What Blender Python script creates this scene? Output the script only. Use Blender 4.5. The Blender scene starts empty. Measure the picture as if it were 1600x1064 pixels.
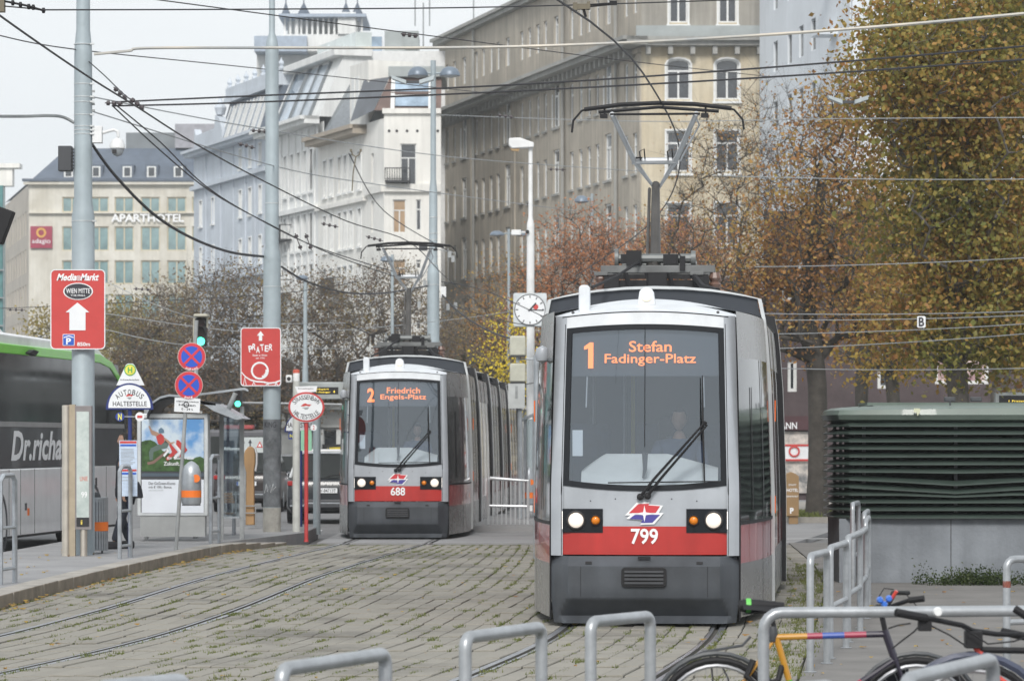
import bpy, math, random
import numpy as np
from mathutils import Vector, Matrix
R = math.radians
random.seed(7)
rng = np.random.default_rng(11)
SC = bpy.context.scene
COL = SC.collection

# ------------------------------------------------------------------ camera, sky, sun, exposure
EYE, FPX, HOR = 1.78, 5200.0, 688.0            # eye height, focal length and horizon in photo pixels
cam_d = bpy.data.cameras.new('camera'); cam = bpy.data.objects.new('camera', cam_d); COL.objects.link(cam)
cam.location = (0, 0, EYE); cam.rotation_euler = (R(90), 0, 0)
cam_d.sensor_width = 36; cam_d.lens = FPX / 1600 * 36; cam_d.shift_y = (HOR - 532) / 1600
cam_d.clip_end = 2500; cam_d.clip_start = 1
cam_d.dof.use_dof = True; cam_d.dof.focus_distance = 33; cam_d.dof.aperture_fstop = 6.6
SC.camera = cam
SC.view_settings.view_transform = 'Standard'; SC.view_settings.look = 'None'
SC.cycles.volume_bounces = 3
SC.view_settings.exposure = 0.33; SC.view_settings.gamma = 1; SC.view_settings.use_curve_mapping = False

world = bpy.data.worlds.new('World'); SC.world = world; world.use_nodes = True
wn = world.node_tree; wn.nodes.clear()
SUN_EL, SUN_AZ = R(40), R(186)
sky = wn.nodes.new('ShaderNodeTexSky'); sky.sky_type = 'NISHITA'; sky.sun_disc = False
sky.sun_elevation = SUN_EL; sky.sun_rotation = SUN_AZ; sky.air_density = 1.4; sky.dust_density = 4; sky.ozone_density = 1
skym = wn.nodes.new('ShaderNodeVectorMath'); skym.operation = 'SCALE'; skym.inputs['Scale'].default_value = 0.10
wn.links.new(sky.outputs[0], skym.inputs[0])
tc = wn.nodes.new('ShaderNodeTexCoord'); mp = wn.nodes.new('ShaderNodeMapping'); mp.inputs['Scale'].default_value = (1, 1, 3)
nz = wn.nodes.new('ShaderNodeTexNoise'); nz.inputs['Scale'].default_value = 1.6; nz.inputs['Detail'].default_value = 5
wn.links.new(tc.outputs['Generated'], mp.inputs[0]); wn.links.new(mp.outputs[0], nz.inputs['Vector'])
cr = wn.nodes.new('ShaderNodeValToRGB')
cr.color_ramp.elements[0].position = .3; cr.color_ramp.elements[0].color = (.66, .705, .745, 1)
cr.color_ramp.elements[1].position = .7; cr.color_ramp.elements[1].color = (.79, .815, .835, 1)
wn.links.new(nz.outputs['Fac'], cr.inputs[0])
mx = wn.nodes.new('ShaderNodeMix'); mx.data_type = 'RGBA'; mx.inputs['Factor'].default_value = .93
wn.links.new(skym.outputs[0], mx.inputs[6]); wn.links.new(cr.outputs[0], mx.inputs[7])
bg = wn.nodes.new('ShaderNodeBackground'); bg.inputs[1].default_value = 1.0
wo = wn.nodes.new('ShaderNodeOutputWorld')
wn.links.new(mx.outputs[2], bg.inputs[0]); wn.links.new(bg.outputs[0], wo.inputs[0])

sd = bpy.data.lights.new('sun', 'SUN'); sun = bpy.data.objects.new('sun', sd); COL.objects.link(sun)
sd.energy = 2.1; sd.angle = R(16); sd.color = (1, .965, .92)
# the sun stands behind the camera, slightly to the left, high behind thin cloud
sun.rotation_euler = (R(90) - SUN_EL, 0, R(-6)); sun.location = (-4, -20, 40)

# ------------------------------------------------------------------ helpers
def PX(px, Y): return (px - 800) * Y / FPX
def PZ(py, Y): return EYE + (HOR - py) * Y / FPX
def W(px, py, Y): return Vector((PX(px, Y), Y, PZ(py, Y)))
def YG(py, z=0.0): return FPX * (EYE - z) / (py - HOR)

MATS = {}
def mat(name, c, r=.6, m=0.0, var=.12, scale=3.0, bump=0.0, bscale=None, c2=None, spec=.5, coat=0.0, emit=None, world=False, streak=0.0, alpha=None, stretch=(1, 1, 1), lo=.35, hi=.65):
    if name in MATS: return MATS[name]
    M = bpy.data.materials.new(name); M.use_nodes = True; t = M.node_tree; N = t.nodes; L = t.links
    b = N['Principled BSDF']; b.inputs['Roughness'].default_value = r; b.inputs['Metallic'].default_value = m
    b.inputs['Specular IOR Level'].default_value = spec; b.inputs['Coat Weight'].default_value = coat
    b.inputs['Base Color'].default_value = (*c, 1)
    if emit:
        b.inputs['Emission Color'].default_value = (*emit[0], 1); b.inputs['Emission Strength'].default_value = emit[1]
    if var or c2 or bump or streak:
        if world: src = N.new('ShaderNodeNewGeometry').outputs['Position']
        else: src = N.new('ShaderNodeTexCoord').outputs['Object']
        mpn = N.new('ShaderNodeMapping'); mpn.inputs['Scale'].default_value = stretch; L.new(src, mpn.inputs[0]); src = mpn.outputs[0]
    if var or c2:
        n = N.new('ShaderNodeTexNoise'); n.inputs['Scale'].default_value = scale; n.inputs['Detail'].default_value = 6; n.inputs['Roughness'].default_value = .65
        L.new(src, n.inputs['Vector'])
        q = N.new('ShaderNodeValToRGB'); L.new(n.outputs['Fac'], q.inputs[0])
        q.color_ramp.elements[0].position = lo; q.color_ramp.elements[1].position = hi
        a = c; d = c2 if c2 else c
        q.color_ramp.elements[0].color = (*[x * (1 - var) for x in a], 1); q.color_ramp.elements[1].color = (*[min(1, x * (1 + var)) for x in d], 1)
        out = q.outputs[0]
        if streak:
            sm = N.new('ShaderNodeMapping'); sm.inputs['Scale'].default_value = (6, 6, .35); L.new(src, sm.inputs[0])
            s = N.new('ShaderNodeTexNoise'); s.inputs['Scale'].default_value = .6; s.inputs['Detail'].default_value = 5; L.new(sm.outputs[0], s.inputs['Vector'])
            sr = N.new('ShaderNodeMapRange'); sr.inputs['From Min'].default_value = .35; sr.inputs['From Max'].default_value = .7
            sr.inputs['To Min'].default_value = 1; sr.inputs['To Max'].default_value = 1 - streak; L.new(s.outputs['Fac'], sr.inputs['Value'])
            mm = N.new('ShaderNodeVectorMath'); mm.operation = 'SCALE'; L.new(out, mm.inputs[0]); L.new(sr.outputs[0], mm.inputs['Scale']); out = mm.outputs[0]
        L.new(out, b.inputs['Base Color'])
        rr = N.new('ShaderNodeMapRange'); rr.inputs['To Min'].default_value = max(.02, r - .08); rr.inputs['To Max'].default_value = min(1, r + .1)
        L.new(n.outputs['Fac'], rr.inputs['Value']); L.new(rr.outputs[0], b.inputs['Roughness'])
    if bump:
        n2 = N.new('ShaderNodeTexNoise'); n2.inputs['Scale'].default_value = bscale or scale * 6; n2.inputs['Detail'].default_value = 4; L.new(src, n2.inputs['Vector'])
        bm = N.new('ShaderNodeBump'); bm.inputs['Strength'].default_value = bump; bm.inputs['Distance'].default_value = .02; L.new(n2.outputs['Fac'], bm.inputs['Height']); L.new(bm.outputs[0], b.inputs['Normal'])
    MATS[name] = M; return M

def glassmat(name, tint=(.6, .65, .68), refl=.16, r=.02, dirt=.06):
    """thin see-through sheet: tinted transparency plus a mirror layer that grows towards grazing"""
    if name in MATS: return MATS[name]
    M = bpy.data.materials.new(name); M.use_nodes = True; t = M.node_tree; N = t.nodes; L = t.links; N.clear()
    o = N.new('ShaderNodeOutputMaterial'); tr = N.new('ShaderNodeBsdfTransparent'); tr.inputs[0].default_value = (*tint, 1)
    g = N.new('ShaderNodeBsdfGlossy'); g.inputs['Roughness'].default_value = r; g.inputs[0].default_value = (.82, .91, 1, 1)
    f = N.new('ShaderNodeLayerWeight'); f.inputs[0].default_value = .35
    mr = N.new('ShaderNodeMapRange'); mr.inputs['To Min'].default_value = refl; mr.inputs['To Max'].default_value = .9
    L.new(f.outputs['Fresnel'], mr.inputs['Value']); x = N.new('ShaderNodeMixShader')
    L.new(mr.outputs[0], x.inputs[0]); L.new(tr.outputs[0], x.inputs[1]); L.new(g.outputs[0], x.inputs[2])
    df = N.new('ShaderNodeBsdfDiffuse'); df.inputs[0].default_value = (.35, .37, .38, 1); y = N.new('ShaderNodeMixShader'); y.inputs[0].default_value = dirt
    L.new(x.outputs[0], y.inputs[1]); L.new(df.outputs[0], y.inputs[2]); L.new(y.outputs[0], o.inputs[0])
    MATS[name] = M; return M

def leafmat(name, cols, scale=.35):
    """leaves: each leaf its own tone, whole sprays drift between the listed colours"""
    if name in MATS: return MATS[name]
    M = bpy.data.materials.new(name); M.use_nodes = True; t = M.node_tree; N = t.nodes; L = t.links
    b = N['Principled BSDF']; b.inputs['Roughness'].default_value = .55; b.inputs['Specular IOR Level'].default_value = .3
    geo = N.new('ShaderNodeNewGeometry'); tcn = N.new('ShaderNodeTexCoord')
    n = N.new('ShaderNodeTexNoise'); n.inputs['Scale'].default_value = scale; n.inputs['Detail'].default_value = 3; L.new(tcn.outputs['Object'], n.inputs['Vector'])
    a = N.new('ShaderNodeMath'); a.operation = 'MULTIPLY_ADD'; a.inputs[1].default_value = .5; L.new(geo.outputs['Random Per Island'], a.inputs[0])
    s = N.new('ShaderNodeMath'); s.operation = 'MULTIPLY_ADD'; s.inputs[1].default_value = 1.6; s.inputs[2].default_value = -.55; L.new(n.outputs['Fac'], s.inputs[0])
    L.new(s.outputs[0], a.inputs[2]); q = N.new('ShaderNodeValToRGB'); L.new(a.outputs[0], q.inputs[0])
    el = q.color_ramp.elements
    while len(el) < len(cols): el.new(.5)
    for i, c in enumerate(cols): el[i].position = i / (len(cols) - 1); el[i].color = (*c, 1)
    L.new(q.outputs[0], b.inputs['Base Color'])
    tl = N.new('ShaderNodeBsdfTranslucent'); L.new(q.outputs[0], tl.inputs[0]); x = N.new('ShaderNodeMixShader'); x.inputs[0].default_value = .3
    L.new(b.outputs[0], x.inputs[1]); L.new(tl.outputs[0], x.inputs[2]); L.new(x.outputs[0], N['Material Output'].inputs[0])
    MATS[name] = M; return M

def frame_rows(axis):
    """three axes (u, v, w) with w along the given direction"""
    w = axis.normalized(); a = Vector((0, 0, 1)) if abs(w.z) < .9 else Vector((1, 0, 0))
    u = a.cross(w).normalized(); return u, w.cross(u), w

def link(name, me, material=None, parent=None, loc=(0, 0, 0), rz=0):
    o = bpy.data.objects.new(name, me); COL.objects.link(o)
    if material is not None and me is not None and not me.materials: me.materials.append(material)
    o.location = loc; o.rotation_euler = (0, 0, rz); o.parent = parent; return o

class MB:
    def __init__(s): s.v = []; s.f = []
    def add(s, vs, fs):
        k = len(s.v); s.v.extend([tuple(p) for p in vs]); s.f.extend([tuple(i + k for i in f) for f in fs]); return s
    def box(s, x0, x1, y0, y1, z0, z1, M=None):
        vs = [Vector((x, y, z)) for z in (z0, z1) for y in (y0, y1) for x in (x0, x1)]
        if M is not None: vs = [M @ p for p in vs]
        return s.add(vs, [(0, 2, 3, 1), (4, 5, 7, 6), (0, 1, 5, 4), (2, 6, 7, 3), (0, 4, 6, 2), (1, 3, 7, 5)])
    def tube(s, pts, r, n=8, caps=True):
        pts = [Vector(p) for p in pts]; rs = r if isinstance(r, (list, tuple)) else [r] * len(pts); vs = []; fs = []; u = None
        for i, p in enumerate(pts):
            a = pts[max(0, i - 1)]; b = pts[min(len(pts) - 1, i + 1)]; d = (b - a)
            d = d.normalized() if d.length > 1e-9 else Vector((0, 0, 1))
            if u is None: u = frame_rows(d)[0]
            u = (u - d * u.dot(d)); u = u.normalized() if u.length > 1e-6 else frame_rows(d)[0]; w = d.cross(u)
            for k in range(n):
                t = 2 * math.pi * k / n; vs.append(p + (u * math.cos(t) + w * math.sin(t)) * rs[i])
        for i in range(len(pts) - 1):
            for k in range(n):
                a = i * n + k; b = i * n + (k + 1) % n; fs.append((a, b, b + n, a + n))
        if caps: fs.append(tuple(range(n - 1, -1, -1))); fs.append(tuple((len(pts) - 1) * n + k for k in range(n)))
        return s.add(vs, fs)
    def lathe(s, prof, c=(0, 0, 0), n=16, M=None):
        vs = []; fs = []; c = Vector(c)
        for r, z in prof:
            for k in range(n):
                t = 2 * math.pi * k / n; p = Vector((r * math.cos(t), r * math.sin(t), z)); vs.append(c + (M @ p if M is not None else p))
        for i in range(len(prof) - 1):
            for k in range(n):
                a = i * n + k; b = i * n + (k + 1) % n; fs.append((a, b, b + n, a + n))
        fs.append(tuple(range(n - 1, -1, -1))); fs.append(tuple((len(prof) - 1) * n + k for k in range(n)))
        return s.add(vs, fs)
    def prism(s, poly, y0, y1):
        """outline in x-z pulled from y0 (towards the viewer) to y1"""
        n = len(poly); vs = [(x, y0, z) for x, z in poly] + [(x, y1, z) for x, z in poly]
        fs = [tuple(range(n)), tuple(range(2 * n - 1, n - 1, -1))] + [(i, i + n, (i + 1) % n + n, (i + 1) % n) for i in range(n)]
        return s.add(vs, fs)
    def slab(s, poly, z0, z1):
        n = len(poly); vs = [(x, y, z0) for x, y in poly] + [(x, y, z1) for x, y in poly]
        fs = [tuple(range(n - 1, -1, -1)), tuple(range(n, 2 * n))] + [(i, (i + 1) % n, (i + 1) % n + n, i + n) for i in range(n)]
        return s.add(vs, fs)
    def sheet(s, fn, nu, nv):
        vs = [fn(i / nu, j / nv) for j in range(nv + 1) for i in range(nu + 1)]
        fs = [(j * (nu + 1) + i, j * (nu + 1) + i + 1, (j + 1) * (nu + 1) + i + 1, (j + 1) * (nu + 1) + i) for j in range(nv) for i in range(nu)]
        return s.add(vs, fs)
    def mesh(s, name, smooth=True, ang=32):
        me = bpy.data.meshes.new(name); me.from_pydata([tuple(p) for p in s.v], [], s.f); me.update()
        if smooth:
            me.polygons.foreach_set('use_smooth', [True] * len(me.polygons)); me.set_sharp_from_angle(angle=R(ang))
        return me
    def build(s, name, material, parent=None, bevel=0, loc=(0, 0, 0), rz=0, smooth=True):
        o = link(name, s.mesh(name, smooth), material, parent, loc, rz)
        if bevel:
            m = o.modifiers.new('bevel', 'BEVEL'); m.width = bevel; m.segments = 2; m.limit_method = 'ANGLE'; m.angle_limit = R(40)
        return o

def npmesh(name, V, F, k=4, smooth=False):
    me = bpy.data.meshes.new(name); V = np.asarray(V, np.float32); F = np.asarray(F, np.int32).reshape(-1, k)
    me.vertices.add(len(V)); me.vertices.foreach_set('co', V.ravel()); me.loops.add(F.size); me.loops.foreach_set('vertex_index', F.ravel())
    me.polygons.add(len(F)); me.polygons.foreach_set('loop_start', np.arange(0, F.size, k, dtype=np.int32)); me.update(calc_edges=True); me.validate()
    if smooth: me.polygons.foreach_set('use_smooth', np.ones(len(F), bool))
    return me

def tag(o, label=None, cat=None, group=None, kind=None):
    if label: o['label'] = label
    if cat: o['category'] = cat
    if group: o['group'] = group
    if kind: o['kind'] = kind
    return o
def thing(name, label, cat, loc=(0, 0, 0), rz=0, group=None):
    o = bpy.data.objects.new(name, None); COL.objects.link(o); o.location = loc; o.rotation_euler = (0, 0, rz); o.empty_display_size = .2
    return tag(o, label, cat, group)
KIDS = {}
def copy_tree(o, label=None, loc=None, rz=None, parent=None):
    c = o.copy(); COL.objects.link(c); c.parent = parent
    if label: c['label'] = label
    if loc is not None: c.location = loc
    if rz is not None: c.rotation_euler = (0, 0, rz)
    for ch in o.children: copy_tree(ch, parent=c)
    return c

_fc = {}
def text_geo(txt, shear=0, off=0.0):
    key = (txt, shear, off)
    if key not in _fc:
        cu = bpy.data.curves.new('lettering', 'FONT'); cu.body = txt; cu.size = 1; cu.shear = shear; cu.offset = off; cu.extrude = 0; cu.resolution_u = 3; cu.fill_mode = 'FRONT'
        ob = bpy.data.objects.new('lettering', cu); COL.objects.link(ob)
        dg = bpy.context.evaluated_depsgraph_get(); dg.update(); me = bpy.data.meshes.new_from_object(ob.evaluated_get(dg))
        v = np.array([p.co[:] for p in me.vertices]).reshape(-1, 3); f = [tuple(p.vertices) for p in me.polygons]
        bpy.data.objects.remove(ob); bpy.data.curves.remove(cu); bpy.data.meshes.remove(me); _fc[key] = (v, f)
    return _fc[key]
def text_mb(mb, txt, cx, cz, w, h, y=0, shear=0, off=.012, ang=0):
    """flat lettering standing in the x-z plane facing -y, fitted to width w and height h round its centre"""
    v, f = text_geo(txt, shear, off)
    if not len(v): return mb
    x = v[:, 0]; z = v[:, 1]; x0, x1, z0, z1 = x.min(), x.max(), z.min(), z.max()
    sx = w / (x1 - x0) if w else None; sz = h / (z1 - z0) if h else sx
    if sx is None: sx = sz
    X = (x - (x0 + x1) / 2) * sx; Z = (z - (z0 + z1) / 2) * sz
    c, s = math.cos(ang), math.sin(ang)
    return mb.add([(cx + a * c - b * s, y, cz + a * s + b * c) for a, b in zip(X, Z)], f)
def text(txt, cx, cz, w, h, y, material, parent, name='lettering', **k):
    return text_mb(MB(), txt, cx, cz, w, h, y, **k).build(name, material, parent, smooth=False)
def arc_text(mb, txt, cx, cz, r, h, a0, a1, y, inner=False, wch=.6):
    n = len(txt)
    for i, ch in enumerate(txt):
        a = a0 + (a1 - a0) * i / (n - 1)
        if ch == ' ': continue
        w = h * wch * (.35 if ch == 'I' else 1)
        text_mb(mb, ch, cx + r * math.cos(a), cz + r * math.sin(a), w, h, y, ang=a - math.pi / 2 if not inner else a + math.pi / 2)
    return mb
def disc(cx, cz, r, n=28, sx=1.0): return [(cx + r * sx * math.cos(2 * math.pi * k / n), cz + r * math.sin(2 * math.pi * k / n)) for k in range(n)]
def rrect(x0, x1, z0, z1, r, n=4):
    p = []
    for cx, cz, a in ((x1 - r, z0 + r, -90), (x1 - r, z1 - r, 0), (x0 + r, z1 - r, 90), (x0 + r, z0 + r, 180)):
        for k in range(n + 1): t = R(a + 90 * k / n); p.append((cx + r * math.cos(t), cz + r * math.sin(t)))
    return p
_sm = {}
def interp(tab, y):
    k = id(tab)
    if k not in _sm:      # smooth the surveyed polyline into a flowing curve
        g_ = np.arange(0, 131, .5); v = np.interp(g_, [a for a, b in tab], [b for a, b in tab]); w = np.hanning(15); w /= w.sum()
        _sm[k] = (g_, np.convolve(np.pad(v, 7, 'reflect', reflect_type='odd'), w, 'valid'))
    return float(np.interp(y, *_sm[k]))
# ------------------------------------------------------------------ common materials
asphalt = mat('asphalt', (.18, .173, .165), .9, var=.16, scale=1.2, bump=.3, bscale=60, world=True)
asphalt_road = mat('road_asphalt', (.17, .17, .172), .85, var=.14, scale=.8, bump=.3, bscale=60, world=True)
pave_m = mat('platform_asphalt', (.27, .27, .275), .85, var=.13, scale=1.0, bump=.25, bscale=50, world=True)
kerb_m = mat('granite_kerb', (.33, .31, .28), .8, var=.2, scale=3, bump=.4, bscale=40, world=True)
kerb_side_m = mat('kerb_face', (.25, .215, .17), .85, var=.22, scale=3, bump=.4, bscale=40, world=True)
paver_m = mat('concrete_paver', (.165, .155, .135), .85, var=.10, scale=.38, c2=(.235, .222, .193), bump=.5, bscale=30, world=True, lo=.34, hi=.5)
def tone_per_object(M, amt):
    t = M.node_tree; b = t.nodes['Principled BSDF']; src = b.inputs['Base Color'].links[0].from_socket
    n = t.nodes.new('ShaderNodeTexWhiteNoise'); n.noise_dimensions = '2D'; g = t.nodes.new('ShaderNodeNewGeometry'); sn = t.nodes.new('ShaderNodeMath'); sn.operation = 'ADD'
    sc = t.nodes.new('ShaderNodeMapRange'); sc.inputs['To Min'].default_value = 1 - amt; sc.inputs['To Max'].default_value = 1 + amt; t.links.new(g.outputs['Random Per Island'], sc.inputs['Value'])
    oi = t.nodes.new('ShaderNodeObjectInfo'); sc2 = t.nodes.new('ShaderNodeMapRange'); sc2.inputs['To Min'].default_value = 1 - amt; sc2.inputs['To Max'].default_value = 1 + amt; t.links.new(oi.outputs['Random'], sc2.inputs['Value'])
    m = t.nodes.new('ShaderNodeMath'); m.operation = 'MULTIPLY'; t.links.new(sc.outputs[0], m.inputs[0]); t.links.new(sc2.outputs[0], m.inputs[1])
    v = t.nodes.new('ShaderNodeVectorMath'); v.operation = 'SCALE'; t.links.new(src, v.inputs[0]); t.links.new(m.outputs[0], v.inputs['Scale']); t.links.new(v.outputs[0], b.inputs['Base Color'])
tone_per_object(paver_m, .06)
moss_m = mat('joint_soil', (.085, .085, .05), .95, var=.3, scale=6, world=True)
rail_m = mat('rail_steel', (.36, .37, .39), .38, m=.9, var=.15, scale=4, world=True)
groove_m = mat('rail_groove', (.08, .075, .065), .9, world=True)
grass_m = leafmat('grass_blades', [(.10, .13, .035), (.15, .175, .05), (.20, .20, .07)], 1.5)
galv = mat('galvanised_steel', (.40, .43, .46), .42, m=.55, var=.16, scale=6, bump=.08)
galv_dull = mat('dull_grey_steel', (.33, .345, .35), .6, m=.3, var=.18, scale=5)
pole_m = mat('painted_pole', (.36, .42, .45), .5, m=.1, var=.10, scale=2.0, streak=.15)
white_p = mat('white_paint', (.74, .75, .75), .45, var=.08)
black_p = mat('black_plastic', (.02, .02, .023), .5)
dark_p = mat('dark_grey_plastic', (.055, .058, .065), .5)
red_p = mat('red_sign_paint', (.55, .055, .05), .5, var=.06)
blue_p = mat('blue_sign_paint', (.02, .10, .50), .5, var=.06)
navy_p = mat('navy_paint', (.015, .03, .16), .45, var=.05)
sign_w = mat('sign_white', (.78, .80, .82), .45, var=.05)
letter_b = mat('black_lettering', (.03, .03, .04), .6, var=0)
letter_w = mat('white_lettering', (.85, .86, .87), .5, var=0)
orange_p = mat('orange_stripe', (.85, .19, .02), .5, var=.05)
wood_m = mat('weathered_wood', (.36, .20, .085), .6, var=.22, scale=8, stretch=(1, 1, .2))

# ------------------------------------------------------------------ ground
C1 = [(15, -1.3), (20, -.45), (24.6, .3), (27.2, .7), (29.1, 1.0), (31.9, 1.27), (35.1, 1.507), (40.7, 2.09), (46.3, 2.3), (52, 2.32), (57.6, 2.2), (63, 1.9), (72, 1.3), (110, -1.5)]
C2 = [(15, -6.6), (20, -5.6), (26.6, -4.45), (29.95, -3.96), (33, -3.74), (35.4, -3.58), (43, -3.28), (49, -2.88), (57, -2.22), (60, -2.07), (63.3, -2.02), (69, -1.9), (74.5, -1.7), (80, -1.5), (86, -1.3), (95, -.9), (110, 0)]
KB = [(15, -5.9), (25, -5.75), (35.2, -5.41), (39.7, -5.3), (45.8, -4.97), (50, -4.7), (53.8, -4.4), (57, -3.75), (60, -3.6)]
RB = [(15, 1.05), (24.6, 2.1), (39.9, 3.76), (48, 4.35), (60, 4.9)]
mb = MB(); mb.add([(-1500, -60, -.1), (1500, -60, -.1), (1500, 2300, -.1), (-1500, 2300, -.1)], [(0, 1, 2, 3)])
tag(mb.build('ground', asphalt_road), kind='structure')
ys = list(np.arange(14, 58.01, 1.0))
# soil bed under the pavers
mb = MB(); mb.slab([(interp(KB, y), y) for y in ys] + [(interp(RB, y), y) for y in reversed(ys)], -.095, -.035)
bed = tag(mb.build('track_bed', moss_m), kind='structure')
# platform on the left, flush into the stop beyond
mb = MB(); kb2 = [(interp(KB, y) - .32, y) for y in ys if y < 57]
mb.slab(kb2 + [(-3.7, 59.5), (-3.7, 63.5), (-7.0, 63.5), (-7.55, 48), (-7.9, 30), (-8, 14)], -.09, .135)
tag(mb.build('platform_pavement', pave_m), kind='structure')
mb = MB(); mb.slab([(-3.4, 58.0), (4.9, 58.0), (9, 80), (9, 100), (-2.9, 100)], -.09, -.004)
tag(mb.build('crossing_pavement', pave_m), kind='structure')
# kerb stones, each its own
kerb = tag(link('left_kerb', None), kind='structure'); y = 15.0
kerb = bpy.data.objects['left_kerb']
while y < 56.2:
    L_ = min(1.0, 56.9 - y); p = [(interp(KB, y + .008), y + .008), (interp(KB, y + L_ - .008), y + L_ - .008)]
    h = .14 if y < 52.5 else .14 - .13 * (y - 52.5) / 4.5
    j = random.uniform(-.006, .006)
    mb = MB(); mb.slab([(p[0][0] + j, p[0][1]), (p[1][0] + j, p[1][1]), (p[1][0] - .31, p[1][1]), (p[0][0] - .31, p[0][1])], -.09, h + random.uniform(0, .006))
    o = mb.build('kerb_stone', kerb_m, kerb, bevel=.012); y += L_
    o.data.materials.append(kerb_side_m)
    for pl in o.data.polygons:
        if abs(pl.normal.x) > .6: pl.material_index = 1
# right asphalt apron and the street beyond
mb = MB(); mb.slab([(interp(RB, y) + .02, y) for y in ys] + [(30, 58), (30, 14)], -.09, -.002)
tag(mb.build('right_pavement', asphalt), kind='structure')
# pavers following both tracks
def lat(y):
    k, r = interp(KB, y), interp(RB, y); a, b = interp(C2, y), interp(C1, y)
    return [k + .02, a - .80, a - .65, a + .65, a + .80, b - .80, b - .65, b + .65, b + .80, r]
L35 = lat(36)
cells = []
for i in range(0, 9, 1):
    if i in (1, 3, 5, 7): continue
    n = max(1, round((L35[i + 1] - L35[i]) / .20)); cells.append((i, n))
ROW = 1.02; pav = []; jw = {}
for r_ in range(int((57.5 - 16) / ROW)):
    y0 = 16 + r_ * ROW; y1 = y0 + ROW
    A, B = lat(y0), lat(y1)
    for i, n in cells:
        for c in range(n):
            f0, f1 = c / n, (c + 1) / n
            q = [(A[i] + (A[i + 1] - A[i]) * f0, y0), (A[i] + (A[i + 1] - A[i]) * f1, y0), (B[i] + (B[i + 1] - B[i]) * f1, y1), (B[i] + (B[i + 1] - B[i]) * f0, y1)]
            if q[1][0] - q[0][0] < .08: continue
            pav.append(q); jw[id(q)] = .012 if i == 2 else (.010 if c % 5 == 0 else .0035)
def px_of(q): return 800 + FPX * ((q[0][0] + q[1][0]) / 2) / q[0][1]
def seen(q):
    return 23.2 < q[0][1] and -10 < px_of(q) < 1610 and not (q[0][1] > 30.6 and 850 < px_of(q) < 1215)
ranked = sorted([q for q in pav if seen(q)], key=lambda q: q[0][1]); big = ranked[:300]; bigset = set(map(id, big))
def paver_geo(q, dz, tz):
    g = jw[id(q)]; gy = .058; b = .004; (x0, y0), (x1, _), (x2, y2), (x3, _) = q
    o = [(x0 + g, y0 + gy), (x1 - g, y0 + gy), (x2 - g, y2 - gy), (x3 + g, y2 - gy)]
    t = [(x0 + g + b, y0 + gy + b), (x1 - g - b, y0 + gy + b), (x2 - g - b, y2 - gy - b), (x3 + g + b, y2 - gy - b)]
    v = [(x, yy, -.04) for x, yy in o] + [(x, yy, -.006 + dz) for x, yy in o] + [(x, yy, dz + (tz if i in (1, 2) else -tz)) for i, (x, yy) in enumerate(t)]
    f = [(8, 9, 10, 11)] + [(i, (i + 1) % 4, (i + 1) % 4 + 4, i + 4) for i in range(4)] + [(i + 4, (i + 1) % 4 + 4, (i + 1) % 4 + 8, i + 8) for i in range(4)]
    return v, f
rest = MB()
for q in pav:
    v, f = paver_geo(q, random.uniform(-.008, .004), random.uniform(-.003, .003))
    if id(q) in bigset: MB().add(v, f).build('paver', paver_m, bed, smooth=False)
    else: rest.add(v, f)
tag(rest.build('paver_field', paver_m, bed, smooth=False), kind='stuff')
# grooved rails
for C in (C1, C2):
    for sgn in (-1, 1):
        mb = MB(); g = MB(); n = 0; prof = [(-.075, -.09), (-.075, -.004), (-.018, -.004), (-.012, -.03), (.024, -.03), (.028, -.004), (.06, -.004), (.06, -.09)]
        yr = [y for y in np.arange(15, 110, 1.0)]
        vs = []
        for y in yr:
            x = interp(C, y) + sgn * .7175
            vs += [(x - sgn * a, y, z) for a, z in prof]
        k = len(prof); fs = [(i * k + j, i * k + j + 1, (i + 1) * k + j + 1, (i + 1) * k + j) for i in range(len(yr) - 1) for j in range(k - 1)]
        mb.add(vs, fs); o = mb.build('rail', rail_m, None, smooth=False); tag(o, kind='structure'); o.data.materials.append(groove_m)
        for pl in o.data.polygons:
            if pl.index % (k - 1) in (2, 3, 4): pl.material_index = 1
# grass growing in the joints
def blades(P, hmin, hmax, w, n_each, spread):
    P = np.repeat(np.asarray(P, float), n_each, 0); N = len(P)
    P[:, :2] += rng.normal(0, spread, (N, 2)) * np.array([1, 1]); h = rng.uniform(hmin, hmax, N); a = rng.uniform(0, 6.28, N)
    d = np.stack([np.cos(a), np.sin(a), np.zeros(N)], 1) * w; lean = rng.normal(0, .45, (N, 2)) * h[:, None]
    tip = P.copy(); tip[:, :2] += lean; tip[:, 2] += h
    V = np.stack([P - d, P + d, tip], 1).reshape(-1, 3); return V, np.arange(len(V)).reshape(-1, 3)
pts = []
from mathutils import noise
for q in pav:
    if q[0][1] < 22 or q[0][1] > 56: continue
    x0, y0 = q[0]; x3, y3 = q[3]
    nv = noise.noise(Vector((x0 * .55, y0 * .16, 3.1))) + .45 * noise.noise(Vector((x0 * 2.3, y0 * .9, 1)))
    dens = .58 + nv * 1.3
    if jw[id(q)] == .012: dens -= .22
    if jw[id(q)] == .010: dens += .35
    if abs(x0 - interp(C1, y0)) < .7: dens += .2
    if x0 > interp(C1, y0) + 1.0: dens += .5
    if x0 - interp(KB, y0) < .5: dens += .15
    if random.random() < dens:
        n_ = random.randint(5, 12); c_ = random.uniform(.3, .7)
        for t in range(n_): u = min(.97, max(.03, random.gauss(c_, .16 if jw[id(q)] < .01 else .3))); pts.append((x0 + (x3 - x0) * u, y0 + (y3 - y0) * u, -.02))
V, F = blades(pts, .012, .038, .009, 9, .020)
tag(link('joint_grass', npmesh('joint_grass', V, F, 3), grass_m), 'short green grass growing in the joints of the tram track paving', 'grass', kind='stuff')
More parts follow.
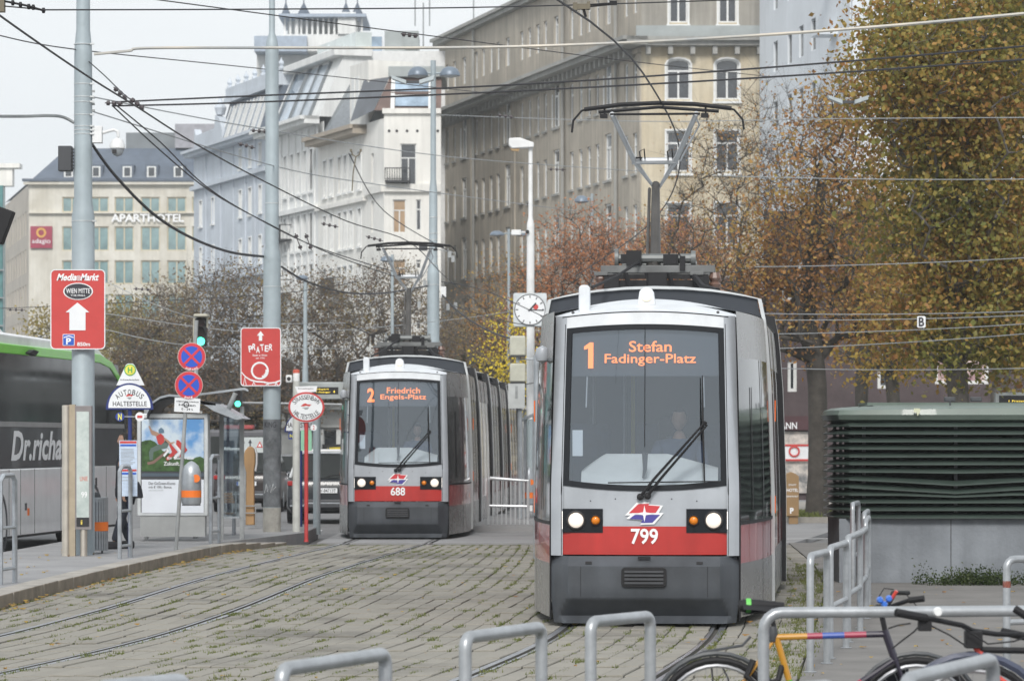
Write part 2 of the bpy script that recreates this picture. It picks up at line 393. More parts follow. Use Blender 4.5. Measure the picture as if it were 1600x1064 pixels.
# moss and grass mats: bigger tufts
tufts = [(random.choice(pts)) for _ in range(170)]
for y in np.arange(25, 48, .25):
    for _ in range(2): tufts.append((interp(RB, y) + random.uniform(-.30, .05), y, -.02))
V, F = blades(tufts, .02, .06, .008, 26, .05)
tag(link('grass_tufts', npmesh('grass_tufts', V, F, 3), grass_m), 'loose tufts of grass along the paving edge right of the nearer tram', 'grass', kind='stuff')
# fallen leaves
lf = []
for _ in range(330):
    y = random.uniform(26, 54); lf.append((interp(KB, y) + abs(random.gauss(0, .12)) + .03, y, random.uniform(.0, .03)))
for _ in range(130):
    y = random.uniform(24, 55); lf.append((random.uniform(interp(KB, y), interp(RB, y)), y, .006))
for _ in range(160): lf.append((random.uniform(1.8, 9), random.uniform(22, 41), .006))
for _ in range(40): y = random.uniform(34, 50); lf.append((random.uniform(-7, -5.7), y, .142))
V = []
for p in lf:
    a = random.uniform(0, 6.28); s = random.uniform(.015, .04); k = random.uniform(0, .02)
    for t, rr in ((0, 1), (1.3, .7), (3.14, 1.1), (4.7, .75)): V.append((p[0] + math.cos(a + t) * s * rr, p[1] + math.sin(a + t) * s * rr, p[2] + (k if t in (0, 3.14) else 0)))
leaf_dry = leafmat('fallen_leaves_tone', [(.18, .07, .02), (.42, .22, .05), (.5, .36, .08), (.3, .14, .05)], 3)
tag(link('fallen_leaves', npmesh('fallen_leaves', V, np.arange(len(V)), 4), leaf_dry), 'yellow and brown fallen leaves scattered along the kerb and paving', 'leaves', kind='stuff')
# far street: kerb, marking, grass strip right of the nearer tram
mb = MB(); mb.slab([(5.6, 72), (16, 72), (16, 90), (6.2, 90)], -.09, .12); tag(mb.build('verge_kerb', kerb_m), kind='structure')
V, F = blades([(random.uniform(5.7, 15), random.uniform(72.3, 76), .12) for _ in range(2600)], .05, .14, .02, 5, .1)
tag(link('verge_grass', npmesh('verge_grass', V, F, 3), grass_m), 'strip of mown grass round the tree beyond the vent housing', 'grass', kind='stuff')
mb = MB(); mb.add([(4.3, 60, -.0), (12, 62, -.0), (12, 62.25, 0), (4.3, 60.25, 0)], [(0, 1, 2, 3)]); tag(mb.build('road_marking', white_p), kind='structure')
mb = MB()
for k in range(3): mb.add([(-7.6 + k * .5, 65 + k * 2, -.09), (-3.95, 65 + k * 2, -.09), (-3.95, 65.5 + k * 2, -.09), (-7.6 + k * .5, 65.5 + k * 2, -.09)], [(0, 1, 2, 3)])
tag(mb.build('crossing_marking', white_p), kind='structure')
# ------------------------------------------------------------------ buildings
pane_m = mat('window_glass', (.03, .036, .045), .06, m=.0, var=.3, scale=.7, spec=1.0, coat=.6)
pane_l = mat('curtained_glass', (.30, .33, .36), .1, var=.35, scale=.5, spec=.9, coat=.5)
pane_t = mat('teal_curtained_glass', (.22, .33, .34), .12, var=.3, scale=.6, spec=.9, coat=.4)
pane_b = mat('blue_grey_glass', (.17, .21, .26), .1, var=.3, scale=.5, spec=.9)
pane_tan = mat('tan_blind_glass', (.40, .27, .16), .3, var=.15, scale=1, spec=.8)
_wc = {}
def window_mesh(w, h, arch, fw, mull, trans, surround):
    """a casement: outer frame, mullion and transom bars; arch adds a curved head"""
    key = (round(w, 2), round(h, 2), arch, fw, mull, trans, surround)
    if key in _wc: return _wc[key]
    f = MB(); d0, d1 = .10, .18; hw = w / 2; za = h - (w * .22 if arch else 0)
    f.box(-hw, -hw + fw, d0, d1, 0, za); f.box(hw - fw, hw, d0, d1, 0, za); f.box(-hw + fw, hw - fw, d0, d1, 0, fw)
    if arch:
        n = 6; o = [(hw * math.cos(math.pi * k / n), za + (h - za) * math.sin(math.pi * k / n)) for k in range(n + 1)]
        i = [((hw - fw) * math.cos(math.pi * k / n), za + (h - za - fw) * math.sin(math.pi * k / n)) for k in range(n + 1)]
        for k in range(n): f.prism([o[k], o[k + 1], i[k + 1], i[k]], d0, d1)
    else: f.box(-hw + fw, hw - fw, d0, d1, h - fw, h)
    if trans: f.box(-hw + fw, hw - fw, d0 + .01, d1, h * trans, h * trans + fw * 1.1)
    if mull: 
        for k in range(mull):
            x = -hw + w * (k + 1) / (mull + 1); f.box(x - fw * .55, x + fw * .55, d0 + .012, d1, fw, (h * trans if trans else za - fw * .2))
    if surround:
        s = surround; f.box(-hw - s, -hw, -.05, d0, -s, za); f.box(hw, hw + s, -.05, d0, -s, za); f.box(-hw - s - .05, hw + s + .05, -.14, d0, -s - .12, -s)
        if arch:
            n = 6; o2 = [((hw + s) * math.cos(math.pi * k / n), za + (h - za + s) * math.sin(math.pi * k / n)) for k in range(n + 1)]
            o = [(hw * math.cos(math.pi * k / n), za + (h - za) * math.sin(math.pi * k / n)) for k in range(n + 1)]
            for k in range(n): f.prism([o2[k], o2[k + 1], o[k + 1], o[k]], -.05, d0)
        else: f.box(-hw - s, hw + s, -.07, d0, h, h + s)
    p = MB()
    if arch:
        n = 6; o = [((hw - .01) * math.cos(math.pi * k / n), za + (h - za - .01) * math.sin(math.pi * k / n)) for k in range(n + 1)]
        p.prism([(-hw + .01, .01), (hw - .01, .01)] + o, .15, .155)
    else: p.box(-hw + .01, hw - .01, .15, .155, .01, h - .01)
    _wc[key] = (f.mesh('window'), p.mesh('pane')); return _wc[key]
def face(b, p0, p1, z0, z1, wins, wall_m, frame_m, fw=.07, mull=1, trans=.68, surround=0, th=.35, panes=None, name='wall', top=True):
    """one wall of a building from p0 to p1 (as seen left to right), with real openings; wins = (u, z, w, h, arch, pane)"""
    p0 = Vector((*p0, 0)); p1 = Vector((*p1, 0)); d = p1 - p0; Ln = d.length; rz = math.atan2(d.y, d.x)
    us = sorted({0.0, round(Ln, 3)} | {round(max(0, min(Ln, w[0] + s * w[2] / 2)), 3) for w in wins for s in (-1, 1)})
    zs = sorted({round(z0, 3), round(z1, 3)} | {round(v, 3) for w in wins for v in (w[1], w[1] + w[3])})
    mb = MB()
    idx = {}
    def vid(u, z, y):
        k = (u, z, y)
        if k not in idx: idx[k] = len(mb.v); mb.v.append((u, y, z))
        return idx[k]
    W_ = [(w[0] - w[2] / 2, w[0] + w[2] / 2, w[1], w[1] + w[3]) for w in wins]
    for i in range(len(us) - 1):
        j0 = None
        for j in range(len(zs) - 1):
            uc = (us[i] + us[i + 1]) / 2; zc = (zs[j] + zs[j + 1]) / 2
            if any(a < uc < b_ and c < zc < e for a, b_, c, e in W_): continue
            mb.f.append((vid(us[i], zs[j], 0), vid(us[i + 1], zs[j], 0), vid(us[i + 1], zs[j + 1], 0), vid(us[i], zs[j + 1], 0)))
    for a, b_, c, e in W_:   # reveals
        a, b_, c, e = [round(q, 3) for q in (a, b_, c, e)]
        A = [(a, c), (b_, c), (b_, e), (a, e)]
        k = len(mb.v); mb.v += [(x, 0, z) for x, z in A] + [(x, th, z) for x, z in A]
        mb.f += [(k + i, k + (i + 1) % 4, k + 4 + (i + 1) % 4, k + 4 + i) for i in range(4)]
    for w in wins:
        if w[4]:   # fill the square corners above an arched head
            u, z, ww, hh = w[:4]; hw = ww / 2; za = z + hh - ww * .22; n = 6
            for s in (-1, 1):
                ar = [(u + s * hw * math.cos(math.pi / 2 * k / n), za + (hh + z - za) * math.sin(math.pi / 2 * k / n)) for k in range(n + 1)]
                pol = ar + [(u + s * hw, z + hh)]
                if s > 0: pol = pol[::-1]
                mb.prism(pol[::-1] if s < 0 else pol[::-1], 0.0, .3)
    # back and ends so that the wall is solid
    mb.box(0, Ln, th, th + .05, z0, z1)
    wall = mb.build(name, wall_m, b, loc=p0 - b.location, rz=rz, smooth=False)
    for w in wins:
        if w[5] is False: continue
        fm, pm = window_mesh(w[2], w[3], w[4], fw, mull if w[2] > .75 else 0, trans, surround)
        if not fm.materials: fm.materials.append(frame_m)
        q = Matrix.Rotation(rz, 3, 'Z') @ Vector((w[0], 0, 0))
        o = link('window', fm, frame_m, b, p0 + q + Vector((0, 0, w[1])) - b.location, rz)
        pk = w[5] or (panes[random.randrange(len(panes))] if panes else pane_m)
        pn = link('pane', pm, None, o)
        if not pm.materials: pm.materials.append(pk)
        pn.material_slots[0].link = 'OBJECT'; pn.material_slots[0].material = pk
    return wall
def band(b, p0, p1, z0, z1, out, material, name='cornice', ext0=0, ext1=0, prof=None, y_in=.0):
    p0 = Vector((*p0, 0)); p1 = Vector((*p1, 0)); d = p1 - p0; Ln = d.length; rz = math.atan2(d.y, d.x)
    mb = MB(); mb.box(-ext0, Ln + ext1, -out, y_in - .003, z0, z1)
    if prof: mb.box(-ext0, Ln + ext1, -out - prof, y_in - .003, z0 + (z1 - z0) * .55, z1)
    return mb.build(name, material, b, loc=p0 - b.location, rz=rz)
def on_line(px, P, m):    # where the sight line of a photo column meets the street front X = P.x + m (Y - P.y)
    k = (px - 800) / FPX; Y = (P[0] - m * P[1]) / (k - m); return (k * Y, Y)
def ulen(a, b): return math.hypot(a[0] - b[0], a[1] - b[1])

# --- the long brown-grey office block, side front running away and beige gable front
wall_br = mat('brown_render', (.46, .415, .345), .9, var=.16, scale=.25, streak=.35, bump=.2, bscale=3)
wall_be = mat('beige_render', (.58, .49, .34), .9, var=.14, scale=.3, streak=.22, bump=.2, bscale=3, c2=(.60, .54, .42))
corn_g = mat('grey_cornice', (.36, .36, .34), .85, var=.15, scale=.5, streak=.2)
lead_m = mat('lead_flashing', (.34, .37, .37), .7, var=.12, scale=.8)
win_w = mat('window_white', (.72, .73, .72), .5, var=.05)
P4 = (7.0, 180.0); m4 = -.273; far4 = on_line(686, P4, m4)
B4 = thing('office_block', 'long brown grey office block with beige gable front behind the nearer tram', 'building', (P4[0], P4[1], 0))
L4 = ulen(far4, P4)
def u4(px): return ulen(far4, on_line(px, P4, m4))
rowsS = [(20.2, 2.25, True), (16.3, 2.2, False), (12.3, 2.3, False), (8.3, 2.3, False), (4.3, 2.3, False)]
nar = [699, 710, 744, 755, 767, 778, 815, 827, 840, 852, 893, 907, 920, 933, 978, 992]; wid = [725, 793, 869, 950]
wins = []
for z, h, ar in rowsS:
    for px in nar: wins.append((u4(px), z, .72, h, ar, None))
    for px in wid: wins.append((u4(px), z, 1.25, h + .4, ar, None))
for px in nar + wid: wins.append((u4(px), 25.0, .72 if px in nar else .9, 1.75, False, None))
face(B4, far4, P4, -.1, 28.2, wins, wall_br, win_w, fw=.11, panes=[pane_m, pane_m, pane_l], surround=0)
R4 = (PX(1187, 180) + 1.5, 180.0); wins = []
fx = lambda px: PX(px, 180) - 7.0
for z, h, ar in [(20.2, 2.2, True), (16.3, 2.2, False), (12.35, 2.25, False), (8.3, 2.3, False), (4.3, 2.3, False)]:
    for px in (1060, 1136): wins.append((fx(px), z, 1.28, h, ar, None))
for px in (1060, 1137): wins.append((fx(px), 24.35, 1.0, 2.2, False, None))
face(B4, P4, R4, -.1, 28.2, wins, wall_be, win_w, fw=.09, panes=[pane_m], surround=.10, name='wall')
# grey upper storey of the gable front
mb = MB(); 
band(B4, far4, P4, 23.05, 23.5, 1.15, corn_g, ext1=1.1, prof=.25); band(B4, P4, R4, 23.05, 23.5, .75, corn_g, ext0=.0, prof=.25)
band(B4, far4, P4, 22.75, 23.0, .18, wall_br, 'frieze'); 
band(B4, P4, R4, 23.5, 24.15, .40, lead_m, 'parapet_flashing', ext0=.3)
band(B4, far4, P4, 28.2, 28.65, .45, corn_g, 'eaves', ext1=.3, prof=.2); band(B4, P4, R4, 28.2, 28.65, .45, corn_g, 'eaves', prof=.2)
mb = MB(); mb.box(0, R4[0] - P4[0], -.02, -.004, 24.15, 28.2)
grey_r = mat('grey_render', (.36, .34, .30), .9, var=.14, scale=.3, streak=.3)
hole = [(fx(1060), 24.35, 1.0, 2.2), (fx(1137), 24.35, 1.0, 2.2)]
# grey skin round the attic windows
mb = MB(); a = [0] + [c for w in hole for c in (w[0] - .62, w[0] + .62)] + [R4[0] - P4[0]]
for k in (0, 2, 4): mb.box(a[k], a[k + 1], -.03, -.004, 24.15, 28.2)
for w in hole: mb.box(w[0] - .62, w[0] + .62, -.03, -.004, 26.7, 28.2)
mb.build('attic_render', grey_r, B4, loc=(0, 0, 0))
# brackets under the cornices: countable ones on the gable, a row on the side
brm = MB().box(-.13, .13, -.62, -.003, 22.60, 23.04).mesh('bracket')
for k in range(11): link('bracket', brm, corn_g, B4, (.35 + k * 1.2, 0, 0))
d4 = Vector((P4[0] - far4[0], P4[1] - far4[1], 0)).normalized(); rz4 = math.atan2(d4.y, d4.x)
for k in range(48):
    q = Vector((far4[0] - P4[0], far4[1] - P4[1], 0)) + d4 * (.6 + k * (L4 - 1) / 48); link('bracket', brm, corn_g, B4, q, rz4)
# pilaster strips and sills down the side
st = MB(); 
for px in (736, 804, 880, 962, 1000): u = u4(px); st.box(u - .25, u + .25, -.09, -.003, 3, 22.7)
st.build('pilaster', wall_br, B4, loc=Vector((far4[0], far4[1], 0)) - B4.location, rz=rz4)
for z, h, ar in rowsS:
    st = MB()
    for px in nar + wid: u = u4(px); w2 = .45 if px in nar else .72; st.box(u - w2, u + w2, -.12, -.003, z - .14, z - .003)
    st.build('sill', corn_g, B4, loc=Vector((far4[0], far4[1], 0)) - B4.location, rz=rz4)
st = MB()
for px in wid:
    u = u4(px); st.box(u - .74, u - .63, -.06, -.003, 20.2, 22.2); st.box(u + .63, u + .74, -.06, -.003, 20.2, 22.2)
st.build('window_surround', win_w, B4, loc=Vector((far4[0], far4[1], 0)) - B4.location, rz=rz4)
for px, w in ((743, .25), (883, .3), (966, .3)):
    u = u4(px); st = MB(); st.tube([(u, -.16, 23.6), (u, -.16, 28.2)], .09, 6); st.tube([(u, -.16, 3), (u, -.16, 22.9)], .09, 6); st.build('drainpipe', corn_g, B4, loc=Vector((far4[0], far4[1], 0)) - B4.location, rz=rz4)
mb = MB(); mb.slab([(far4[0] - P4[0], far4[1] - P4[1]), (0, 0), (R4[0] - P4[0], 0), (R4[0] - P4[0], 50)], 28.66, 28.9); mb.build('roof', lead_m, B4)

# --- white modern building at the right with small shaded windows
P5 = (PX(1187, 176), 176.0); m5 = -.118; e5 = on_line(1332, P5, m5)
wall_wb = mat('pale_blue_white_render', (.72, .76, .80), .8, var=.06, scale=.3, streak=.10)
B5 = thing('modern_apartment_block', 'tall plain white modern block with small square windows behind the autumn trees', 'building', (P5[0], P5[1], 0))
wins = []
for r0, px0 in enumerate((1212, 1234, 1252, 1271)):
    u = ulen(P5, on_line(px0, P5, m5))
    for z in (5.3, 8.4, 11.5, 14.6, 17.7, 20.8, 24.0, 27.2): wins.append((u, z, 1.05, 1.55, False, None))
face(B5, P5, e5, -.1, 36, wins, wall_wb, galv_dull, panes=[pane_m, pane_l], mull=1, trans=0)
u0 = ulen(P5, on_line(1303, P5, m5))
e5b = (e5[0] + 12, e5[1] + 3)
face(B5, e5, e5b, -.1, 36, [], wall_wb, galv_dull)
mb = MB()
for z in (11, 14.3, 17.6, 20.9, 24.2): mb.box(-.6, .9, -1.0, -.004, z, z + .18); 
dd = Vector((e5[0] - P5[0], e5[1] - P5[1], 0)).normalized()
mb.build('balcony_slab', wall_wb, B5, loc=dd * (u0), rz=math.atan2(dd.y, dd.x))

# --- white corner house with the brown glazed roof (right of the ornate terrace)
cream = mat('cream_stucco', (.79, .78, .74), .85, var=.07, scale=.4, streak=.14)
P3 = (PX(600, 200), 200.0); Q3 = (PX(689, 200), 200.0)
B3 = thing('corner_house', 'white stucco corner house with brown glazed mansard roof and a small iron balcony', 'building', (P3[0], P3[1], 0))
f3 = lambda px: PX(px, 200) - P3[0]
z3 = lambda py: PZ(py, 200)
def w3(px, y1, y0, w, pane=None): return (f3(px), z3(y0), w, (y0 - y1) * 200 / FPX, False, pane)
wins = [w3(638, 225, 292, .95), w3(624, 312, 364, .78, pane_tan), w3(654, 312, 360, .30), w3(624, 406, 446, .78, pane_tan), w3(654, 406, 420, .3), w3(624, 500, 540, .78), w3(654, 500, 515, .3), w3(624, 590, 630, .78)]
face(B3, P3, Q3, -.1, z3(172), wins, cream, win_w, fw=.06, trans=.66, panes=[pane_m])
f3b = on_line(573, P3, -.365)
wr = [(ulen(f3b, on_line(px, P3, -.365)), z3(y0), w, (y0 - y1) / 26, False, None) for px, w in ((582, .5),) for y1, y0 in ((235, 280), (310, 360), (400, 445), (490, 540))]
face(B3, f3b, P3, -.1, z3(185), wr, cream, win_w, fw=.05, panes=[pane_m])
band(B3, P3, Q3, z3(300), z3(288), .25, cream, 'string_course'); band(B3, P3, Q3, z3(178), z3(170), .2, cream, 'parapet', ext0=.1)
band(B3, f3b, P3, z3(300), z3(288), .2, cream, 'string_course')
for px in (608, 620, 636, 652, 684):
    MB().add([(f3(px) + .09 * math.cos(t * .785), -.02, z3(205) + .09 * math.sin(t * .785)) for t in range(8)], [tuple(range(8))]).build('vent_hole', black_p, B3)
br_roof = mat('brown_roof_panel', (.15, .10, .085), .6, var=.2, scale=.8); grey_roof = mat('slate_grey_sheet', (.19, .21, .225), .5, var=.15, scale=.5)
sky_glass = mat('roof_glass_blue', (.10, .17, .27), .08, var=.5, scale=.25, spec=1.0, coat=.8, c2=(.32, .42, .52))
mb = MB(); W3 = Q3[0] - P3[0]
mb.add([(-.6, .3, z3(172)), (W3, .3, z3(172)), (W3, 2.0, z3(115)), (.3, 2.0, z3(115))], [(0, 1, 2, 3)]); mb.build('mansard_roof', br_roof, B3)
mb = MB(); mb.add([(-.62, .3, z3(172)), (.28, 2.0, z3(115)), (-1.4, 4, z3(115)), (-2.2, 3.5, z3(182))], [(0, 1, 2, 3)]); mb.build('slate_slope', mat('dark_slate_sheet', (.10, .11, .125), .5, var=.2, scale=1), B3)
mb = MB(); mb.box(.2, W3 + .2, 1.6, 9, z3(116), z3(99)); mb.build('roof_parapet', lead_m, B3, bevel=.05)
def slopebox(x0, x1, za, zb, name, m, off=-.06, y_a=.3, y_b=2.0):
    def yy(z): return y_a + (y_b - y_a) * (z - z3(172)) / (z3(115) - z3(172)) + off
    a = MB(); a.add([(x0, yy(za), za), (x1, yy(za), za), (x1, yy(zb), zb), (x0, yy(zb), zb)], [(0, 1, 2, 3)]); return a.build(name, m, B3)
slopebox(f3(617), f3(669), z3(165), z3(149), 'roof_window', sky_glass, -.14); slopebox(f3(615), f3(672), z3(140), z3(122), 'roof_window', sky_glass, -.14)
for px in (613, 672): slopebox(f3(px) - .12, f3(px) + .12, z3(170), z3(118), 'roof_rib', win_w, -.2)
slopebox(f3(610), f3(674), z3(148), z3(146.5), 'roof_rib', win_w, -.2); slopebox(f3(610), f3(674), z3(143), z3(141), 'roof_rib', br_roof, -.22)
iron = mat('wrought_iron', (.03, .032, .036), .6)
def balcony(b, x0, x1, z, h, depth, loc=(0, 0, 0), rz=0):
    a = MB(); a.box(x0, x1, -depth, -.003, z - .12, z)
    a.box(x0, x1, -depth, -depth + .05, z + h - .06, z + h); a.box(x0, x1, -depth, -depth + .04, z + .06, z + .1)
    n = int((x1 - x0) / .14)
    for k in range(n + 1): x = x0 + (x1 - x0) * k / n; a.box(x - .018, x + .018, -depth + .005, -depth + .035, z, z + h)
    for x in (x0, x1 - .04): a.box(x, x + .04, -depth + .05, -.003, z + h - .06, z + h)
    return a.build('balcony', iron, b, loc=loc, rz=rz)
balcony(B3, f3(602), f3(640), z3(283), .75, .7)

# --- ornate terrace: cream near part with glazed mansard, blue-grey far part
orn_g = mat('blue_grey_stucco', (.56, .61, .67), .85, var=.08, scale=.4, streak=.15); orn_c = mat('ivory_stucco', (.76, .77, .76), .85, var=.08, scale=.4, streak=.15)
m2 = -.365; n2 = f3b; s2 = on_line(497, P3, m2); t2 = on_line(420, P3, m2); f2 = on_line(303, P3, m2)
def u_on(px, a): return ulen(a, on_line(px, P3, m2))
rz2 = math.atan2(P3[1] - f2[1], P3[0] - f2[0])
def rows_at(): return ((21.0, 2.0), (17.6, 2.0), (14.2, 2.0), (10.8, 2.0), (7.4, 2.0), (3.6, 2.4))
B2c = thing('cream_terrace_house', 'cream stucco terrace house with grey slatted mansard beside the white corner house', 'building', (s2[0], s2[1], 0))
wins = [(u_on(px, s2), z, .62, h, False, None) for px in (508, 518, 531, 540, 549, 562) for z, h in ((17.3, 2.2), (13.8, 2.2), (10.4, 2.2), (7, 2.0), (3.6, 2.2))]
face(B2c, s2, n2, -.1, 21.0, wins, cream, win_w, fw=.06, panes=[pane_l, pane_m], surround=.11)
band(B2c, s2, n2, 20.5, 21.05, .9, mat('tan_cornice', (.38, .33, .27), .85, var=.1), prof=.2)
band(B2c, s2, n2, 16.4, 16.65, .25, cream, 'string_course'); band(B2c, s2, n2, 9.5, 9.75, .25, cream, 'string_course')
Lc = ulen(s2, n2)
def mans(b, org, L, z0, z1, back, m, x0=0.0, x1=None, name='mansard_roof', off=0.0):
    x1 = L if x1 is None else x1; a = MB(); a.add([(x0, .1 + off, z0), (x1, .1 + off, z0), (x1, back + off, z1), (x0, back + off, z1), (x0, back + 2, z0), (x1, back + 2, z0), (x1, back + 2, z1), (x0, back + 2, z1)], [(0, 1, 2, 3), (1, 5, 6, 2), (0, 3, 7, 4), (3, 2, 6, 7)])
    return a.build(name, m, b, loc=Vector((org[0], org[1], 0)) - b.location, rz=rz2, smooth=False)
mans(B2c, s2, Lc, 21.05, 24.6, 2.1, grey_roof)
for k in range(12): mans(B2c, s2, Lc, 21.2, 24.3, 2.0, galv, 1.2 + k * .42, 1.32 + k * .42, 'roof_louvre', -.08)
mb = MB(); mb.box(Lc * .62, Lc - .1, 0.15, 3, 21.1, 25.0); mb.build('attic_gable', cream, B2c, rz=rz2)
mb = MB(); mb.box(Lc * .62 + .5, Lc * .62 + 1.1, .08, .14, 21.7, 24.2); mb.box(Lc * .62 + 1.4, Lc * .62 + 2, .08, .14, 21.7, 24.2); mb.build('attic_window', win_w, B2c, rz=rz2)
B2b = thing('glass_roofed_house', 'white terrace house with tall blue glass mansard and iron balconies', 'building', (t2[0], t2[1], 0))
wins = [(u_on(px, t2), z, .62, h, False, None) for px in (432, 446, 457, 467, 477, 487) for z, h in ((17.9, 2.6), (14.2, 2.2), (10.9, 2.2), (7.5, 2.0), (4, 2.0))]
face(B2b, t2, s2, -.1, 22.2, wins, orn_c, win_w, fw=.06, panes=[pane_l], surround=.11)
Lb = ulen(t2, s2); band(B2b, t2, s2, 22.0, 22.5, 1.0, orn_c, prof=.3, ext0=.3, ext1=.3); band(B2b, t2, s2, 16.6, 16.9, .3, orn_c, 'string_course'); band(B2b, t2, s2, 10.0, 10.25, .3, orn_c, 'string_course')
mans(B2b, t2, Lb, 22.5, 26.4, 1.7, orn_c)
mans(B2b, t2, Lb, 22.55, 26.2, 1.65, sky_glass, Lb * .12, Lb * .36, 'roof_glazing', -.1); mans(B2b, t2, Lb, 22.55, 26.2, 1.65, mat('pale_glazing', (.42, .48, .54), .12, var=.25, scale=.7, spec=1), Lb * .40, Lb * .80, 'roof_glazing', -.1)
for k in (.11, .37, .40, .60, .80): mans(B2b, t2, Lb, 22.55, 26.3, 1.65, grey_roof, Lb * k, Lb * k + .13, 'roof_rib', -.2)
mb = MB(); mb.box(-.2, Lb + .3, 1.0, 3.6, 26.4, 26.9); mb.build('roof_slab', orn_c, B2b, rz=rz2, bevel=.06)
mb = MB(); mb.box(3.0, Lb, 2.5, 3.6, 26.9, 28.0); mb.build('penthouse', mat('pale_green_glass', (.60, .66, .65), .25, var=.15, scale=.4, spec=.8), B2b, rz=rz2)
for z in (11.4, 15.0): balcony(B2b, u_on(440, t2) - 1.2, u_on(456, t2), z, .95, .8, rz=rz2)
balcony(B2c, u_on(524, s2) - .6, u_on(540, s2), 11.0, .95, .8, rz=rz2); 
B2a = thing('ornate_blue_grey_house', 'ornate blue grey terrace house with slate mansard, gable scroll and rooftop balustrade', 'building', (f2[0], f2[1], 0))
wins = [(u_on(px, f2), z - .6, .60, 1.75, False, None) for px in (314, 333, 376, 391, 407) for z in (17.9, 14.5, 11.1, 7.7, 4.3)] + [(u_on(px, f2), 20.6, .5, 1.3, False, None) for px in (376, 391, 407)]
face(B2a, f2, t2, -.1, 22.6, wins, orn_g, win_w, fw=.06, panes=[pane_m, pane_l], surround=.09)
La = ulen(f2, t2); band(B2a, f2, t2, 22.3, 22.75, .7, orn_g, prof=.25, ext0=.3); band(B2a, f2, t2, 19.9, 20.2, .35, orn_g, 'string_course'); band(B2a, f2, t2, 13.0, 13.25, .3, orn_g, 'string_course')
slate = mat('blue_slate', (.105, .13, .17), .6, var=.15, scale=1.2)
ub = u_on(338, f2)
mans(B2a, f2, La, 22.75, 25.7, 1.0, slate, ub, La)
for k in range(6): x = ub + 1.3 + k * 1.72; mans(B2a, f2, La, 22.95, 25.4, .9, pane_b, x, x + .75, 'attic_window', -.10); mans(B2a, f2, La, 22.95, 25.4, .9, win_w, x - .1, x, 'window_post', -.16); mans(B2a, f2, La, 22.95, 25.4, .9, win_w, x + .75, x + .85, 'window_post', -.16)
mb = MB(); mb.box(ub - .2, La, .6, 4, 25.7, 26.05); mb.box(ub - .1, La, .7, 3.8, 26.05, 26.75); mb.build('parapet', orn_g, B2a, rz=rz2)
for k in range(7):
    mb = MB(); mb.lathe([(.22, 0), (.22, .15), (.10, .22), (.2, .40), (.16, .52), (.06, .64), (.02, .8)], (ub + .3 + k * 2.2, .9, 26.75), 8); mb.build('roof_urn', orn_g, B2a, rz=rz2)
mb = MB(); mb.prism([(0, 22.75), (ub + 1.6, 22.75), (ub + 1.5, 23.6), (ub + .8, 24.6), (ub - .3, 24.9), (ub - .6, 24.0), (.6, 23.9), (.1, 24.4)], .0, .5); mb.lathe([(.3, 24.9), (.45, 25.4), (.2, 25.8), (.05, 26.2)], (ub, .3, 0), 8); mb.build('gable_scroll', orn_g, B2a, rz=rz2)
mb = MB()
for px in (322, 345, 365, 384, 399): u = u_on(px, f2); mb.box(u - .14, u + .14, -.1, -.003, 13.3, 22.2)
mb.build('pilaster', orn_g, B2a, rz=rz2)
mb = MB()
for px in (427, 440, 451, 462, 472, 482, 492): u = u_on(px, t2); mb.box(u - .13, u + .13, -.1, -.003, 10.3, 21.9)
mb.build('pilaster', orn_c, B2b, rz=rz2)

# --- buildings glimpsed above the roofs
BT = thing('rooftop_pavilion', 'white belvedere with small spired turrets rising above the terrace roofs', 'building', (PX(505, 262), 262, 0))
zT = lambda py: PZ(py, 262); xT = lambda px: PX(px, 262) - PX(505, 262)
mb = MB(); mb.box(xT(398), xT(640), 2, 12, 0, zT(80)); mb.box(xT(440), xT(568), 0, 8, zT(80), zT(54)); mb.build('wall', orn_c, BT)
mb = MB(); mb.box(xT(436), xT(572), -.5, 8.5, zT(28), zT(23)); mb.box(xT(398), xT(480), -.6, 3, zT(82), zT(58)); mb.build('cornice', mat('blue_grey_trim', (.36, .42, .5), .8), BT)
mb = MB()
for k in range(15): x = xT(443 + k * 8.6); mb.box(x, x + .16, .3, .5, zT(54), zT(28))
mb.build('colonnade', orn_c, BT)
mb = MB(); mb.box(xT(528), xT(556), -.2, 3, zT(54), zT(20)); mb.box(xT(462), xT(466), .2, 1, zT(54), zT(28)); mb.box(xT(446), xT(560), 2.4, 3, zT(54), zT(28)); mb.build('pavilion_block', orn_c, BT)
for px, w, t in ((446, 14, 22), (474, 20, 14), (540, 16, 18), (558, 18, 16)):
    mb = MB(); mb.lathe([(w / 2 * .0504, 0), (w / 2 * .05, .15), (w / 4 * .05, .6), (.05, 1.0), (.03, 1.7)], (xT(px), .5, zT(24)), 8); mb.build('turret_roof', slate, BT)
BW = thing('white_roof_annex', 'plain white rendered rooftop annex with a grey square window between the two streets', 'building', (PX(575, 222), 222, 0))
zW = lambda py: PZ(py, 222); xW = lambda px: PX(px, 222) - PX(575, 222)
mb = MB(); mb.box(xW(515), xW(700), 0, 8, 0, zW(80)); mb.build('wall', white_p, BW)
mb = MB(); mb.box(xW(545), xW(579), -.1, -.003, zW(110), zW(96)); mb.build('window', pane_t, BW)
mb = MB(); mb.box(xW(553), xW(595), 2, 6, zW(80), zW(52)); mb.build('glass_lantern', sky_glass, BW)
mb = MB(); mb.box(xW(600), xW(652), 1, 6, zW(80), zW(46)); mb.box(xW(632), xW(654), .7, 1, zW(74), zW(47)); mb.build('roof_lantern', lead_m, BW)
BK = thing('brick_roof_house', 'red brick rooftop with a small white window above the office block eaves', 'building', (PX(730, 262), 262, 0))
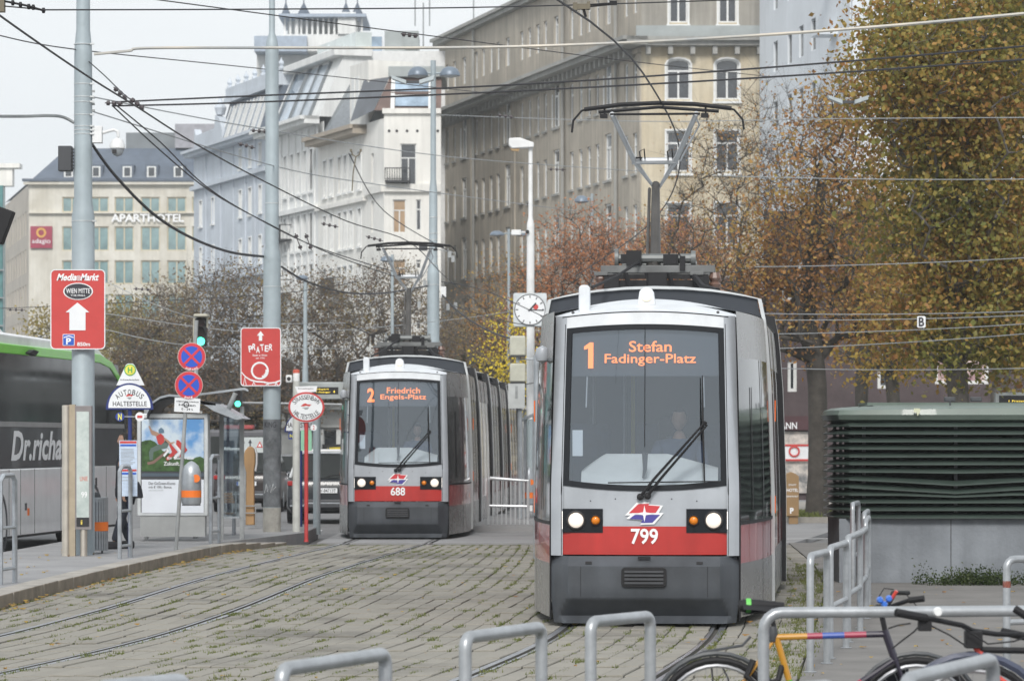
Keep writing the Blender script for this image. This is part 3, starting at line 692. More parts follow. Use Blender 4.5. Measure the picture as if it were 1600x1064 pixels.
mb = MB(); mb.box(PX(693, 262) - PX(730, 262), PX(775, 262) - PX(730, 262), 0, 6, 0, PZ(52, 262)); mb.build('wall', mat('roof_brick', (.28, .14, .10), .9, var=.2, scale=1), BK)
mb = MB(); mb.box(-1.0, -.3, -.1, -.003, PZ(72, 262), PZ(60, 262)); mb.build('window', win_w, BK)
mb = MB(); mb.tube([(-3.6, 0, 33), (-3.6, 0, 37.5)], .05, 5); mb.tube([(-5, 0, 36.2), (-2, 0, 36.2)], .03, 4); mb.tube([(-2.6, 0, 33), (-2.6, 0, 35.4)], .05, 5)
o = mb.build('roof_aerial', galv_dull, None, loc=(PX(730, 230), 230, -2.6)); tag(o, 'thin television aerial standing on the rooftops left of the brick roof', 'antenna')
for px, yt, yb in ((1030 / 3.94 + 400, 5, 75), (740, -10, 50)):
    o = MB().tube([W(px, yb, 225), W(px, yt, 225)], .05, 5).build('roof_mast', galv_dull)
    tag(o, 'bare thin mast on the roofs just left of the twin street lamp' if px < 700 else 'bare thin mast rising from the brick rooftop house', 'antenna')

# --- hotel at the far left
B1 = thing('apartment_hotel', 'cream stone hotel with blue slate mansard roof and rows of teal curtained windows', 'building', (PX(45, 280), 280, 0))
x1 = lambda px: PX(px, 280) - PX(45, 280); z1 = lambda py: PZ(py, 280)
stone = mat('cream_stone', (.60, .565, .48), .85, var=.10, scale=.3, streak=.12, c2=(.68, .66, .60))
wins = []
for y1_, y0_ in ((308, 332), (354, 392), (407, 444), (460, 497), (513, 550), (566, 603)):
    for px in (112, 155, 194, 235, 276, 315, 352): wins.append((x1(px) , z1(y0_), 1.62, (y0_ - y1_) / 18.57, False, None))
gold = mat('pale_gold_frame', (.55, .49, .36), .5)
face(B1, (PX(45, 280), 280), (PX(380, 280), 280), -.1, z1(289), wins, stone, gold, fw=.10, mull=1, trans=0, panes=[pane_t])
sidefar = (PX(8, 305), 305)
def us1(px): 
    a, b = sidefar, (PX(45, 280), 280); k = (px - 800) / FPX; t = (a[0] - k * a[1]) / ((a[0] - b[0]) - k * (a[1] - b[1])); return t * ulen(a, b)
wins = [(us1(px), z, 1.0, 2.0, False, None) for px in (12, 16, 20, 24, 28, 32, 36, 40) for z in (4, 7, 10.0, 13.0, 16.0, 19.2)]
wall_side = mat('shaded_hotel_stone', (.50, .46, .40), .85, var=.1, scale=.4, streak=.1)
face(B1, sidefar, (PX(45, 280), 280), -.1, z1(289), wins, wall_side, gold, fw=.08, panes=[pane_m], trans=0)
band(B1, (PX(45, 280), 280), (PX(380, 280), 280), z1(289), z1(285), .4, stone, 'parapet', ext0=.4); band(B1, (PX(45, 280), 280), (PX(380, 280), 280), z1(284), z1(280), .5, slate, 'gutter', ext0=.5)
band(B1, (PX(45, 280), 280), (PX(380, 280), 280), z1(334), z1(332.5), .3, stone, 'string_course')
mb = MB(); a = [(x1(45), .2, z1(284)), (x1(380), .2, z1(284)), (x1(380), 5, z1(224)), (x1(92), 5, z1(224)), (sidefar[0] - PX(45, 280), 25, z1(284)), (x1(92) + 1, 22, z1(224)), (x1(380), 25, z1(224))]
mb.add(a, [(0, 1, 2, 3), (0, 3, 5, 4), (3, 2, 6, 5)]); mb.build('mansard_roof', slate, B1, smooth=False)
for k in range(6):
    mb = MB(); mb.slab([(-.02, 0), (.02, 0), (.02, .1), (-.02, .1)], 0, 1)
for px in (105, 148, 197, 235, 277):
    mb = MB(); x = x1(px); mb.box(x - .55, x + .55, .9, 4, z1(277), z1(256)); mb.build('dormer', slate, B1, smooth=False)
    mb = MB(); mb.box(x - .38, x + .38, .82, .9, z1(276), z1(259)); f_ = mb.build('dormer_window', win_w, B1); mb = MB(); mb.box(x - .24, x + .24, .78, .815, z1(274), z1(261)); mb.build('dormer_pane', pane_m, B1)
mb = MB(); mb.box(x1(186), x1(400), 5, 14, z1(224), z1(199)); mb.build('roof_plant_room', grey_roof, B1); mb = MB(); mb.box(x1(265), x1(400), 4.5, 14, z1(224), z1(186)); mb.build('roof_plant_room', mat('mauve_cladding', (.33, .33, .36), .7), B1)
text('APARTHOTEL', x1(231), z1(341), x1(288) - x1(174), .68, -.25, letter_w, B1, off=.03)
mb = MB(); mb.box(x1(48), x1(82), -.22, -.06, z1(388), z1(354)); sg = mb.build('hotel_sign', mat('wine_red', (.33, .035, .075), .5), B1)
text('adagio', x1(65), z1(378), 1.55, .50, -.25, letter_w, sg, off=.0)
rg = MB(); o_ = disc(x1(65), z1(364), .42, 20); i_ = disc(x1(65), z1(364), .24, 20)
for k in range(20): rg.prism([o_[k], o_[(k + 1) % 20], i_[(k + 1) % 20], i_[k]], -.27, -.225)
rg.build('ring_emblem', mat('ochre_ring', (.65, .36, .08), .5), sg)
BS = thing('scaffolded_building', 'building wrapped in teal scaffold netting at the left edge', 'building', (PX(0, 240), 240, 0))
mb = MB(); mb.box(-14, PX(4, 240) - PX(0, 240), 0, 1.2, 0, PZ(290, 240)); mb.build('netting', mat('teal_netting', (.10, .24, .24), .8, var=.3, scale=.5), BS)
mb = MB(); mb.box(-14, PX(18, 240) - PX(0, 240), .4, 1.4, PZ(290, 240), PZ(262, 240)); mb.box(-14, PX(30, 240) - PX(0, 240), .2, 1.6, PZ(262, 240), PZ(255, 240)); mb.build('cornice', cream, BS)
mb = MB()
for z in range(2, 20, 2): mb.box(-14, .3, -.3, -.003, z, z + .08)
for k in range(8): x = -13 + k * 1.9; mb.box(x, x + .06, -.35, -.30, 0, 20)
mb.build('scaffold', galv_dull, BS)

# --- dark brown building low on the right with shop fronts and posters
P6 = (PX(1195, 100), 100.0); wall_d = mat('dark_brown_brick', (.085, .065, .068), .9, var=.2, scale=1.5, bump=.2)
B6 = thing('dark_brown_house', 'dark brown building with white framed windows behind the vent housing and trees', 'building', (P6[0], P6[1], 0))
x6 = lambda px: PX(px, 100) - P6[0]; z6 = lambda py: PZ(py, 100)
poster_p = mat('window_poster', (.45, .22, .26), .5, var=.5, scale=1.2, c2=(.6, .5, .45))
wins = [(x6(1238), z6(612), .28, .95, False, None), (x6(1276), z6(605), .28, .9, False, None), (x6(1384), z6(607), .5, 1.1, False, None),
        (x6(1503), z6(600), 1.62, 1.05, False, poster_p), (x6(1720), z6(600), 1.6, 1.05, False, poster_p), (x6(1503), z6(470), 1.6, 1.2, False, None), (x6(1384), z6(470), .8, 1.3, False, None), (x6(1238), z6(470), .6, 1.3, False, None)]
face(B6, P6, (PX(1800, 100), 100), -.1, z6(330), wins, wall_d, win_w, fw=.10, trans=0, panes=[pane_m])
sb = MB(); sb.box(x6(1195), x6(1262), -.25, -.004, z6(672), z6(650)); s_ = sb.build('fascia', mat('maroon_fascia', (.07, .03, .035), .5), B6)
text('ANN', x6(1231), z6(665), .50, .20, -.28, letter_w, s_)
sb = MB(); sb.box(x6(1200), x6(1262), -.1, -.004, z6(770), z6(674)); sb.build('shop_front', mat('shop_glass', (.35, .36, .37), .3, var=.5, scale=2.2, c2=(.55, .5, .45)), B6)
sb = MB(); sb.box(x6(1200), x6(1262), -.2, -.105, z6(718), z6(696)); s_ = sb.build('shop_sign', sign_w, B6)
sb = MB(); sb.box(x6(1200), x6(1262), -.22, -.205, z6(697), z6(694)); sb.box(x6(1200), x6(1262), -.22, -.205, z6(720), z6(717)); o_ = disc(x6(1240), z6(705), .17, 16); i_ = disc(x6(1240), z6(705), .12, 16)
for k in range(16): sb.prism([o_[k], o_[(k + 1) % 16], i_[(k + 1) % 16], i_[k]], -.24, -.21)
sb.build('sign_ring', red_p, s_)
# --- low buildings behind the stops
B7 = thing('arcade_building', 'pale stone building with white pilasters low behind the tram stop', 'building', (PX(505, 118), 118, 0))
x7 = lambda px: PX(px, 118) - PX(505, 118); z7 = lambda py: PZ(py, 118)
st7 = mat('pale_grey_stone', (.42, .43, .42), .85, var=.12, scale=.7)
face(B7, (PX(440, 118), 118), (PX(845, 118), 118), -.1, z7(636), [(x7(p) + PX(505, 118) - PX(440, 118), .6, .55, 1.6, False, None) for p in (478, 516, 556, 590, 640, 680, 720, 760, 800)], st7, win_w, panes=[pane_m], trans=0)
mb = MB(); mb.box(x7(440), x7(845), -.3, -.004, z7(668), z7(664)); mb.box(x7(440), x7(845), -.3, -.004, z7(640), z7(634))
mb.build('cornice', st7, B7)
mb = MB()
for p in (494, 502, 530, 540, 575, 610, 660): mb.box(x7(p) - .09, x7(p) + .09, -.2, -.004, 0, z7(670))
mb.build('pilaster', win_w, B7)
mb = MB(); mb.box(x7(505), x7(545), -.6, -.35, z7(720), z7(694)); s_ = mb.build('shop_sign', black_p, B7)
mb = MB(); mb.prism([(x7(512), z7(713)), (x7(541), z7(712)), (x7(543), z7(698)), (x7(513), z7(699))], -.64, -.61); mb.build('yellow_board', mat('yellow_board', (.7, .55, .05), .5), s_)
# ------------------------------------------------------------------ trees
bark_d = mat('dark_bark', (.065, .058, .05), .9, var=.3, scale=4, bump=.5, bscale=20)
bark_g = mat('grey_bark', (.11, .10, .09), .9, var=.3, scale=4, bump=.5, bscale=20)
def grow(trunk, ells, n, seed, jit=.075, limb_r=.035, step=.55):
    """trunk = list of (x,y,z); ells = crown ellipsoids (cx,cy,cz,rx,ry,rz); returns nodes, parents, tips"""
    g = np.random.default_rng(seed); nodes = [np.array(p, float) for p in trunk]; par = [-1] + list(range(len(trunk) - 1))
    tips = []; wts = np.array([e[3] * e[4] * e[5] for e in ells]) ** .8; wts /= wts.sum()
    while len(tips) < n:
        e = ells[g.choice(len(ells), p=wts)]; d = g.normal(size=3); d /= np.linalg.norm(d); r = g.uniform(0, 1) ** .42
        p = np.array([e[0] + d[0] * r * e[3], e[1] + d[1] * r * e[4], e[2] + d[2] * r * e[5]]); tips.append(p)
    top = nodes[len(trunk) // 2]; tips.sort(key=lambda p: np.linalg.norm(p - top)); tipidx = []
    arr = np.zeros((n * 14 + len(trunk) + 10, 3)); cnt = len(nodes); arr[:cnt] = nodes; par = list(par); start = max(1, len(trunk) // 2)
    for p in tips:
        dd = arr[start:cnt] - p; dist = np.sqrt((dd ** 2).sum(1)) + np.maximum(0, arr[start:cnt, 2] - p[2] + .1) * 1.3; k = int(dist.argmin()) + start
        a = arr[k].copy(); L_ = np.linalg.norm(p - a); m = max(1, min(12, int(L_ / step))); prev = k
        for i in range(1, m + 1):
            t = i / m; q = a + (p - a) * t; q = q + g.normal(0, jit * L_ / m if i < m else 0, 3); q[2] += math.sin(t * 3.14) * L_ * .05
            if cnt >= len(arr): arr = np.vstack([arr, np.zeros((5000, 3))])
            arr[cnt] = q; par.append(prev); prev = cnt; cnt += 1
        tipidx.append(prev)
    w = np.zeros(cnt); ch = np.zeros(cnt, int)
    for i in range(cnt): 
        if par[i] >= 0: ch[par[i]] += 1
    w[ch == 0] = 1
    for i in range(cnt - 1, 0, -1): w[par[i]] += w[i]
    return arr[:cnt], par, tipidx, w
def tube_set(nodes, par, rad, sel, sides=4):
    V = []; F = []; c = 0
    for i in sel:
        a = nodes[par[i]]; b = nodes[i]; d = b - a; L_ = np.linalg.norm(d)
        if L_ < 1e-4: continue
        d = d / L_; u = np.cross(d, (0, 0, 1) if abs(d[2]) < .9 else (1, 0, 0)); u /= np.linalg.norm(u); w = np.cross(d, u)
        ns = sides if rad[par[i]] < .06 else 8
        for p, r in ((a - d * rad[par[i]] * .3, rad[par[i]]), (b, rad[i])):
            for k in range(ns): t = 6.2832 * k / ns; V.append(p + (u * math.cos(t) + w * math.sin(t)) * r)
        for k in range(ns): F.append((c + k, c + (k + 1) % ns, c + ns + (k + 1) % ns, c + ns + k))
        c += 2 * ns
    return V, F
def leaves(P, n, spread, size, seed, flat=.5):
    g = np.random.default_rng(seed); P = np.repeat(P, n, 0); N = len(P); C = P + g.normal(0, spread, (N, 3))
    nn = g.normal(size=(N, 3)); nn[:, 2] += flat; nn /= np.linalg.norm(nn, axis=1)[:, None]
    a = np.cross(nn, g.normal(size=(N, 3))); a /= np.linalg.norm(a, axis=1)[:, None] + 1e-9; b = np.cross(nn, a)
    s = size * g.uniform(.55, 1.25, N)[:, None]; k = g.uniform(.5, .9, N)[:, None]
    V = np.stack([C - a * s, C - b * s * k, C + a * s * 1.1, C + b * s * k], 1).reshape(-1, 3); return V, np.arange(len(V)).reshape(-1, 4)
def tree(label, base, trunk, ells, ntips, nleaf, spread, size, lm, bark, r0, seed, group=None, twigs=0, rtw=.006, cat='tree', name='autumn_tree', expo=.64):
    t = thing(name, label, cat, base, group=group); nodes, par, tips, w = grow(trunk, ells, ntips, seed)
    rad = np.maximum(rtw, r0 * (w / w.max()) ** expo); nt = len(trunk); 
    tr = MB(); tr.tube([Vector(p) for p in trunk], [max(rad[i], r0 * (1 - .45 * i / (nt - 1))) * (1.35 if i == 0 else 1) for i in range(nt)], 12); tr.build('trunk', bark, t)
    V, F = tube_set(nodes, par, rad, range(nt, len(nodes))); 
    mb = MB(); mb.v = [tuple(p) for p in V]; mb.f = F; mb.build('branches', bark, t)
    if twigs:
        g = np.random.default_rng(seed + 5); T = nodes[tips]; T = np.repeat(T, twigs, 0); D = g.normal(0, .45, T.shape); D[:, 2] = np.abs(D[:, 2]) * .9 + .1
        E = T + D; sd_ = g.normal(0, 1, T.shape); sd_ /= np.linalg.norm(sd_, axis=1)[:, None]; q = sd_ * rtw * .8
        V = np.stack([T - q, T + q, E], 1).reshape(-1, 3); link('twigs', npmesh('twigs', V, np.arange(len(V)), 3), bark, t)
    if nleaf:
        small = np.array([i for i in range(nt, len(nodes)) if rad[i] < r0 * .28]); sel = np.concatenate([small, np.array(tips)])
        V, F = leaves(nodes[sel], nleaf, spread, size, seed + 9); link('foliage', npmesh('foliage', V, F, 4), lm, t)
    return t
lm_green = leafmat('maple_green_gold', [(.09, .105, .03), (.16, .17, .04), (.25, .22, .055), (.36, .25, .06), (.36, .17, .06), (.18, .155, .055)], .45)
lm_rust = leafmat('rust_leaves', [(.18, .11, .065), (.31, .15, .065), (.42, .22, .07), (.38, .28, .08), (.22, .13, .08)], .5)
lm_orange = leafmat('orange_leaves', [(0.300, 0.120, 0.060), (0.450, 0.180, 0.075), (0.540, 0.255, 0.120), (0.360, 0.180, 0.120)], .6)
lm_brown = leafmat('brown_grey_leaves', [(.11, .08, .065), (.16, .11, .08), (.20, .14, .085), (.24, .19, .07), (.13, .10, .08)], .35)
lm_yellow = leafmat('yellow_leaves', [(0.420, 0.330, 0.045), (0.690, 0.540, 0.045), (0.825, 0.630, 0.060), (0.450, 0.420, 0.075)], 1)
lm_olive = leafmat('olive_leaves', [(0.135, 0.135, 0.045), (0.255, 0.225, 0.060), (0.360, 0.270, 0.075), (0.210, 0.180, 0.075)], .8)
def rel(px, py, Y, base): p = W(px, py, Y); return (p.x - base[0], Y - base[1], p.z)
def E(px, py, rx, ry, Y, base, dy=2.0):
    c = rel(px, py, Y, base); k = Y / FPX; return (c[0], c[1], c[2], rx * k, dy, ry * k)
# big green-gold trees filling the top right
b = (PX(1500, 62), 62, 0)
MAPLE = tree('large maple with green and gold leaves filling the upper right corner', b, [(0, 0, 0), (.05, 0, 1.2), (0, .1, 2.4), (-.1, 0, 3.5), (.1, .1, 4.8), (0, 0, 6.2), (.1, 0, 7.6)],
     [E(1470, 300, 125, 130, 62, b), E(1560, 200, 120, 160, 62, b), E(1470, 90, 120, 110, 61, b), E(1590, 420, 120, 120, 62, b), E(1450, 430, 100, 90, 62, b, 1.6), E(1560, 20, 130, 100, 62, b), E(1400, 150, 75, 85, 61, b, 1.4), E(1405, 40, 70, 80, 62, b, 1.6), E(1470, 180, 100, 120, 64, b, 2), E(1520, 520, 120, 55, 62, b, 1.6), E(1420, 520, 60, 45, 62, b, 1.2), E(1590, 540, 70, 40, 62, b, 1.2)], 1350, 22, .33, .054, lm_green, bark_g, .20, 3, twigs=2)
b = (PX(1660, 74), 74, 0)
tree('gold and brown tree at the right edge behind the large maple', b, [(0, 0, 0), (0, 0, 2), (.1, 0, 3.6), (0, 0, 5.2), (0, 0, 7)],
     [E(1600, 120, 110, 150, 74, b), E(1610, 330, 120, 150, 74, b), E(1650, 20, 130, 120, 74, b), E(1560, 480, 110, 60, 74, b, 1.5), E(1480, 520, 60, 30, 74, b, 1)], 820, 20, .34, .062, lm_green, bark_d, .22, 4, twigs=1)
# rust coloured tree with the forked trunk beside the vent housing
b = (PX(1277, 73), 73, 0)
tree('rust coloured tree with thick forked trunk left of the vent housing', b, [(0, 0, 0), (.0, 0, 1.0), (.02, 0, 2.0), (.0, 0, 3.0), (-.06, 0, 3.6), (-.15, .2, 4.6), (-.1, 0, 6.0), (.1, 0, 7.4)],
     [E(1290, 280, 85, 150, 73, b), E(1220, 380, 80, 120, 73, b), E(1330, 400, 80, 100, 73, b), E(1250, 480, 120, 70, 73, b), E(1180, 420, 90, 80, 73, b, 1.5), E(1300, 170, 60, 70, 73, b, 1.2), E(1370, 500, 90, 50, 73, b, 1.5)], 640, 9, .30, .050, lm_rust, bark_d, .21, 6, twigs=6)
b = (PX(1400, 84), 84, 0)
tree('tree with slanting dark trunk and yellow leaves behind the vent housing', b, [(0, 0, 0), (0, 0, 1.6), (-.05, 0, 2.6), (-.15, 0, 3.8), (-.3, 0, 5.2), (-.4, 0, 6.6)],
     [E(1400, 470, 90, 70, 84, b), E(1360, 560, 60, 35, 84, b, 1), E(1400, 330, 80, 110, 84, b), E(1430, 560, 60, 30, 84, b, 1)], 340, 9, .27, .065, leafmat('gold_brown', [(.16, .08, .03), (.26, .15, .03), (.36, .26, .04), (.18, .10, .04)], .6), bark_d, .17, 8, twigs=2)
b = (PX(1345, 90), 90, 0)
tree('thin dark tree between the forked tree and the slanting tree', b, [(0, 0, 0), (0, 0, 2), (.03, 0, 3.4), (.1, 0, 5), (0, 0, 6.5)],
     [E(1340, 450, 70, 90, 90, b), E(1330, 540, 50, 40, 90, b, 1), E(1300, 330, 70, 100, 90, b)], 220, 4, .26, .06, lm_rust, bark_d, .18, 9, twigs=2)
b = (PX(1555, 88), 88, 0)
tree('tree with pale trunk in front of the poster windows', b, [(0, 0, 0), (0, 0, 1.6), (.1, 0, 3.0), (.3, 0, 4.2), (.4, 0, 6)], [E(1580, 500, 80, 70, 88, b), E(1500, 520, 90, 45, 88, b, 1.3)], 260, 9, .27, .065, lm_olive, bark_g, .22, 10, twigs=2)
# nearly bare tree in front of the beige gable
b = (PX(1150, 96), 96, 0)
tree('nearly bare tree with fine rising twigs in front of the beige gable', b, [(0, 0, 0), (0, 0, 2.2), (.05, 0, 4.0), (0, 0, 5.6), (.1, 0, 7.4)],
     [E(1150, 330, 110, 130, 96, b), E(1190, 230, 60, 120, 96, b), E(1060, 380, 70, 80, 96, b), E(1110, 250, 70, 70, 96, b)], 520, 3, .24, .042, lm_rust, bark_d, .12, 12, twigs=7, rtw=.008, expo=.72)
# orange row along the office block
for i, (px, Y, yt, rx, lab) in enumerate(((900, 118, 330, 95, 'small orange leaved tree directly behind the nearer tram pantograph foot'), (1060, 112, 340, 100, 'orange leaved tree right of the nearer tram pantograph'),
                                          (790, 138, 400, 80, 'orange brown tree behind the platform clock'), (1010, 130, 345, 90, 'orange leaved tree half hidden behind the pantograph mast'), (1160, 116, 430, 80, 'orange gold tree above the right roof edge of the nearer tram'))):
    b = (PX(px, Y), Y, 0)
    tree(lab, b, [(0, 0, 0), (0, 0, 2.2), (.05, 0, 3.6), (0, 0, 5)], [E(px, yt + 90, rx, 100, Y, b, 2.4), E(px - 30, yt + 170, rx, 90, Y, b, 2.2), E(px + 30, yt + 60, rx * .7, 60, Y, b, 2)], 450, 11, .30, .048, lm_orange if i != 2 else lm_rust, bark_d, .17, 20 + i, group='orange street trees along the office block', twigs=6, rtw=.009)
# brown grey row in front of the terrace
for i, (px, Y, yt, rx, lab) in enumerate(((250, 112, 440, 85, 'brown grey tree left of the green traffic light'), (350, 108, 408, 95, 'wide brown tree between the traffic light and the tall pole'), (480, 116, 415, 100, 'brown tree right of the tall pole behind the tram stop sign'),
                                          (590, 122, 405, 95, 'brown tree behind the farther tram pantograph'), (660, 135, 470, 80, 'grey brown tree behind the twin lamp post'), (190, 128, 470, 70, 'olive brown tree beside the red shopping sign'), (720, 150, 470, 80, 'thin brown tree between the lamp post and the clock'))):
    b = (PX(px, Y), Y, 0)
    tree(lab, b, [(0, 0, 0), (0, 0, 1.6), (.05, 0, 2.8), (0, 0, 4.2)], [E(px, yt + 90, rx, 90, Y, b, 2.6), E(px - 20, yt + 170, rx * 1.1, 90, Y, b, 2.6), E(px + 20, yt + 60, rx * .7, 60, Y, b, 2)], 460, 8, .30, .046, lm_olive if i == 5 else lm_brown, bark_g, .16, 40 + i, group='brown street trees before the terrace', twigs=6, rtw=.010)
b = (PX(790, 96), 96, 0)
tree('yellow leaved young tree behind the grey loudspeaker boxes', b, [(0, 0, 0), (0, 0, 1.4), (.03, 0, 2.4), (0, 0, 3.4)], [E(790, 570, 50, 60, 96, b, 1), E(820, 600, 30, 60, 96, b, 1), E(800, 500, 35, 30, 96, b, .6)], 170, 6, .16, .045, lm_yellow, bark_g, .06, 61, twigs=2)
b = (PX(70, 150), 150, 0)
tree('yellow green tree in front of the hotel at the left edge', b, [(0, 0, 0), (0, 0, 2.2), (.05, 0, 4.0), (0, 0, 5)], [E(75, 510, 35, 35, 150, b, 1.5), E(150, 520, 40, 30, 150, b, 1.5), E(190, 500, 45, 40, 150, b, 1.5)], 200, 6, .3, .08, lm_olive, bark_g, .12, 62, twigs=2)
# hedge masses low behind the stops
g = np.random.default_rng(99)
P = np.stack([g.uniform(-17, 3.5, 4200), g.uniform(122, 127, 4200), g.uniform(0, 4.4, 4200)], 1); V, F = leaves(P, 9, .3, .13, 3)
tag(link('shrub_belt', npmesh('shrub_belt', V, F), leafmat('dull_shrub', [(.03, .035, .02), (.07, .06, .035), (.12, .09, .05), (.05, .05, .03)], .5)), 'dense dull brown and green undergrowth beneath the far trees', 'shrubs', kind='stuff')
# weeds at the foot of the vent housing
P = np.stack([np.clip(g.normal(PX(1530, 41), .36, 420), PX(1440, 41), 9), g.uniform(40.9, 41.5, 420), np.abs(g.normal(0, .07, 420))], 1); V, F = leaves(P, 10, .04, .016, 5)
tag(link('weeds', npmesh('weeds', V, F), leafmat('weed_green', [(.02, .035, .012), (.045, .07, .02), (.08, .10, .03)], 4)), 'low dark green weeds growing along the concrete base of the vent housing', 'weeds', kind='stuff')

# two maple copies added unseen behind the viewer for the nearer windscreen to mirror
copy_tree(MAPLE, 'maple copy added out of view behind the viewer, for the windscreen of tram 799 to mirror', (15, -22, 0), R(70)); copy_tree(MAPLE, 'second maple copy added out of view behind the viewer, only to be reflected', (-24, -30, 0), R(200))
# ------------------------------------------------------------------ people
skin_m = mat('skin', (.48, .29, .21), .6, var=.05); hair_m = mat('dark_hair', (.02, .015, .012), .7, var=.1)
coat_m = mat('dark_coat_cloth', (.018, .02, .028), .9, var=.2, scale=12); trous_m = mat('dark_trousers', (.02, .024, .035), .9, var=.2, scale=12); jacket_m = mat('navy_jacket', (.05, .07, .12), .85, var=.2, scale=10)
def skinned(name, joints, edges, m, parent, sub=2):
    me = bpy.data.meshes.new(name); names = list(joints); me.from_pydata([joints[k][:3] for k in names], [(names.index(a), names.index(b)) for a, b in edges], [])
    o = link(name, me, m, parent); md = o.modifiers.new('skin', 'SKIN'); md.use_smooth_shade = True
    sv = me.skin_vertices[0].data
    for i, k in enumerate(names): r = joints[k][3:]; sv[i].radius = (r[0], r[-1]); sv[i].use_root = (i == 0)
    s = o.modifiers.new('smooth', 'SUBSURF'); s.levels = sub; s.render_levels = sub; return o
def head_on(parent, c, tilt=0, r=1.0, hair=True, turn=0):
    """a face on an egg: brow, nose, mouth and ears pushed out of one surface; facing -y before it is turned"""
    vs = []; fs = []; nu, nv = 24, 18; M = Matrix.Rotation(turn, 3, 'Z') @ Matrix.Rotation(tilt, 3, 'X')
    for j in range(nv + 1):
        ph = math.pi * j / nv; z = math.cos(ph)
        for i in range(nu):
            th = 2 * math.pi * i / nu; x = math.sin(ph) * math.sin(th); y = -math.sin(ph) * math.cos(th)
            sx, sy, sz = .076, .096, .118
            if z < -.2: sx *= 1 - .30 * (-.2 - z); sy *= 1 - .12 * (-.2 - z)
            X, Y, Z = x * sx, y * sy, z * sz
            if y < -.3:
                Y -= .020 * math.exp(-((x / .13) ** 2) - ((z + .12) / .16) ** 2) + .004 * math.exp(-((z - .12) / .08) ** 2) + .005 * math.exp(-((x / .3) ** 2) - ((z + .52) / .07) ** 2)
                Y += .008 * math.exp(-(((abs(x) - .36) / .14) ** 2) - ((z - .02) / .09) ** 2)
            if abs(y) < .25 and abs(z + .05) < .28: X *= 1.10
            vs.append(M @ Vector((X * r, Y * r, Z * r)) + Vector(c))
    for j in range(nv):
        for i in range(nu): a = j * nu + i; b = j * nu + (i + 1) % nu; fs.append((a, b, b + nu, a + nu))
    o = MB().add(vs, fs).build('head', skin_m, parent)
    h = MB(); vs = []; fs = []
    for j in range(9):
        ph = 1.75 * j / 8
        for i in range(20):
            th = 2 * math.pi * i / 20; lim = 1.0 if math.cos(th) < .45 else .50; p = ph * (lim if math.cos(th) > .2 else 1)
            q = Vector((math.sin(p) * math.sin(th) * .083, -math.sin(p) * math.cos(th) * .103 + .004, math.cos(p) * .127)); vs.append(M @ (q * r) + Vector(c))
    for j in range(8):
        for i in range(20): a = j * 20 + i; b = j * 20 + (i + 1) % 20; fs.append((a, b, b + 20, a + 20))
    h.add(vs, fs).build('hair', hair_m, parent); return o
def hand(parent, p, d, up, s=1.0, side=1):
    """palm, four unequal curled fingers and a thumb leaving the side of the palm"""
    p, d, up = Vector(p), Vector(d).normalized(), Vector(up).normalized(); r = d.cross(up).normalized() * side; J = {'wrist': (*p, .024 * s, .018 * s), 'palm': (*(p + d * .045 * s), .036 * s, .016 * s), 'knuckles': (*(p + d * .085 * s), .038 * s, .014 * s)}
    ed = [('wrist', 'palm'), ('palm', 'knuckles')]; o = skinned('hand', J, ed, skin_m, parent, 1)
    mb = MB()
    for k, L_ in enumerate((.068, .078, .072, .056)):
        b = p + d * .085 * s + r * (k - 1.5) * .021 * s; q1 = b + (d * .55 - up * .25) * L_ * s; q2 = q1 + (d * .15 - up * .42) * L_ * s; mb.tube([b - d * .02, b, q1, q2], [.009 * s, .010 * s, .009 * s, .007 * s], 6)
    b = p + d * .03 * s - r * .032 * s; q = b - r * .028 * s + d * .03 * s; mb.tube([b, q, q + d * .028 * s - up * .01], [.012 * s, .011 * s, .008 * s], 6)
    mb.build('fingers', skin_m, o); return o
def driver(label, loc, rz):
    t = thing('person', label, 'person', loc, rz)
    skinned('body', {'pelvis': (0, .1, .0, .15, .12), 'waist': (0, .08, .16, .13, .10), 'chest': (0, .03, .36, .155, .11), 'neck0': (0, .0, .49, .06, .06), 'neck': (0, -.03, .56, .052, .052), 'kl': (-.12, -.42, .03, .08, .08), 'kr': (.12, -.42, .03, .08, .08), 'fl': (-.12, -.40, -.38, .05, .05), 'fr': (.12, -.40, -.38, .05, .05)},
            [('pelvis', 'waist'), ('waist', 'chest'), ('chest', 'neck0'), ('neck0', 'neck'), ('pelvis', 'kl'), ('pelvis', 'kr'), ('kl', 'fl'), ('kr', 'fr')], skin_m, t)
    skinned('jacket', {'waist': (0, .08, .05, .17, .14), 'mid': (0, .06, .2, .17, .13), 'chest': (0, .03, .38, .19, .13), 'collar': (0, -.0, .49, .085, .08), 'sl': (-.20, .02, .41, .075, .07), 'el': (-.27, -.18, .20, .055, .055), 'wl': (-.26, -.42, .24, .04, .04), 'sr': (.20, .02, .41, .075, .07), 'er': (.25, -.15, .17, .055, .055), 'wr': (.10, -.36, .22, .04, .04)},
            [('waist', 'mid'), ('mid', 'chest'), ('chest', 'collar'), ('chest', 'sl'), ('sl', 'el'), ('el', 'wl'), ('chest', 'sr'), ('sr', 'er'), ('er', 'wr')], jacket_m, t)
    hand(t, (-.262, -.45, .242), (.0, -1, -.1), (0, 0, 1)); hand(t, (.085, -.39, .222), (-.4, -1, -.1), (0, 0, 1), side=-1)
    head_on(t, (0, -.05, .675), tilt=.22); return t

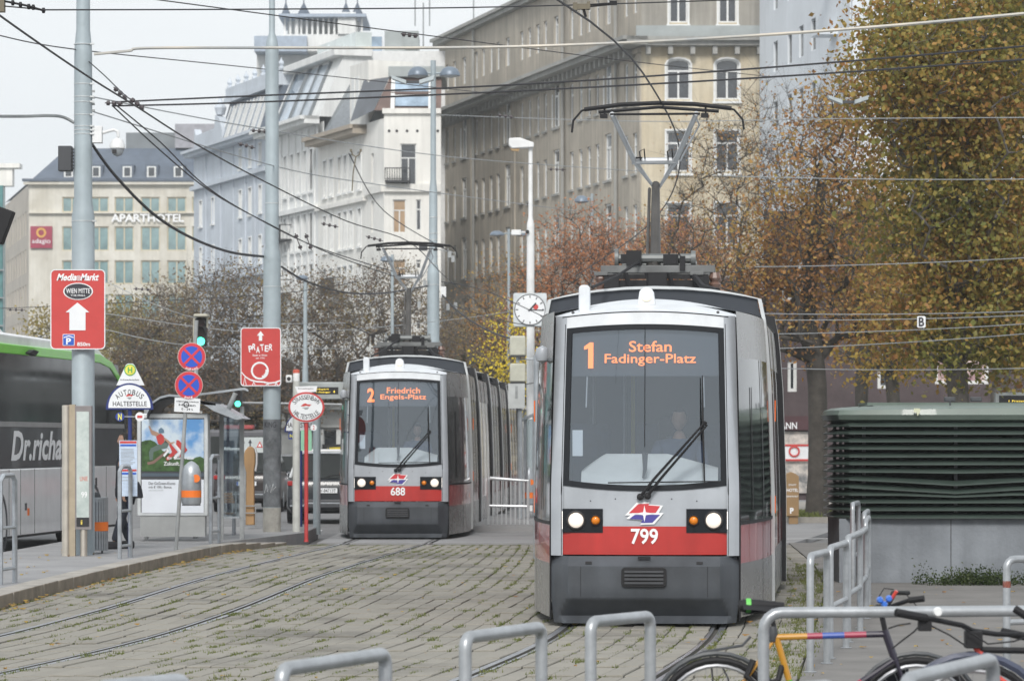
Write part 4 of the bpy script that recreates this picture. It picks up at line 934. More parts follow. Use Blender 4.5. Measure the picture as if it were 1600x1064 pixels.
# ------------------------------------------------------------------ trams
silver = mat('silver_paint', (.44, .47, .51), .38, m=.15, var=.08, scale=2, coat=.3, streak=.14)
silver_top = mat('silver_roof_paint', (.70, .73, .76), .4, m=.1, var=.07, scale=4, streak=.08)
steel_side = mat('brushed_side_panel', (.33, .325, .32), .26, m=.45, var=.12, scale=1.2, bump=.06, bscale=2.5, streak=.12)
red_front = mat('tram_red', (.50, .035, .03), .38, var=.08, scale=2, coat=.3, streak=.2)
red_side = mat('tram_red_side', (.55, .05, .05), .16, m=.1, var=.1, scale=1.2, coat=.8, bump=.05, bscale=2)
bump_m = mat('bumper_grey', (.062, .070, .082), .5, var=.15, scale=2.5, streak=.3, bump=.05, bscale=30)
frit = mat('window_border', (.010, .012, .016), .3, var=0, spec=.3)
rubber = mat('rubber_black', (.008, .008, .01), .7)
glass_f = glassmat('windscreen_glass', (.80, .86, .92), .14, .012, .015)
glass_s = glassmat('side_window_glass', (.16, .17, .18), .18, .02, .08)
side_dark = mat('tinted_side_glass', (.035, .038, .04), .06, m=.0, var=.3, scale=1, spec=.6, coat=.3, bump=.05, bscale=1.5)
led = mat('orange_led_text', (.6, .2, .05), .5, var=0, emit=((1.0, .21, .035), 1.5))
lampw = mat('lit_headlight', (.9, .85, .8), .3, var=0, emit=((1, .80, .62), .30)); lampg = mat('lit_headlight_core', (.9, .88, .85), .3, var=0, emit=((1, .90, .78), 1.2)); amber = mat('amber_lens', (.75, .22, .01), .25, var=.1, scale=30, coat=.5)
lampt = mat('lit_roof_lamp', (.9, .8, .6), .3, var=0, emit=((1, .74, .45), .5)); ledw = mat('lit_side_strip', (.9, .9, .9), .4, var=0, emit=((1, .9, .8), 1.6))
inner = mat('cab_interior', (.07, .08, .10), .8, var=.1); dash = mat('pale_dashboard', (.82, .82, .78), .6, var=.06); ymetal = mat('yellow_pole', (.55, .42, .05), .4)
brownins = mat('brown_insulator', (.14, .08, .06), .4); panto_l = mat('pale_arm_paint', (.46, .48, .50), .4, m=.2); panto_d = mat('dark_arm_metal', (.09, .085, .08), .5, m=.4, var=.2)
blue_em = mat('emblem_blue', (.07, .06, .30), .5, var=0); red_em = mat('emblem_red', (.60, .05, .06), .5, var=0)
def prof(z): return float(np.interp(z, [0, 1.2, 2.4, 3.0, 3.26, 3.5], [0, 0, -.04, -.085, -.14, -.25]))
def hw_front(y, z): return .905 + .33 * math.sin(max(0, min(1, (y - .10) / 3.0)) * math.pi / 2) ** .9 + prof(z) * (.45 + .55 * min(1, y / 3))
def Fy(x, z): return .09 * (x / .9) ** 2 + (max(0, z - 1.3)) * .10
def front_sheet(zlo, zhi, x0, x1, off, nx=16, nz=6):
    """panel following the curved nose; zlo and zhi may be functions of x"""
    a = zlo if callable(zlo) else (lambda x: zlo); b = zhi if callable(zhi) else (lambda x: zhi)
    def fn(u, v):
        x = x0 + (x1 - x0) * u; z = a(x) + (b(x) - a(x)) * v; k = 1 - max(0, z - 1.3) * .025; return (x * k, Fy(x, z) + off, z)
    return MB().sheet(fn, nx, nz)
def side_sheet(z0, z1, y0, y1, s, off=0, hw=hw_front, ny=14, nz=5):
    a, b = (0, 1) if s > 0 else (1, 0)
    return MB().sheet(lambda u, v: (s * (hw(y0 + (y1 - y0) * (u if s > 0 else 1 - u), z0 + (z1 - z0) * v) + off), y0 + (y1 - y0) * (u if s > 0 else 1 - u), z0 + (z1 - z0) * v), ny, nz)
def front_poly(poly, off, y_extra=0):
    """flat print on the nose"""
    return MB().add([(x, Fy(x, z) + off, z) for x, z in poly], [tuple(range(len(poly)))])
def ring_sheet(path_out, path_in, off):
    n = len(path_out); vs = [(x, Fy(x, z) + off, z) for x, z in path_out] + [(x, Fy(x, z) + off, z) for x, z in path_in]
    return MB().add(vs, [(i, (i + 1) % n, (i + 1) % n + n, i + n) for i in range(n)])
ZW0 = lambda x: 1.295 + .055 * (x / .8) ** 2
ZW1 = lambda x: 2.90 - .04 * (x / .8) ** 2
ZT = lambda x: 3.02 - .06 * (x / .86) ** 2
def make_tram(label, front, th, joints, line, dest, number, hz, group):
    """front = ground point under the nose; joints = centre line of the portals behind it"""
    t = thing('tram', label, 'tram', (*front, 0), -th, group)
    ct, st_ = math.cos(th), math.sin(th)
    # ---- bumper
    Zs = [.03, .05, .075, .10, .13, .16, .19, .22, .25, .27, .285, .40, .58, .605, .64, .675]
    us = [-.905 + 1.81 * k / 60 for k in range(61)]; vs = []
    for z in Zs:
        for x in us:
            fac = -.145 + .30 * max(0, abs(x) - .735) / .17; fac = min(fac, .14)
            und = -.145 + max(0, .275 - z) * 1.05 if z > .08 else .02 + (.08 - z) * -1.2
            und = min(und, .06); y = max(fac, und) if z < .275 else fac
            if z > .58: y += (z - .58) * .9
            vs.append((x * (1 - .03 * max(0, .275 - z) / .25), y, z))
    n = len(us); bm = MB(); bm.add(vs, [(j * n + i, j * n + i + 1, (j + 1) * n + i + 1, (j + 1) * n + i) for j in range(len(Zs) - 1) for i in range(n - 1)])
    bm.box(-.88, .88, .16, .9, .05, .66); bp = bm.build('bumper', bump_m, t, smooth=True)
    g = MB(); g.prism(rrect(-.215, .215, .385, .57, .035), -.175, -.10); gr = g.build('grille', rubber, bp, bevel=.004)
    for k in range(4): z = .412 + k * .036; MB().box(-.185, .185, -.188, -.176, z, z + .02).build('slat', dark_p, gr)
    for s in (-1, 1):
        MB().box(s * .53 - .03, s * .53 + .03, -.135, -.09, .60, .625).build('tow_cover', black_p, bp)
        MB().box(s * .605 - .002, s * .605 + .002, -.149, -.12, .10 + .19, .58).build('seam', rubber, bp)
    # ---- nose panels
    front_sheet(.685, lambda x: .957 if abs(x) < .41 else .90, -.80, .80, .0, 32, 3).build('red_front_panel', red_front, t)
    front_sheet(.900, ZW0, -.80, .80, .006, 24, 5).build('silver_front_panel', silver, t)
    for s in (-1, 1):
        x0, x1 = (.80, .905)
        def pil(u, v, s=s):
            z = .675 + (2.98 - .675) * v; x = .80 + .105 * u; k = 1 - max(0, z - 1.3) * .025
            return (s * (x * k + (-.012 if u < .01 else 0)), Fy(x, z) - .018 + .05 * u * u, z)
        m_ = MB().sheet(pil, 3, 12)
        def pil2(u, v, s=s): z = .675 + (2.98 - .675) * v; k = 1 - max(0, z - 1.3) * .025; return (s * (.905 * k), Fy(.905, z) + .032 + .12 * u, z)
        m_.sheet(pil2, 1, 12); m_.build('corner_post', silver, t)
        MB().tube([(s * (.80 * (1 - max(0, z - 1.3) * .025)), Fy(.8, z) - .010, z) for z in (.68, 1.3, 2.0, 2.9)], .007, 5).build('seal', rubber, t)
        MB().tube([(s * (.912 * (1 - max(0, z - 1.3) * .025)), Fy(.905, z) + .05, z) for z in (.05, 1.3, 2.0, 2.97)], .009, 5).build('seal', rubber, t)
    # headlights
    for s in (-1, 1):
        hb = front_sheet(.895, 1.125, min(s * .40, s * .80), max(s * .40, s * .80), -.006, 6, 3); hb.box(min(s * .41, s * .79), max(s * .41, s * .79), .04, .14, .90, 1.12)
        h = hb.build('headlight', frit, t)
        for cx, r, m_, nm in ((s * .66, .074, lampw, 'lamp_lens'), (s * .47, .042, amber, 'indicator_lens')):
            y = Fy(cx, 1.02) - .012; M = Matrix.Rotation(R(90), 3, 'X')
            MB().lathe([(r * 1.28, 0), (r * 1.28, .012), (r * 1.12, .022), (r, .010), (r * .98, 0)], (cx, y, 1.015), 24, M).build('bezel', black_p, h)
            MB().lathe([(r, 0), (r * .8, .012), (r * .4, .02), (.002, .022)], (cx, y - .004, 1.015), 24, M).build(nm, m_, h)
            if nm == 'lamp_lens': MB().lathe([(r * .50, 0), (r * .38, .012), (.002, .016)], (cx - s * .008, y - .016, 1.02), 18, M).build('lamp_glow', lampg, h)
        MB().box(s * .785 - .009, s * .785 + .009, Fy(.785, 1) - .016, Fy(.785, 1), .93, 1.10).build('light_strip', ledw, h)
    # emblem and number
    RP = [(-.150, 1.085), (-.058, 1.172), (.045, 1.176), (.038, 1.160), (.150, 1.152), (.108, 1.088)]; BP = [(-.145, 1.030), (-.095, 1.068), (.150, 1.070), (.075, .993), (-.035, .990), (-.018, 1.020)]
    def grow_poly(P, k):
        cx, cz = sum(p[0] for p in P) / len(P), sum(p[1] for p in P) / len(P); return [(cx + (x - cx) * (1 + k), cz + (z - cz) * (1 + k * 1.9)) for x, z in P]
    em = front_poly(grow_poly(RP, .22), -.009).build('emblem', letter_w, t); front_poly(grow_poly(BP, .22), -.0095).build('emblem_outline', letter_w, em)
    front_poly(RP, -.012).build('emblem_red_part', red_em, em); front_poly(BP, -.0125).build('emblem_blue_part', blue_em, em)
    front_poly([(0, 1.00), (.013, 1.065), (.10, 1.079), (.013, 1.093), (0, 1.160), (-.013, 1.093), (-.10, 1.079), (-.013, 1.065)], -.015).build('emblem_star', letter_w, em)
    text(number, 0, .862, .26, .15, -.012, letter_w, t, 'number', off=.02)
    # ---- windscreen
    def loop(x_, e0, e1, n=14):
        b = [(-x_ + 2 * x_ * k / n, e0(-x_ + 2 * x_ * k / n)) for k in range(n + 1)]; c = [(x_ - 2 * x_ * k / n, e1(x_ - 2 * x_ * k / n)) for k in range(n + 1)]
        return [(x * (1 - max(0, z - 1.3) * .025), z) for x, z in b + c]
    out = loop(.795, ZW0, ZW1); inn = loop(.735, lambda x: ZW0(x) + .055, lambda x: ZW1(x) - .05)
    ring_sheet(out, inn, -.004).build('windscreen_border', frit, t)
    front_sheet(lambda x: ZW0(x) + .05, lambda x: ZW1(x) - .045, -.742, .742, .008, 20, 14).build('windscreen', glass_f, t)
    MB().tube([(0, Fy(0, z) - .014, z) for z in (2.88, 2.4, 1.9, 1.72)], .0035, 4).build('windscreen_seam', rubber, t)
    front_sheet(ZW1, ZT, -.815, .815, -.012, 20, 3).build('brow_panel', silver_top, t)
    # roof cap over the cab
    def cap(u, v):
        x = -.86 + 1.72 * u; w = v; z0 = ZT(x) * .9999; z = z0 + (.175 * math.sin(w * 1.45)) * (1 - .62 * (x / .86) ** 2) ; y = Fy(x, 3.0) - .010 + w * 1.25 + .10 * (x / .86) ** 2 * (1 - w)
        return (x * (1 + .12 * w), y, z)
    MB().sheet(cap, 24, 10).build('cab_roof', silver_top, t)
    MB().tube([(x, Fy(x, 3.0) - .013, ZT(x)) for x in [-.8 + .1 * k for k in range(17)]], .005, 4).build('seal', rubber, t)
    for s in (-1, 1): MB().lathe([(.016, 0), (.012, .008), (.002, .010)], (s * .70, Fy(.7, 3.0) + .03, ZT(.70) + .035), 10, Matrix.Rotation(R(60), 3, 'X')).build('roof_bolt', dark_p, t)
    a = MB(); a.prism(rrect(-.665, -.555, 3.02, 3.30, .04), .62, .74); a.build('aerial_fin', silver_top, t, bevel=.012)
    lp = MB(); lp.prism([(-.09, 3.10), (.09, 3.10), (.075, 3.19)] + [(.075 * math.cos(R(k)), 3.20 + .075 * math.sin(R(k))) for k in range(20, 161, 20)] + [(-.075, 3.19)], .58, .72); lp = lp.build('roof_lamp', silver_top, t, bevel=.008)
    MB().lathe([(.055, 0), (.05, .02), (.03, .035), (.002, .04)], (0, .578, 3.19), 18, Matrix.Rotation(R(90), 3, 'X')).build('lamp_lens', lampt, lp)
    # ---- wipers
    w = MB(); w.tube([(.03, -.05, 1.25), (.16, -.07, 1.42), (.60, .0, 1.93)], [.018, .014, .010], 6); w.lathe([(.035, 0), (.03, .04), (.012, .05)], (.03, -.02, 1.25), 10, Matrix.Rotation(R(90), 3, 'X')); wo_ = w.build('wiper', rubber, t)
    w = MB(); w.tube([(-.04, -.05, 1.24), (.10, -.075, 1.42), (.585, -.01, 1.96)], [.018, .014, .010], 6); w.tube([(.585, -.01, 1.96), (.57, -.005, 1.93)], .02, 6); w.lathe([(.035, 0), (.03, .04), (.012, .05)], (-.04, -.02, 1.24), 10, Matrix.Rotation(R(90), 3, 'X')); w.build('wiper', rubber, t)
    w = MB(); w.tube([(.555, .05, 2.40), (.558, .02, 1.95), (.575, -.01, 1.37)], [.006, .010, .008], 5); w.tube([(-.35, -.01, 1.375), (.72, -.01, 1.39)], .006, 5); w.build('wiper_blade', rubber, wo_)
    # ---- cab inside
    c = MB(); c.box(-.84, .84, .12, 3.0, .9, 1.28); c.build('cab_floor', inner, t)
    c = MB(); c.box(-1.0, 1.0, 2.7, 2.75, 1.2, 3.0); c.box(-.78, .78, .30, 2.7, 2.92, 2.96); c.build('cab_back_wall', inner, t)
    c = MB(); c.add([(-.62, .10, 1.28), (.70, .10, 1.28), (.70, .30, 1.48), (-.62, .30, 1.48), (-.40, .62, 1.66), (.18, .62, 1.66), (.70, .5, 1.52), (-.62, .5, 1.50)], [(0, 1, 2, 3), (3, 2, 5, 4), (3, 4, 7), (2, 6, 5), (4, 5, 6, 7)])
    c.box(-.70, .70, .11, .15, 1.25, 1.36); c.build('dashboard', dash, t, bevel=.02)
    c = MB(); c.box(.10, .52, 1.26, 1.36, 1.2, 2.02); c.build('driver_seat', coat_m, t, bevel=.05)
    MB().tube([(-.18, 1.9, 1.2), (-.18, 1.9, 2.5)], .022, 8).build('grab_pole', ymetal, t)
    for x in (-.62, -.3): MB().box(x, x + .02, 2.4, 2.69, 1.3, 2.6).build('partition_edge', silver, t)
    MB().box(-.70, -.60, .15, .155, 1.63, 1.88).build('paper_notice', sign_w, t)
    MB().tube([(-.0, .12, 1.66), (-.0, .14, 1.5), (-.02, .2, 1.42)], [.03, .02, .01], 8).build('microphone', dark_p, t)
    for s in (-1, 1): MB().tube([(s * .56, .22, 2.42), (s * .57, .2, 2.1)], .008, 5).build('sun_blind_rod', panto_l, t)
    d = front_sheet(2.40, 2.84, -.73, .73, .05, 8, 2).build('destination_display', mat('display_backing', (.05, .06, .075), .4, var=.1), t)
    def led_text(txt, cx, cz, w, h, nm, off):
        a = MB()
        if txt == '1': a.add([(cx - .005, 0, cz - h / 2), (cx + .045, 0, cz - h / 2), (cx + .045, 0, cz + h / 2), (cx + .01, 0, cz + h / 2), (cx - .045, 0, cz + h * .34), (cx - .045, 0, cz + h * .22), (cx - .005, 0, cz + h * .27)], [tuple(range(7))])
        else: text_mb(a, txt, cx, cz, w, h, 0, off=off)
        a.v = [(x, Fy(x, z) + .030, z) for x, _, z in a.v]; return a.build(nm, led, d, smooth=False)
    led_text(line, -.545 if number == '799' else -.50, 2.60, .085 if line == '1' else .13, .25, 'line_number', .03)
    w1, w2 = (.41, .88) if number == '799' else (.60, .83)
    dx = .05 if number == '799' else .09
    led_text(dest[0], dx, 2.685, w1, .105, 'destination', .008); led_text(dest[1], dx, 2.555, w2, .115, 'destination', .008)
    for x in (-.70, .70): front_sheet(.905, 1.30, x - .002, x + .002, -.004, 1, 4).build('seam', rubber, t) if abs(x) > .8 else None
    for x, z in ((-.52, 1.20), (-.28, 1.22), (.26, 1.22), (.50, 1.20)): MB().lathe([(.007, 0), (.005, .003)], (x, Fy(x, z) + .004, z), 8, Matrix.Rotation(R(90), 3, 'X')).build('panel_screw', dark_p, t)
    MB().box(-.06, .06, -.118, -.10, .648, .672).build('tow_flap', rubber, bp)
    for k in range(3):
        for x in (-.62, .05, .55):
            if k: c = MB(); c.box(x - .2, x + .2, 1.5 + k * .4, 1.56 + k * .4, 1.28, 2.0 - k * .05); c.build('passenger_seat', jacket_m, t, bevel=.03)
    # ---- cab sides
    for s in (-1, 1):
        side_sheet(.08, .60, .14, 3.05, s).build('side_skirt', steel_side, t)
        side_sheet(.60, .98, .14, 3.05, s).build('red_side_panel', red_side, t)
        sw = side_sheet(.98, 2.58, .14, 3.05, s, .0).build('side_window', side_dark, t)
        side_sheet(2.58, 3.02, .14, 3.05, s).build('upper_side_panel', steel_side, t)
        side_sheet(1.02, 2.58, 1.50, 1.56, s, .008, ny=2).build('window_post', dark_p, sw); side_sheet(.08, .98, 1.50, 1.515, s, .003, ny=2).build('seam', rubber, t)
        side_sheet(1.10, 2.30, .75, .80, s, .008, ny=2).build('window_post', rubber, sw)
        side_sheet(.97, 1.0, .14, 3.05, s, .006).build('seal', rubber, t)
    MB().sheet(lambda u, v: ((-1 + 2 * u) * hw_front(.9 + 2.2 * v, 3.02), .9 + 2.2 * v, 3.02 + .12 * math.cos((u - .5) * 3.0)), 12, 4).build('front_roof', silver_top, t)
    c = MB(); c.lathe([(.001, -.09), (.06, -.06), (.075, 0), (.06, .06), (.001, .09)], (-1.02, .62, 2.62), 12); c.tube([(-.93, .62, 2.60), (-1.0, .62, 2.62)], .02, 6); c.build('mirror', silver, t)
    c = MB(); c.box(-.98, -.90, .60, .75, .12, .20); c.build('step_lamp', black_p, t)
    # ---- portals, sections
    def ring(zt, w, zb=.10, n=10):
        sidep = [(w + prof(z), z) for z in (zb, .6, 1.2, 1.8, 2.4, 2.8, 3.05, 3.26)]; tp = [(x, 3.26 + (zt - 3.26) * (1 - (abs(x) / (w - .14)) ** 2.2)) for x in (.95, .8, .6, .3, 0)]
        rt = sidep + tp; return rt + [(-x, z) for x, z in reversed(rt[:-1])]
    def loop_band(mb, rg, y0, y1, M=None):
        n = len(rg); k = len(mb.v); 
        for y in (y0, y1):
            for x, z in rg: p = Vector((x, y, z)); mb.v.append(tuple(M @ p if M is not None else p))
        for i in range(n - 1): mb.f.append((k + i, k + i + 1, k + n + i + 1, k + n + i))
    pts = [Vector((p[0] - front[0], p[1] - front[1])) for p in joints]; pts = [Vector((p.x * ct - p.y * st_, p.x * st_ + p.y * ct)) for p in pts]   # into tram space
    fairing = mat('roof_fairing_dark', (.022, .028, .038), .5, m=.0, var=.1); edge_m = mat('portal_edge', (.55, .57, .58), .35, m=.25, var=.08)
    if 'portal' not in KIDS:
        a = MB(); ro = ring(3.40, 1.262); ri = ring(3.37, 1.225)
        loop_band(a, ro, -.14, .12); k = len(a.v)
        for x, z in ro + ri: a.v.append((x, -.14, z))
        n = len(ro); a.f += [(k + i, k + n + i, k + n + i + 1, k + i + 1) for i in range(n - 1)]
        k = len(a.v)
        for x, z in ro + ri: a.v.append((x, .12, z))
        a.f += [(k + i, k + i + 1, k + n + i + 1, k + n + i) for i in range(n - 1)]
        KIDS['portal'] = a.mesh('portal_frame')
        a = MB(); rg = ring(3.33, 1.252); loop_band(a, rg, -.85, -.14); k_ = len(a.v); rr_ = ring(3.2, 1.15); n_ = len(rg)
        for x, z in rg + rr_: a.v.append((x, -.85, z))
        a.f += [(k_ + i_, k_ + n_ + i_, k_ + n_ + i_ + 1, k_ + i_ + 1) for i_ in range(n_ - 1)]; KIDS['bellows'] = a.mesh('bellows')
        a = MB(); a.prism([(x, z) for x, z in ring(3.36, 1.215) if z > 2.6], -.10, -.04); KIDS['plate'] = a.mesh('fairing_panel')
        L_ = 5.0
        def hws(y, z): return 1.225 + prof(z)
        for nm, z0, z1, off in (('section_skirt', .10, .60, 0), ('section_red_band', .60, .98, 0), ('section_window', .98, 2.58, .0), ('section_upper_panel', 2.58, 3.05, 0)):
            a = MB()
            for s in (-1, 1): b_ = side_sheet(z0, z1, 0, L_, s, off, hws, 4, 3); a.add(b_.v, b_.f)
            KIDS[nm] = a.mesh(nm)
        a = MB()
        for s in (-1, 1):
            for y in (.05, 1.6, 3.1, 4.7): b_ = side_sheet(.62, 3.02, y, y + .22, s, .012, hws, 1, 4); a.add(b_.v, b_.f)
        KIDS['door_posts'] = a.mesh('window_post')
        a = MB(); a.sheet(lambda u, v: ((-1 + 2 * u) * 1.14, L_ * v, 3.05 + .14 * math.cos((u - .5) * 3)), 10, 1); a.box(-1.1, 1.1, 0, L_, .10, .14); KIDS['section_roof'] = a.mesh('section_roof')
    for i, p in enumerate(pts):
        q0 = pts[i - 1] if i else Vector((0, 0)); q1 = pts[i + 1] if i + 1 < len(pts) else p + (p - q0); d = (q1 - q0); ang = -math.atan2(d.x, d.y)
        P_ = link('portal_frame', KIDS['portal'], edge_m, t, (p.x, p.y, 0), ang); link('fairing_panel', KIDS['plate'], fairing, P_)
        for s in ((-1, 1) if i in (0, 4) else ()):
            MB().box(s * 1.266 - .006, s * 1.266 + .006, -.10, -.05, 1.98, 2.20).build('marker_light', mat('orange_marker', (.85, .16, .02), .3, var=0), P_)
            MB().box(s * 1.266 - .006, s * 1.266 + .006, -.10, -.05, 1.02, 1.20).build('marker_light', mat('orange_marker', (.85, .16, .02), .3), P_)
        if i: link('bellows', KIDS['bellows'], rubber, P_)
        if i + 1 == len(pts): break
        e = pts[i + 1] - p; an = -math.atan2(e.x, e.y); o = p + e.normalized() * .12
        S_ = link('passenger_section', KIDS['section_roof'], silver_top, t, (o.x, o.y, 0), an)
        link('section_skirt', KIDS['section_skirt'], steel_side, S_); link('section_red_band', KIDS['section_red_band'], red_side, S_)
        link('section_window', KIDS['section_window'], side_dark, S_); link('section_upper_panel', KIDS['section_upper_panel'], steel_side, S_); link('window_post', KIDS['door_posts'], edge_m, S_)
    e = (pts[-1] - pts[-2]).normalized(); o = pts[-1] + e * .1; an = -math.atan2(e.x, e.y)
    tl = MB(); loop_band(tl, ring(3.2, 1.2), 0, 2.8); tl.build('tail_body', steel_side, t, loc=(o.x, o.y, 0), rz=an)
    ub = MB(); ub.box(-.80, .80, .5, 4.8, .06, .34); ub.lathe([(.28, -.07), (.30, 0), (.28, .07)], (-.72, 2.9, .28), 16, Matrix.Rotation(R(90), 3, 'Y')); ub.lathe([(.28, -.07), (.30, 0), (.28, .07)], (.72, 2.9, .28), 16, Matrix.Rotation(R(90), 3, 'Y')); ub.build('undercarriage', rubber, t)
    # ---- pantograph
    yb = 4.3; p = MB()
    p.box(-.62, .62, yb - .05, yb + .05, 3.60, 3.68); p.box(-.62, .62, yb + .5, yb + .6, 3.60, 3.68); p.box(-.5, -.44, yb, yb + .55, 3.60, 3.66); p.box(.44, .5, yb, yb + .55, 3.60, 3.66)
    for x in (-.52, .52): p.box(x - .17, x - .02, yb - .08, yb - .051, 3.57, 3.61)
    pg = p.build('pantograph', mat('pantograph_frame', (.15, .155, .155), .5, m=.3, var=.2), t, bevel=.005)
    a = MB(); a.tube([(-.46, yb + .1, 3.76), (.40, yb + .1, 3.76)], .055, 10); a.tube([(-.47, yb + .1, 3.76), (-.43, yb + .1, 3.76)], .11, 12); a.tube([(.36, yb + .1, 3.76), (.41, yb + .1, 3.76)], .085, 12); a.tube([(-.40, yb + .3, 3.70), (.42, yb + .3, 3.70)], .045, 8); a.build('spring_drum', mat('drum_grey', (.16, .17, .17), .5, m=.3), pg)
    a = MB(); a.box(-.34, -.18, yb - .08, yb + .2, 3.68, 3.84); a.box(-.40, -.30, yb - .06, yb, 3.70, 3.80); a.box(.06, .22, yb - .05, yb + .3, 3.69, 3.80); a.box(.24, .30, yb - .07, yb, 3.62, 3.78); a.tube([(.1, yb, 3.7), (.12, yb - .03, 3.82), (.17, yb, 3.7)], .014, 5); a.tube([(.2, yb, 3.7), (.23, yb - .03, 3.82), (.27, yb, 3.7)], .014, 5); a.build('control_box', rubber, pg)
    a = MB()
    for x, y in ((-.62, yb), (.62, yb), (-.62, yb + .55), (.62, yb + .55)): a.lathe([(.05, 3.36), (.07, 3.40), (.045, 3.43), (.07, 3.47), (.045, 3.5), (.07, 3.54), (.05, 3.60)], (x, y, 0), 10)
    a.build('insulator', brownins, pg)
    a = MB()
    for x in (-.35, -.12, .12, .38): a.tube([(x, yb - .02, 3.60), (x + .03, yb - .04, 3.5), (x + .06, yb, 3.36)], .03, 6)
    a.box(-.50, .50, yb - .02, yb + .5, 3.37, 3.52); a.box(-.58, -.42, yb - .10, yb + .05, 3.40, 3.56); a.box(.40, .56, yb - .10, yb + .05, 3.40, 3.56); a.box(-.10, .10, yb - .09, yb + .1, 3.44, 3.60); a.box(-.55, .55, yb - .03, yb + .03, 3.535, 3.58); a.tube([(-.20, yb - .1, 3.72), (-.42, yb - .8, 3.52), (-.62, yb - 1.9, 3.36)], .016, 6); a.tube([(.40, yb - .1, 3.55), (.50, yb - .5, 3.42), (.66, yb - .9, 3.36)], .035, 6); a.build('power_cable', rubber, pg)
    kz = 4.66 + hz * .6; ky = yb + 1.25
    a = MB(); a.tube([(-.03, yb + .1, 3.55), (-.06, ky, kz)], [.065, .045], 10); a.tube([(-.12, yb + .1, 3.55), (-.13, ky, kz - .05)], .018, 6); a.tube([(-.06, yb + .1, 3.72), (-.02, yb + .1, 3.5)], .07, 8); a.build('lower_arm', panto_d, pg)
    hd = 5.40 + hz; a = MB(); mid = (kz * .2 + (hd - .1) * .0 + 4.83 + hz * .7) if 0 else kz + .24
    a.tube([(-.07, ky + .02, kz - .05), (-.29, ky - .25, mid), (-.50, yb, hd - .07)], [.016, .030, .028], 8); a.tube([(-.03, ky + .02, kz - .05), (.17, ky - .25, mid), (.42, yb, hd - .07)], [.016, .030, .028], 8)
    a.tube([(-.32, ky - .24, mid), (.20, ky - .24, mid)], .038, 8); a.tube([(.22, ky - .2, mid), (.44, ky - .6, mid + .36), (.42, yb + .1, hd - .12)], .010, 5); a.build('upper_arm', panto_l, pg)
    a = MB()
    for x in (-.22, .09): a.tube([(x, ky - .3, mid), (x - .01, ky - .32, mid + .1), (x + .04, ky - .32, mid + .13), (x + .05, ky - .3, mid + .02)], .008, 5)
    a.tube([(-.30, ky - .3, mid + .03), (-.2, ky - .3, mid + .03)], .012, 5); a.build('jumper_wire', rubber, pg)
    a = MB(); a.tube([(-.80, yb, hd - .02), (-.4, yb, hd + .03), (0, yb, hd + .045), (.4, yb, hd + .03), (.80, yb, hd - .02)], .026, 6); a.tube([(-.66, yb + .3, hd - .02), (0, yb + .3, hd + .03), (.66, yb + .3, hd - .02)], .02, 6)
    a.tube([(-.76, yb, hd - .01), (-.83, yb, hd - .035), (-.92, yb, hd - .14), (-.935, yb, hd - .27)], .013, 6); a.tube([(.76, yb, hd - .01), (.83, yb, hd - .035), (.92, yb, hd - .14), (.935, yb, hd - .25)], .013, 6); a.tube([(-.52, yb, hd - .075), (.46, yb, hd - .075)], .014, 6)
    for x in (-.60, .50): a.box(x - .03, x + .05, yb - .03, yb + .1, hd - .11, hd - .07); a.tube([(x + .02, yb, hd - .07), (x + .02, yb, hd)], .012, 5)
    a.build('collector_head', rubber, pg)
    return t
G_T = 'articulated trams on the two tracks'
J1 = [(1.507, 35.1), (2.09, 40.7), (2.36, 46.3), (2.32, 52.0), (2.14, 57.6), (1.85, 63.2)]
make_tram('silver and red tram numbered 799 on line 1, nearer and larger of the two trams', (1.27, 31.9), R(4.2), J1, '1', ('Stefan', 'Fadinger-Platz'), '799', 0.0, G_T)
J2 = [(-2.0, 63.3), (-1.88, 68.9), (-1.66, 74.5), (-1.46, 80.1), (-1.28, 85.7), (-1.0, 91.3)]
make_tram('silver and red tram numbered 688 on line 2, farther of the two trams', (-2.06, 60.1), R(0.9), J2, '2', ('Friedrich', 'Engels-Platz'), '688', .16, G_T)
def in_tram(front, th, x, y): return (front[0] + x * math.cos(th) + y * math.sin(th), front[1] - x * math.sin(th) + y * math.cos(th))
p = in_tram((1.27, 31.9), R(4.2), .31, 1.02); driver('driver in a dark blue jacket reaching forward at the desk of tram 799', (*p, 1.32), -R(4.2))
p = in_tram((-2.06, 60.1), R(.9), .31, 1.02); driver('driver seated behind the windscreen of the farther tram 688', (*p, 1.30), -R(.9))
# ------------------------------------------------------------------ street furniture
class Fr:
    """local frame of a thing: photo column of its base, its distance and the height of the ground under it"""
    def __init__(s, px, Y, zb=0.0): s.pc, s.Y, s.zb, s.k = px, Y, zb, Y / FPX; s.loc = (PX(px, Y), Y, zb)
    def x(s, px): return (px - s.pc) * s.k
    def z(s, py): return EYE + (HOR - py) * s.k - s.zb
    def poly(s, pts): return [(s.x(a), s.z(b)) for a, b in pts]
    def box(s, mb, x0, x1, y1, y0, ya, yb): return mb.box(s.x(x0), s.x(x1), ya, yb, s.z(y0), s.z(y1))
    def rr(s, x0, x1, y1, y0, r): return rrect(s.x(x0), s.x(x1), s.z(y0), s.z(y1), r)
    def text(s, txt, x0, x1, y1, y0, y, m, p, name='lettering', **k): return text(txt, (s.x(x0) + s.x(x1)) / 2, (s.z(y0) + s.z(y1)) / 2, s.x(x1) - s.x(x0), s.z(y1) - s.z(y0), y, m, p, name, **k)
Mx = Matrix.Rotation(R(90), 3, 'X'); My = Matrix.Rotation(R(90), 3, 'Y')
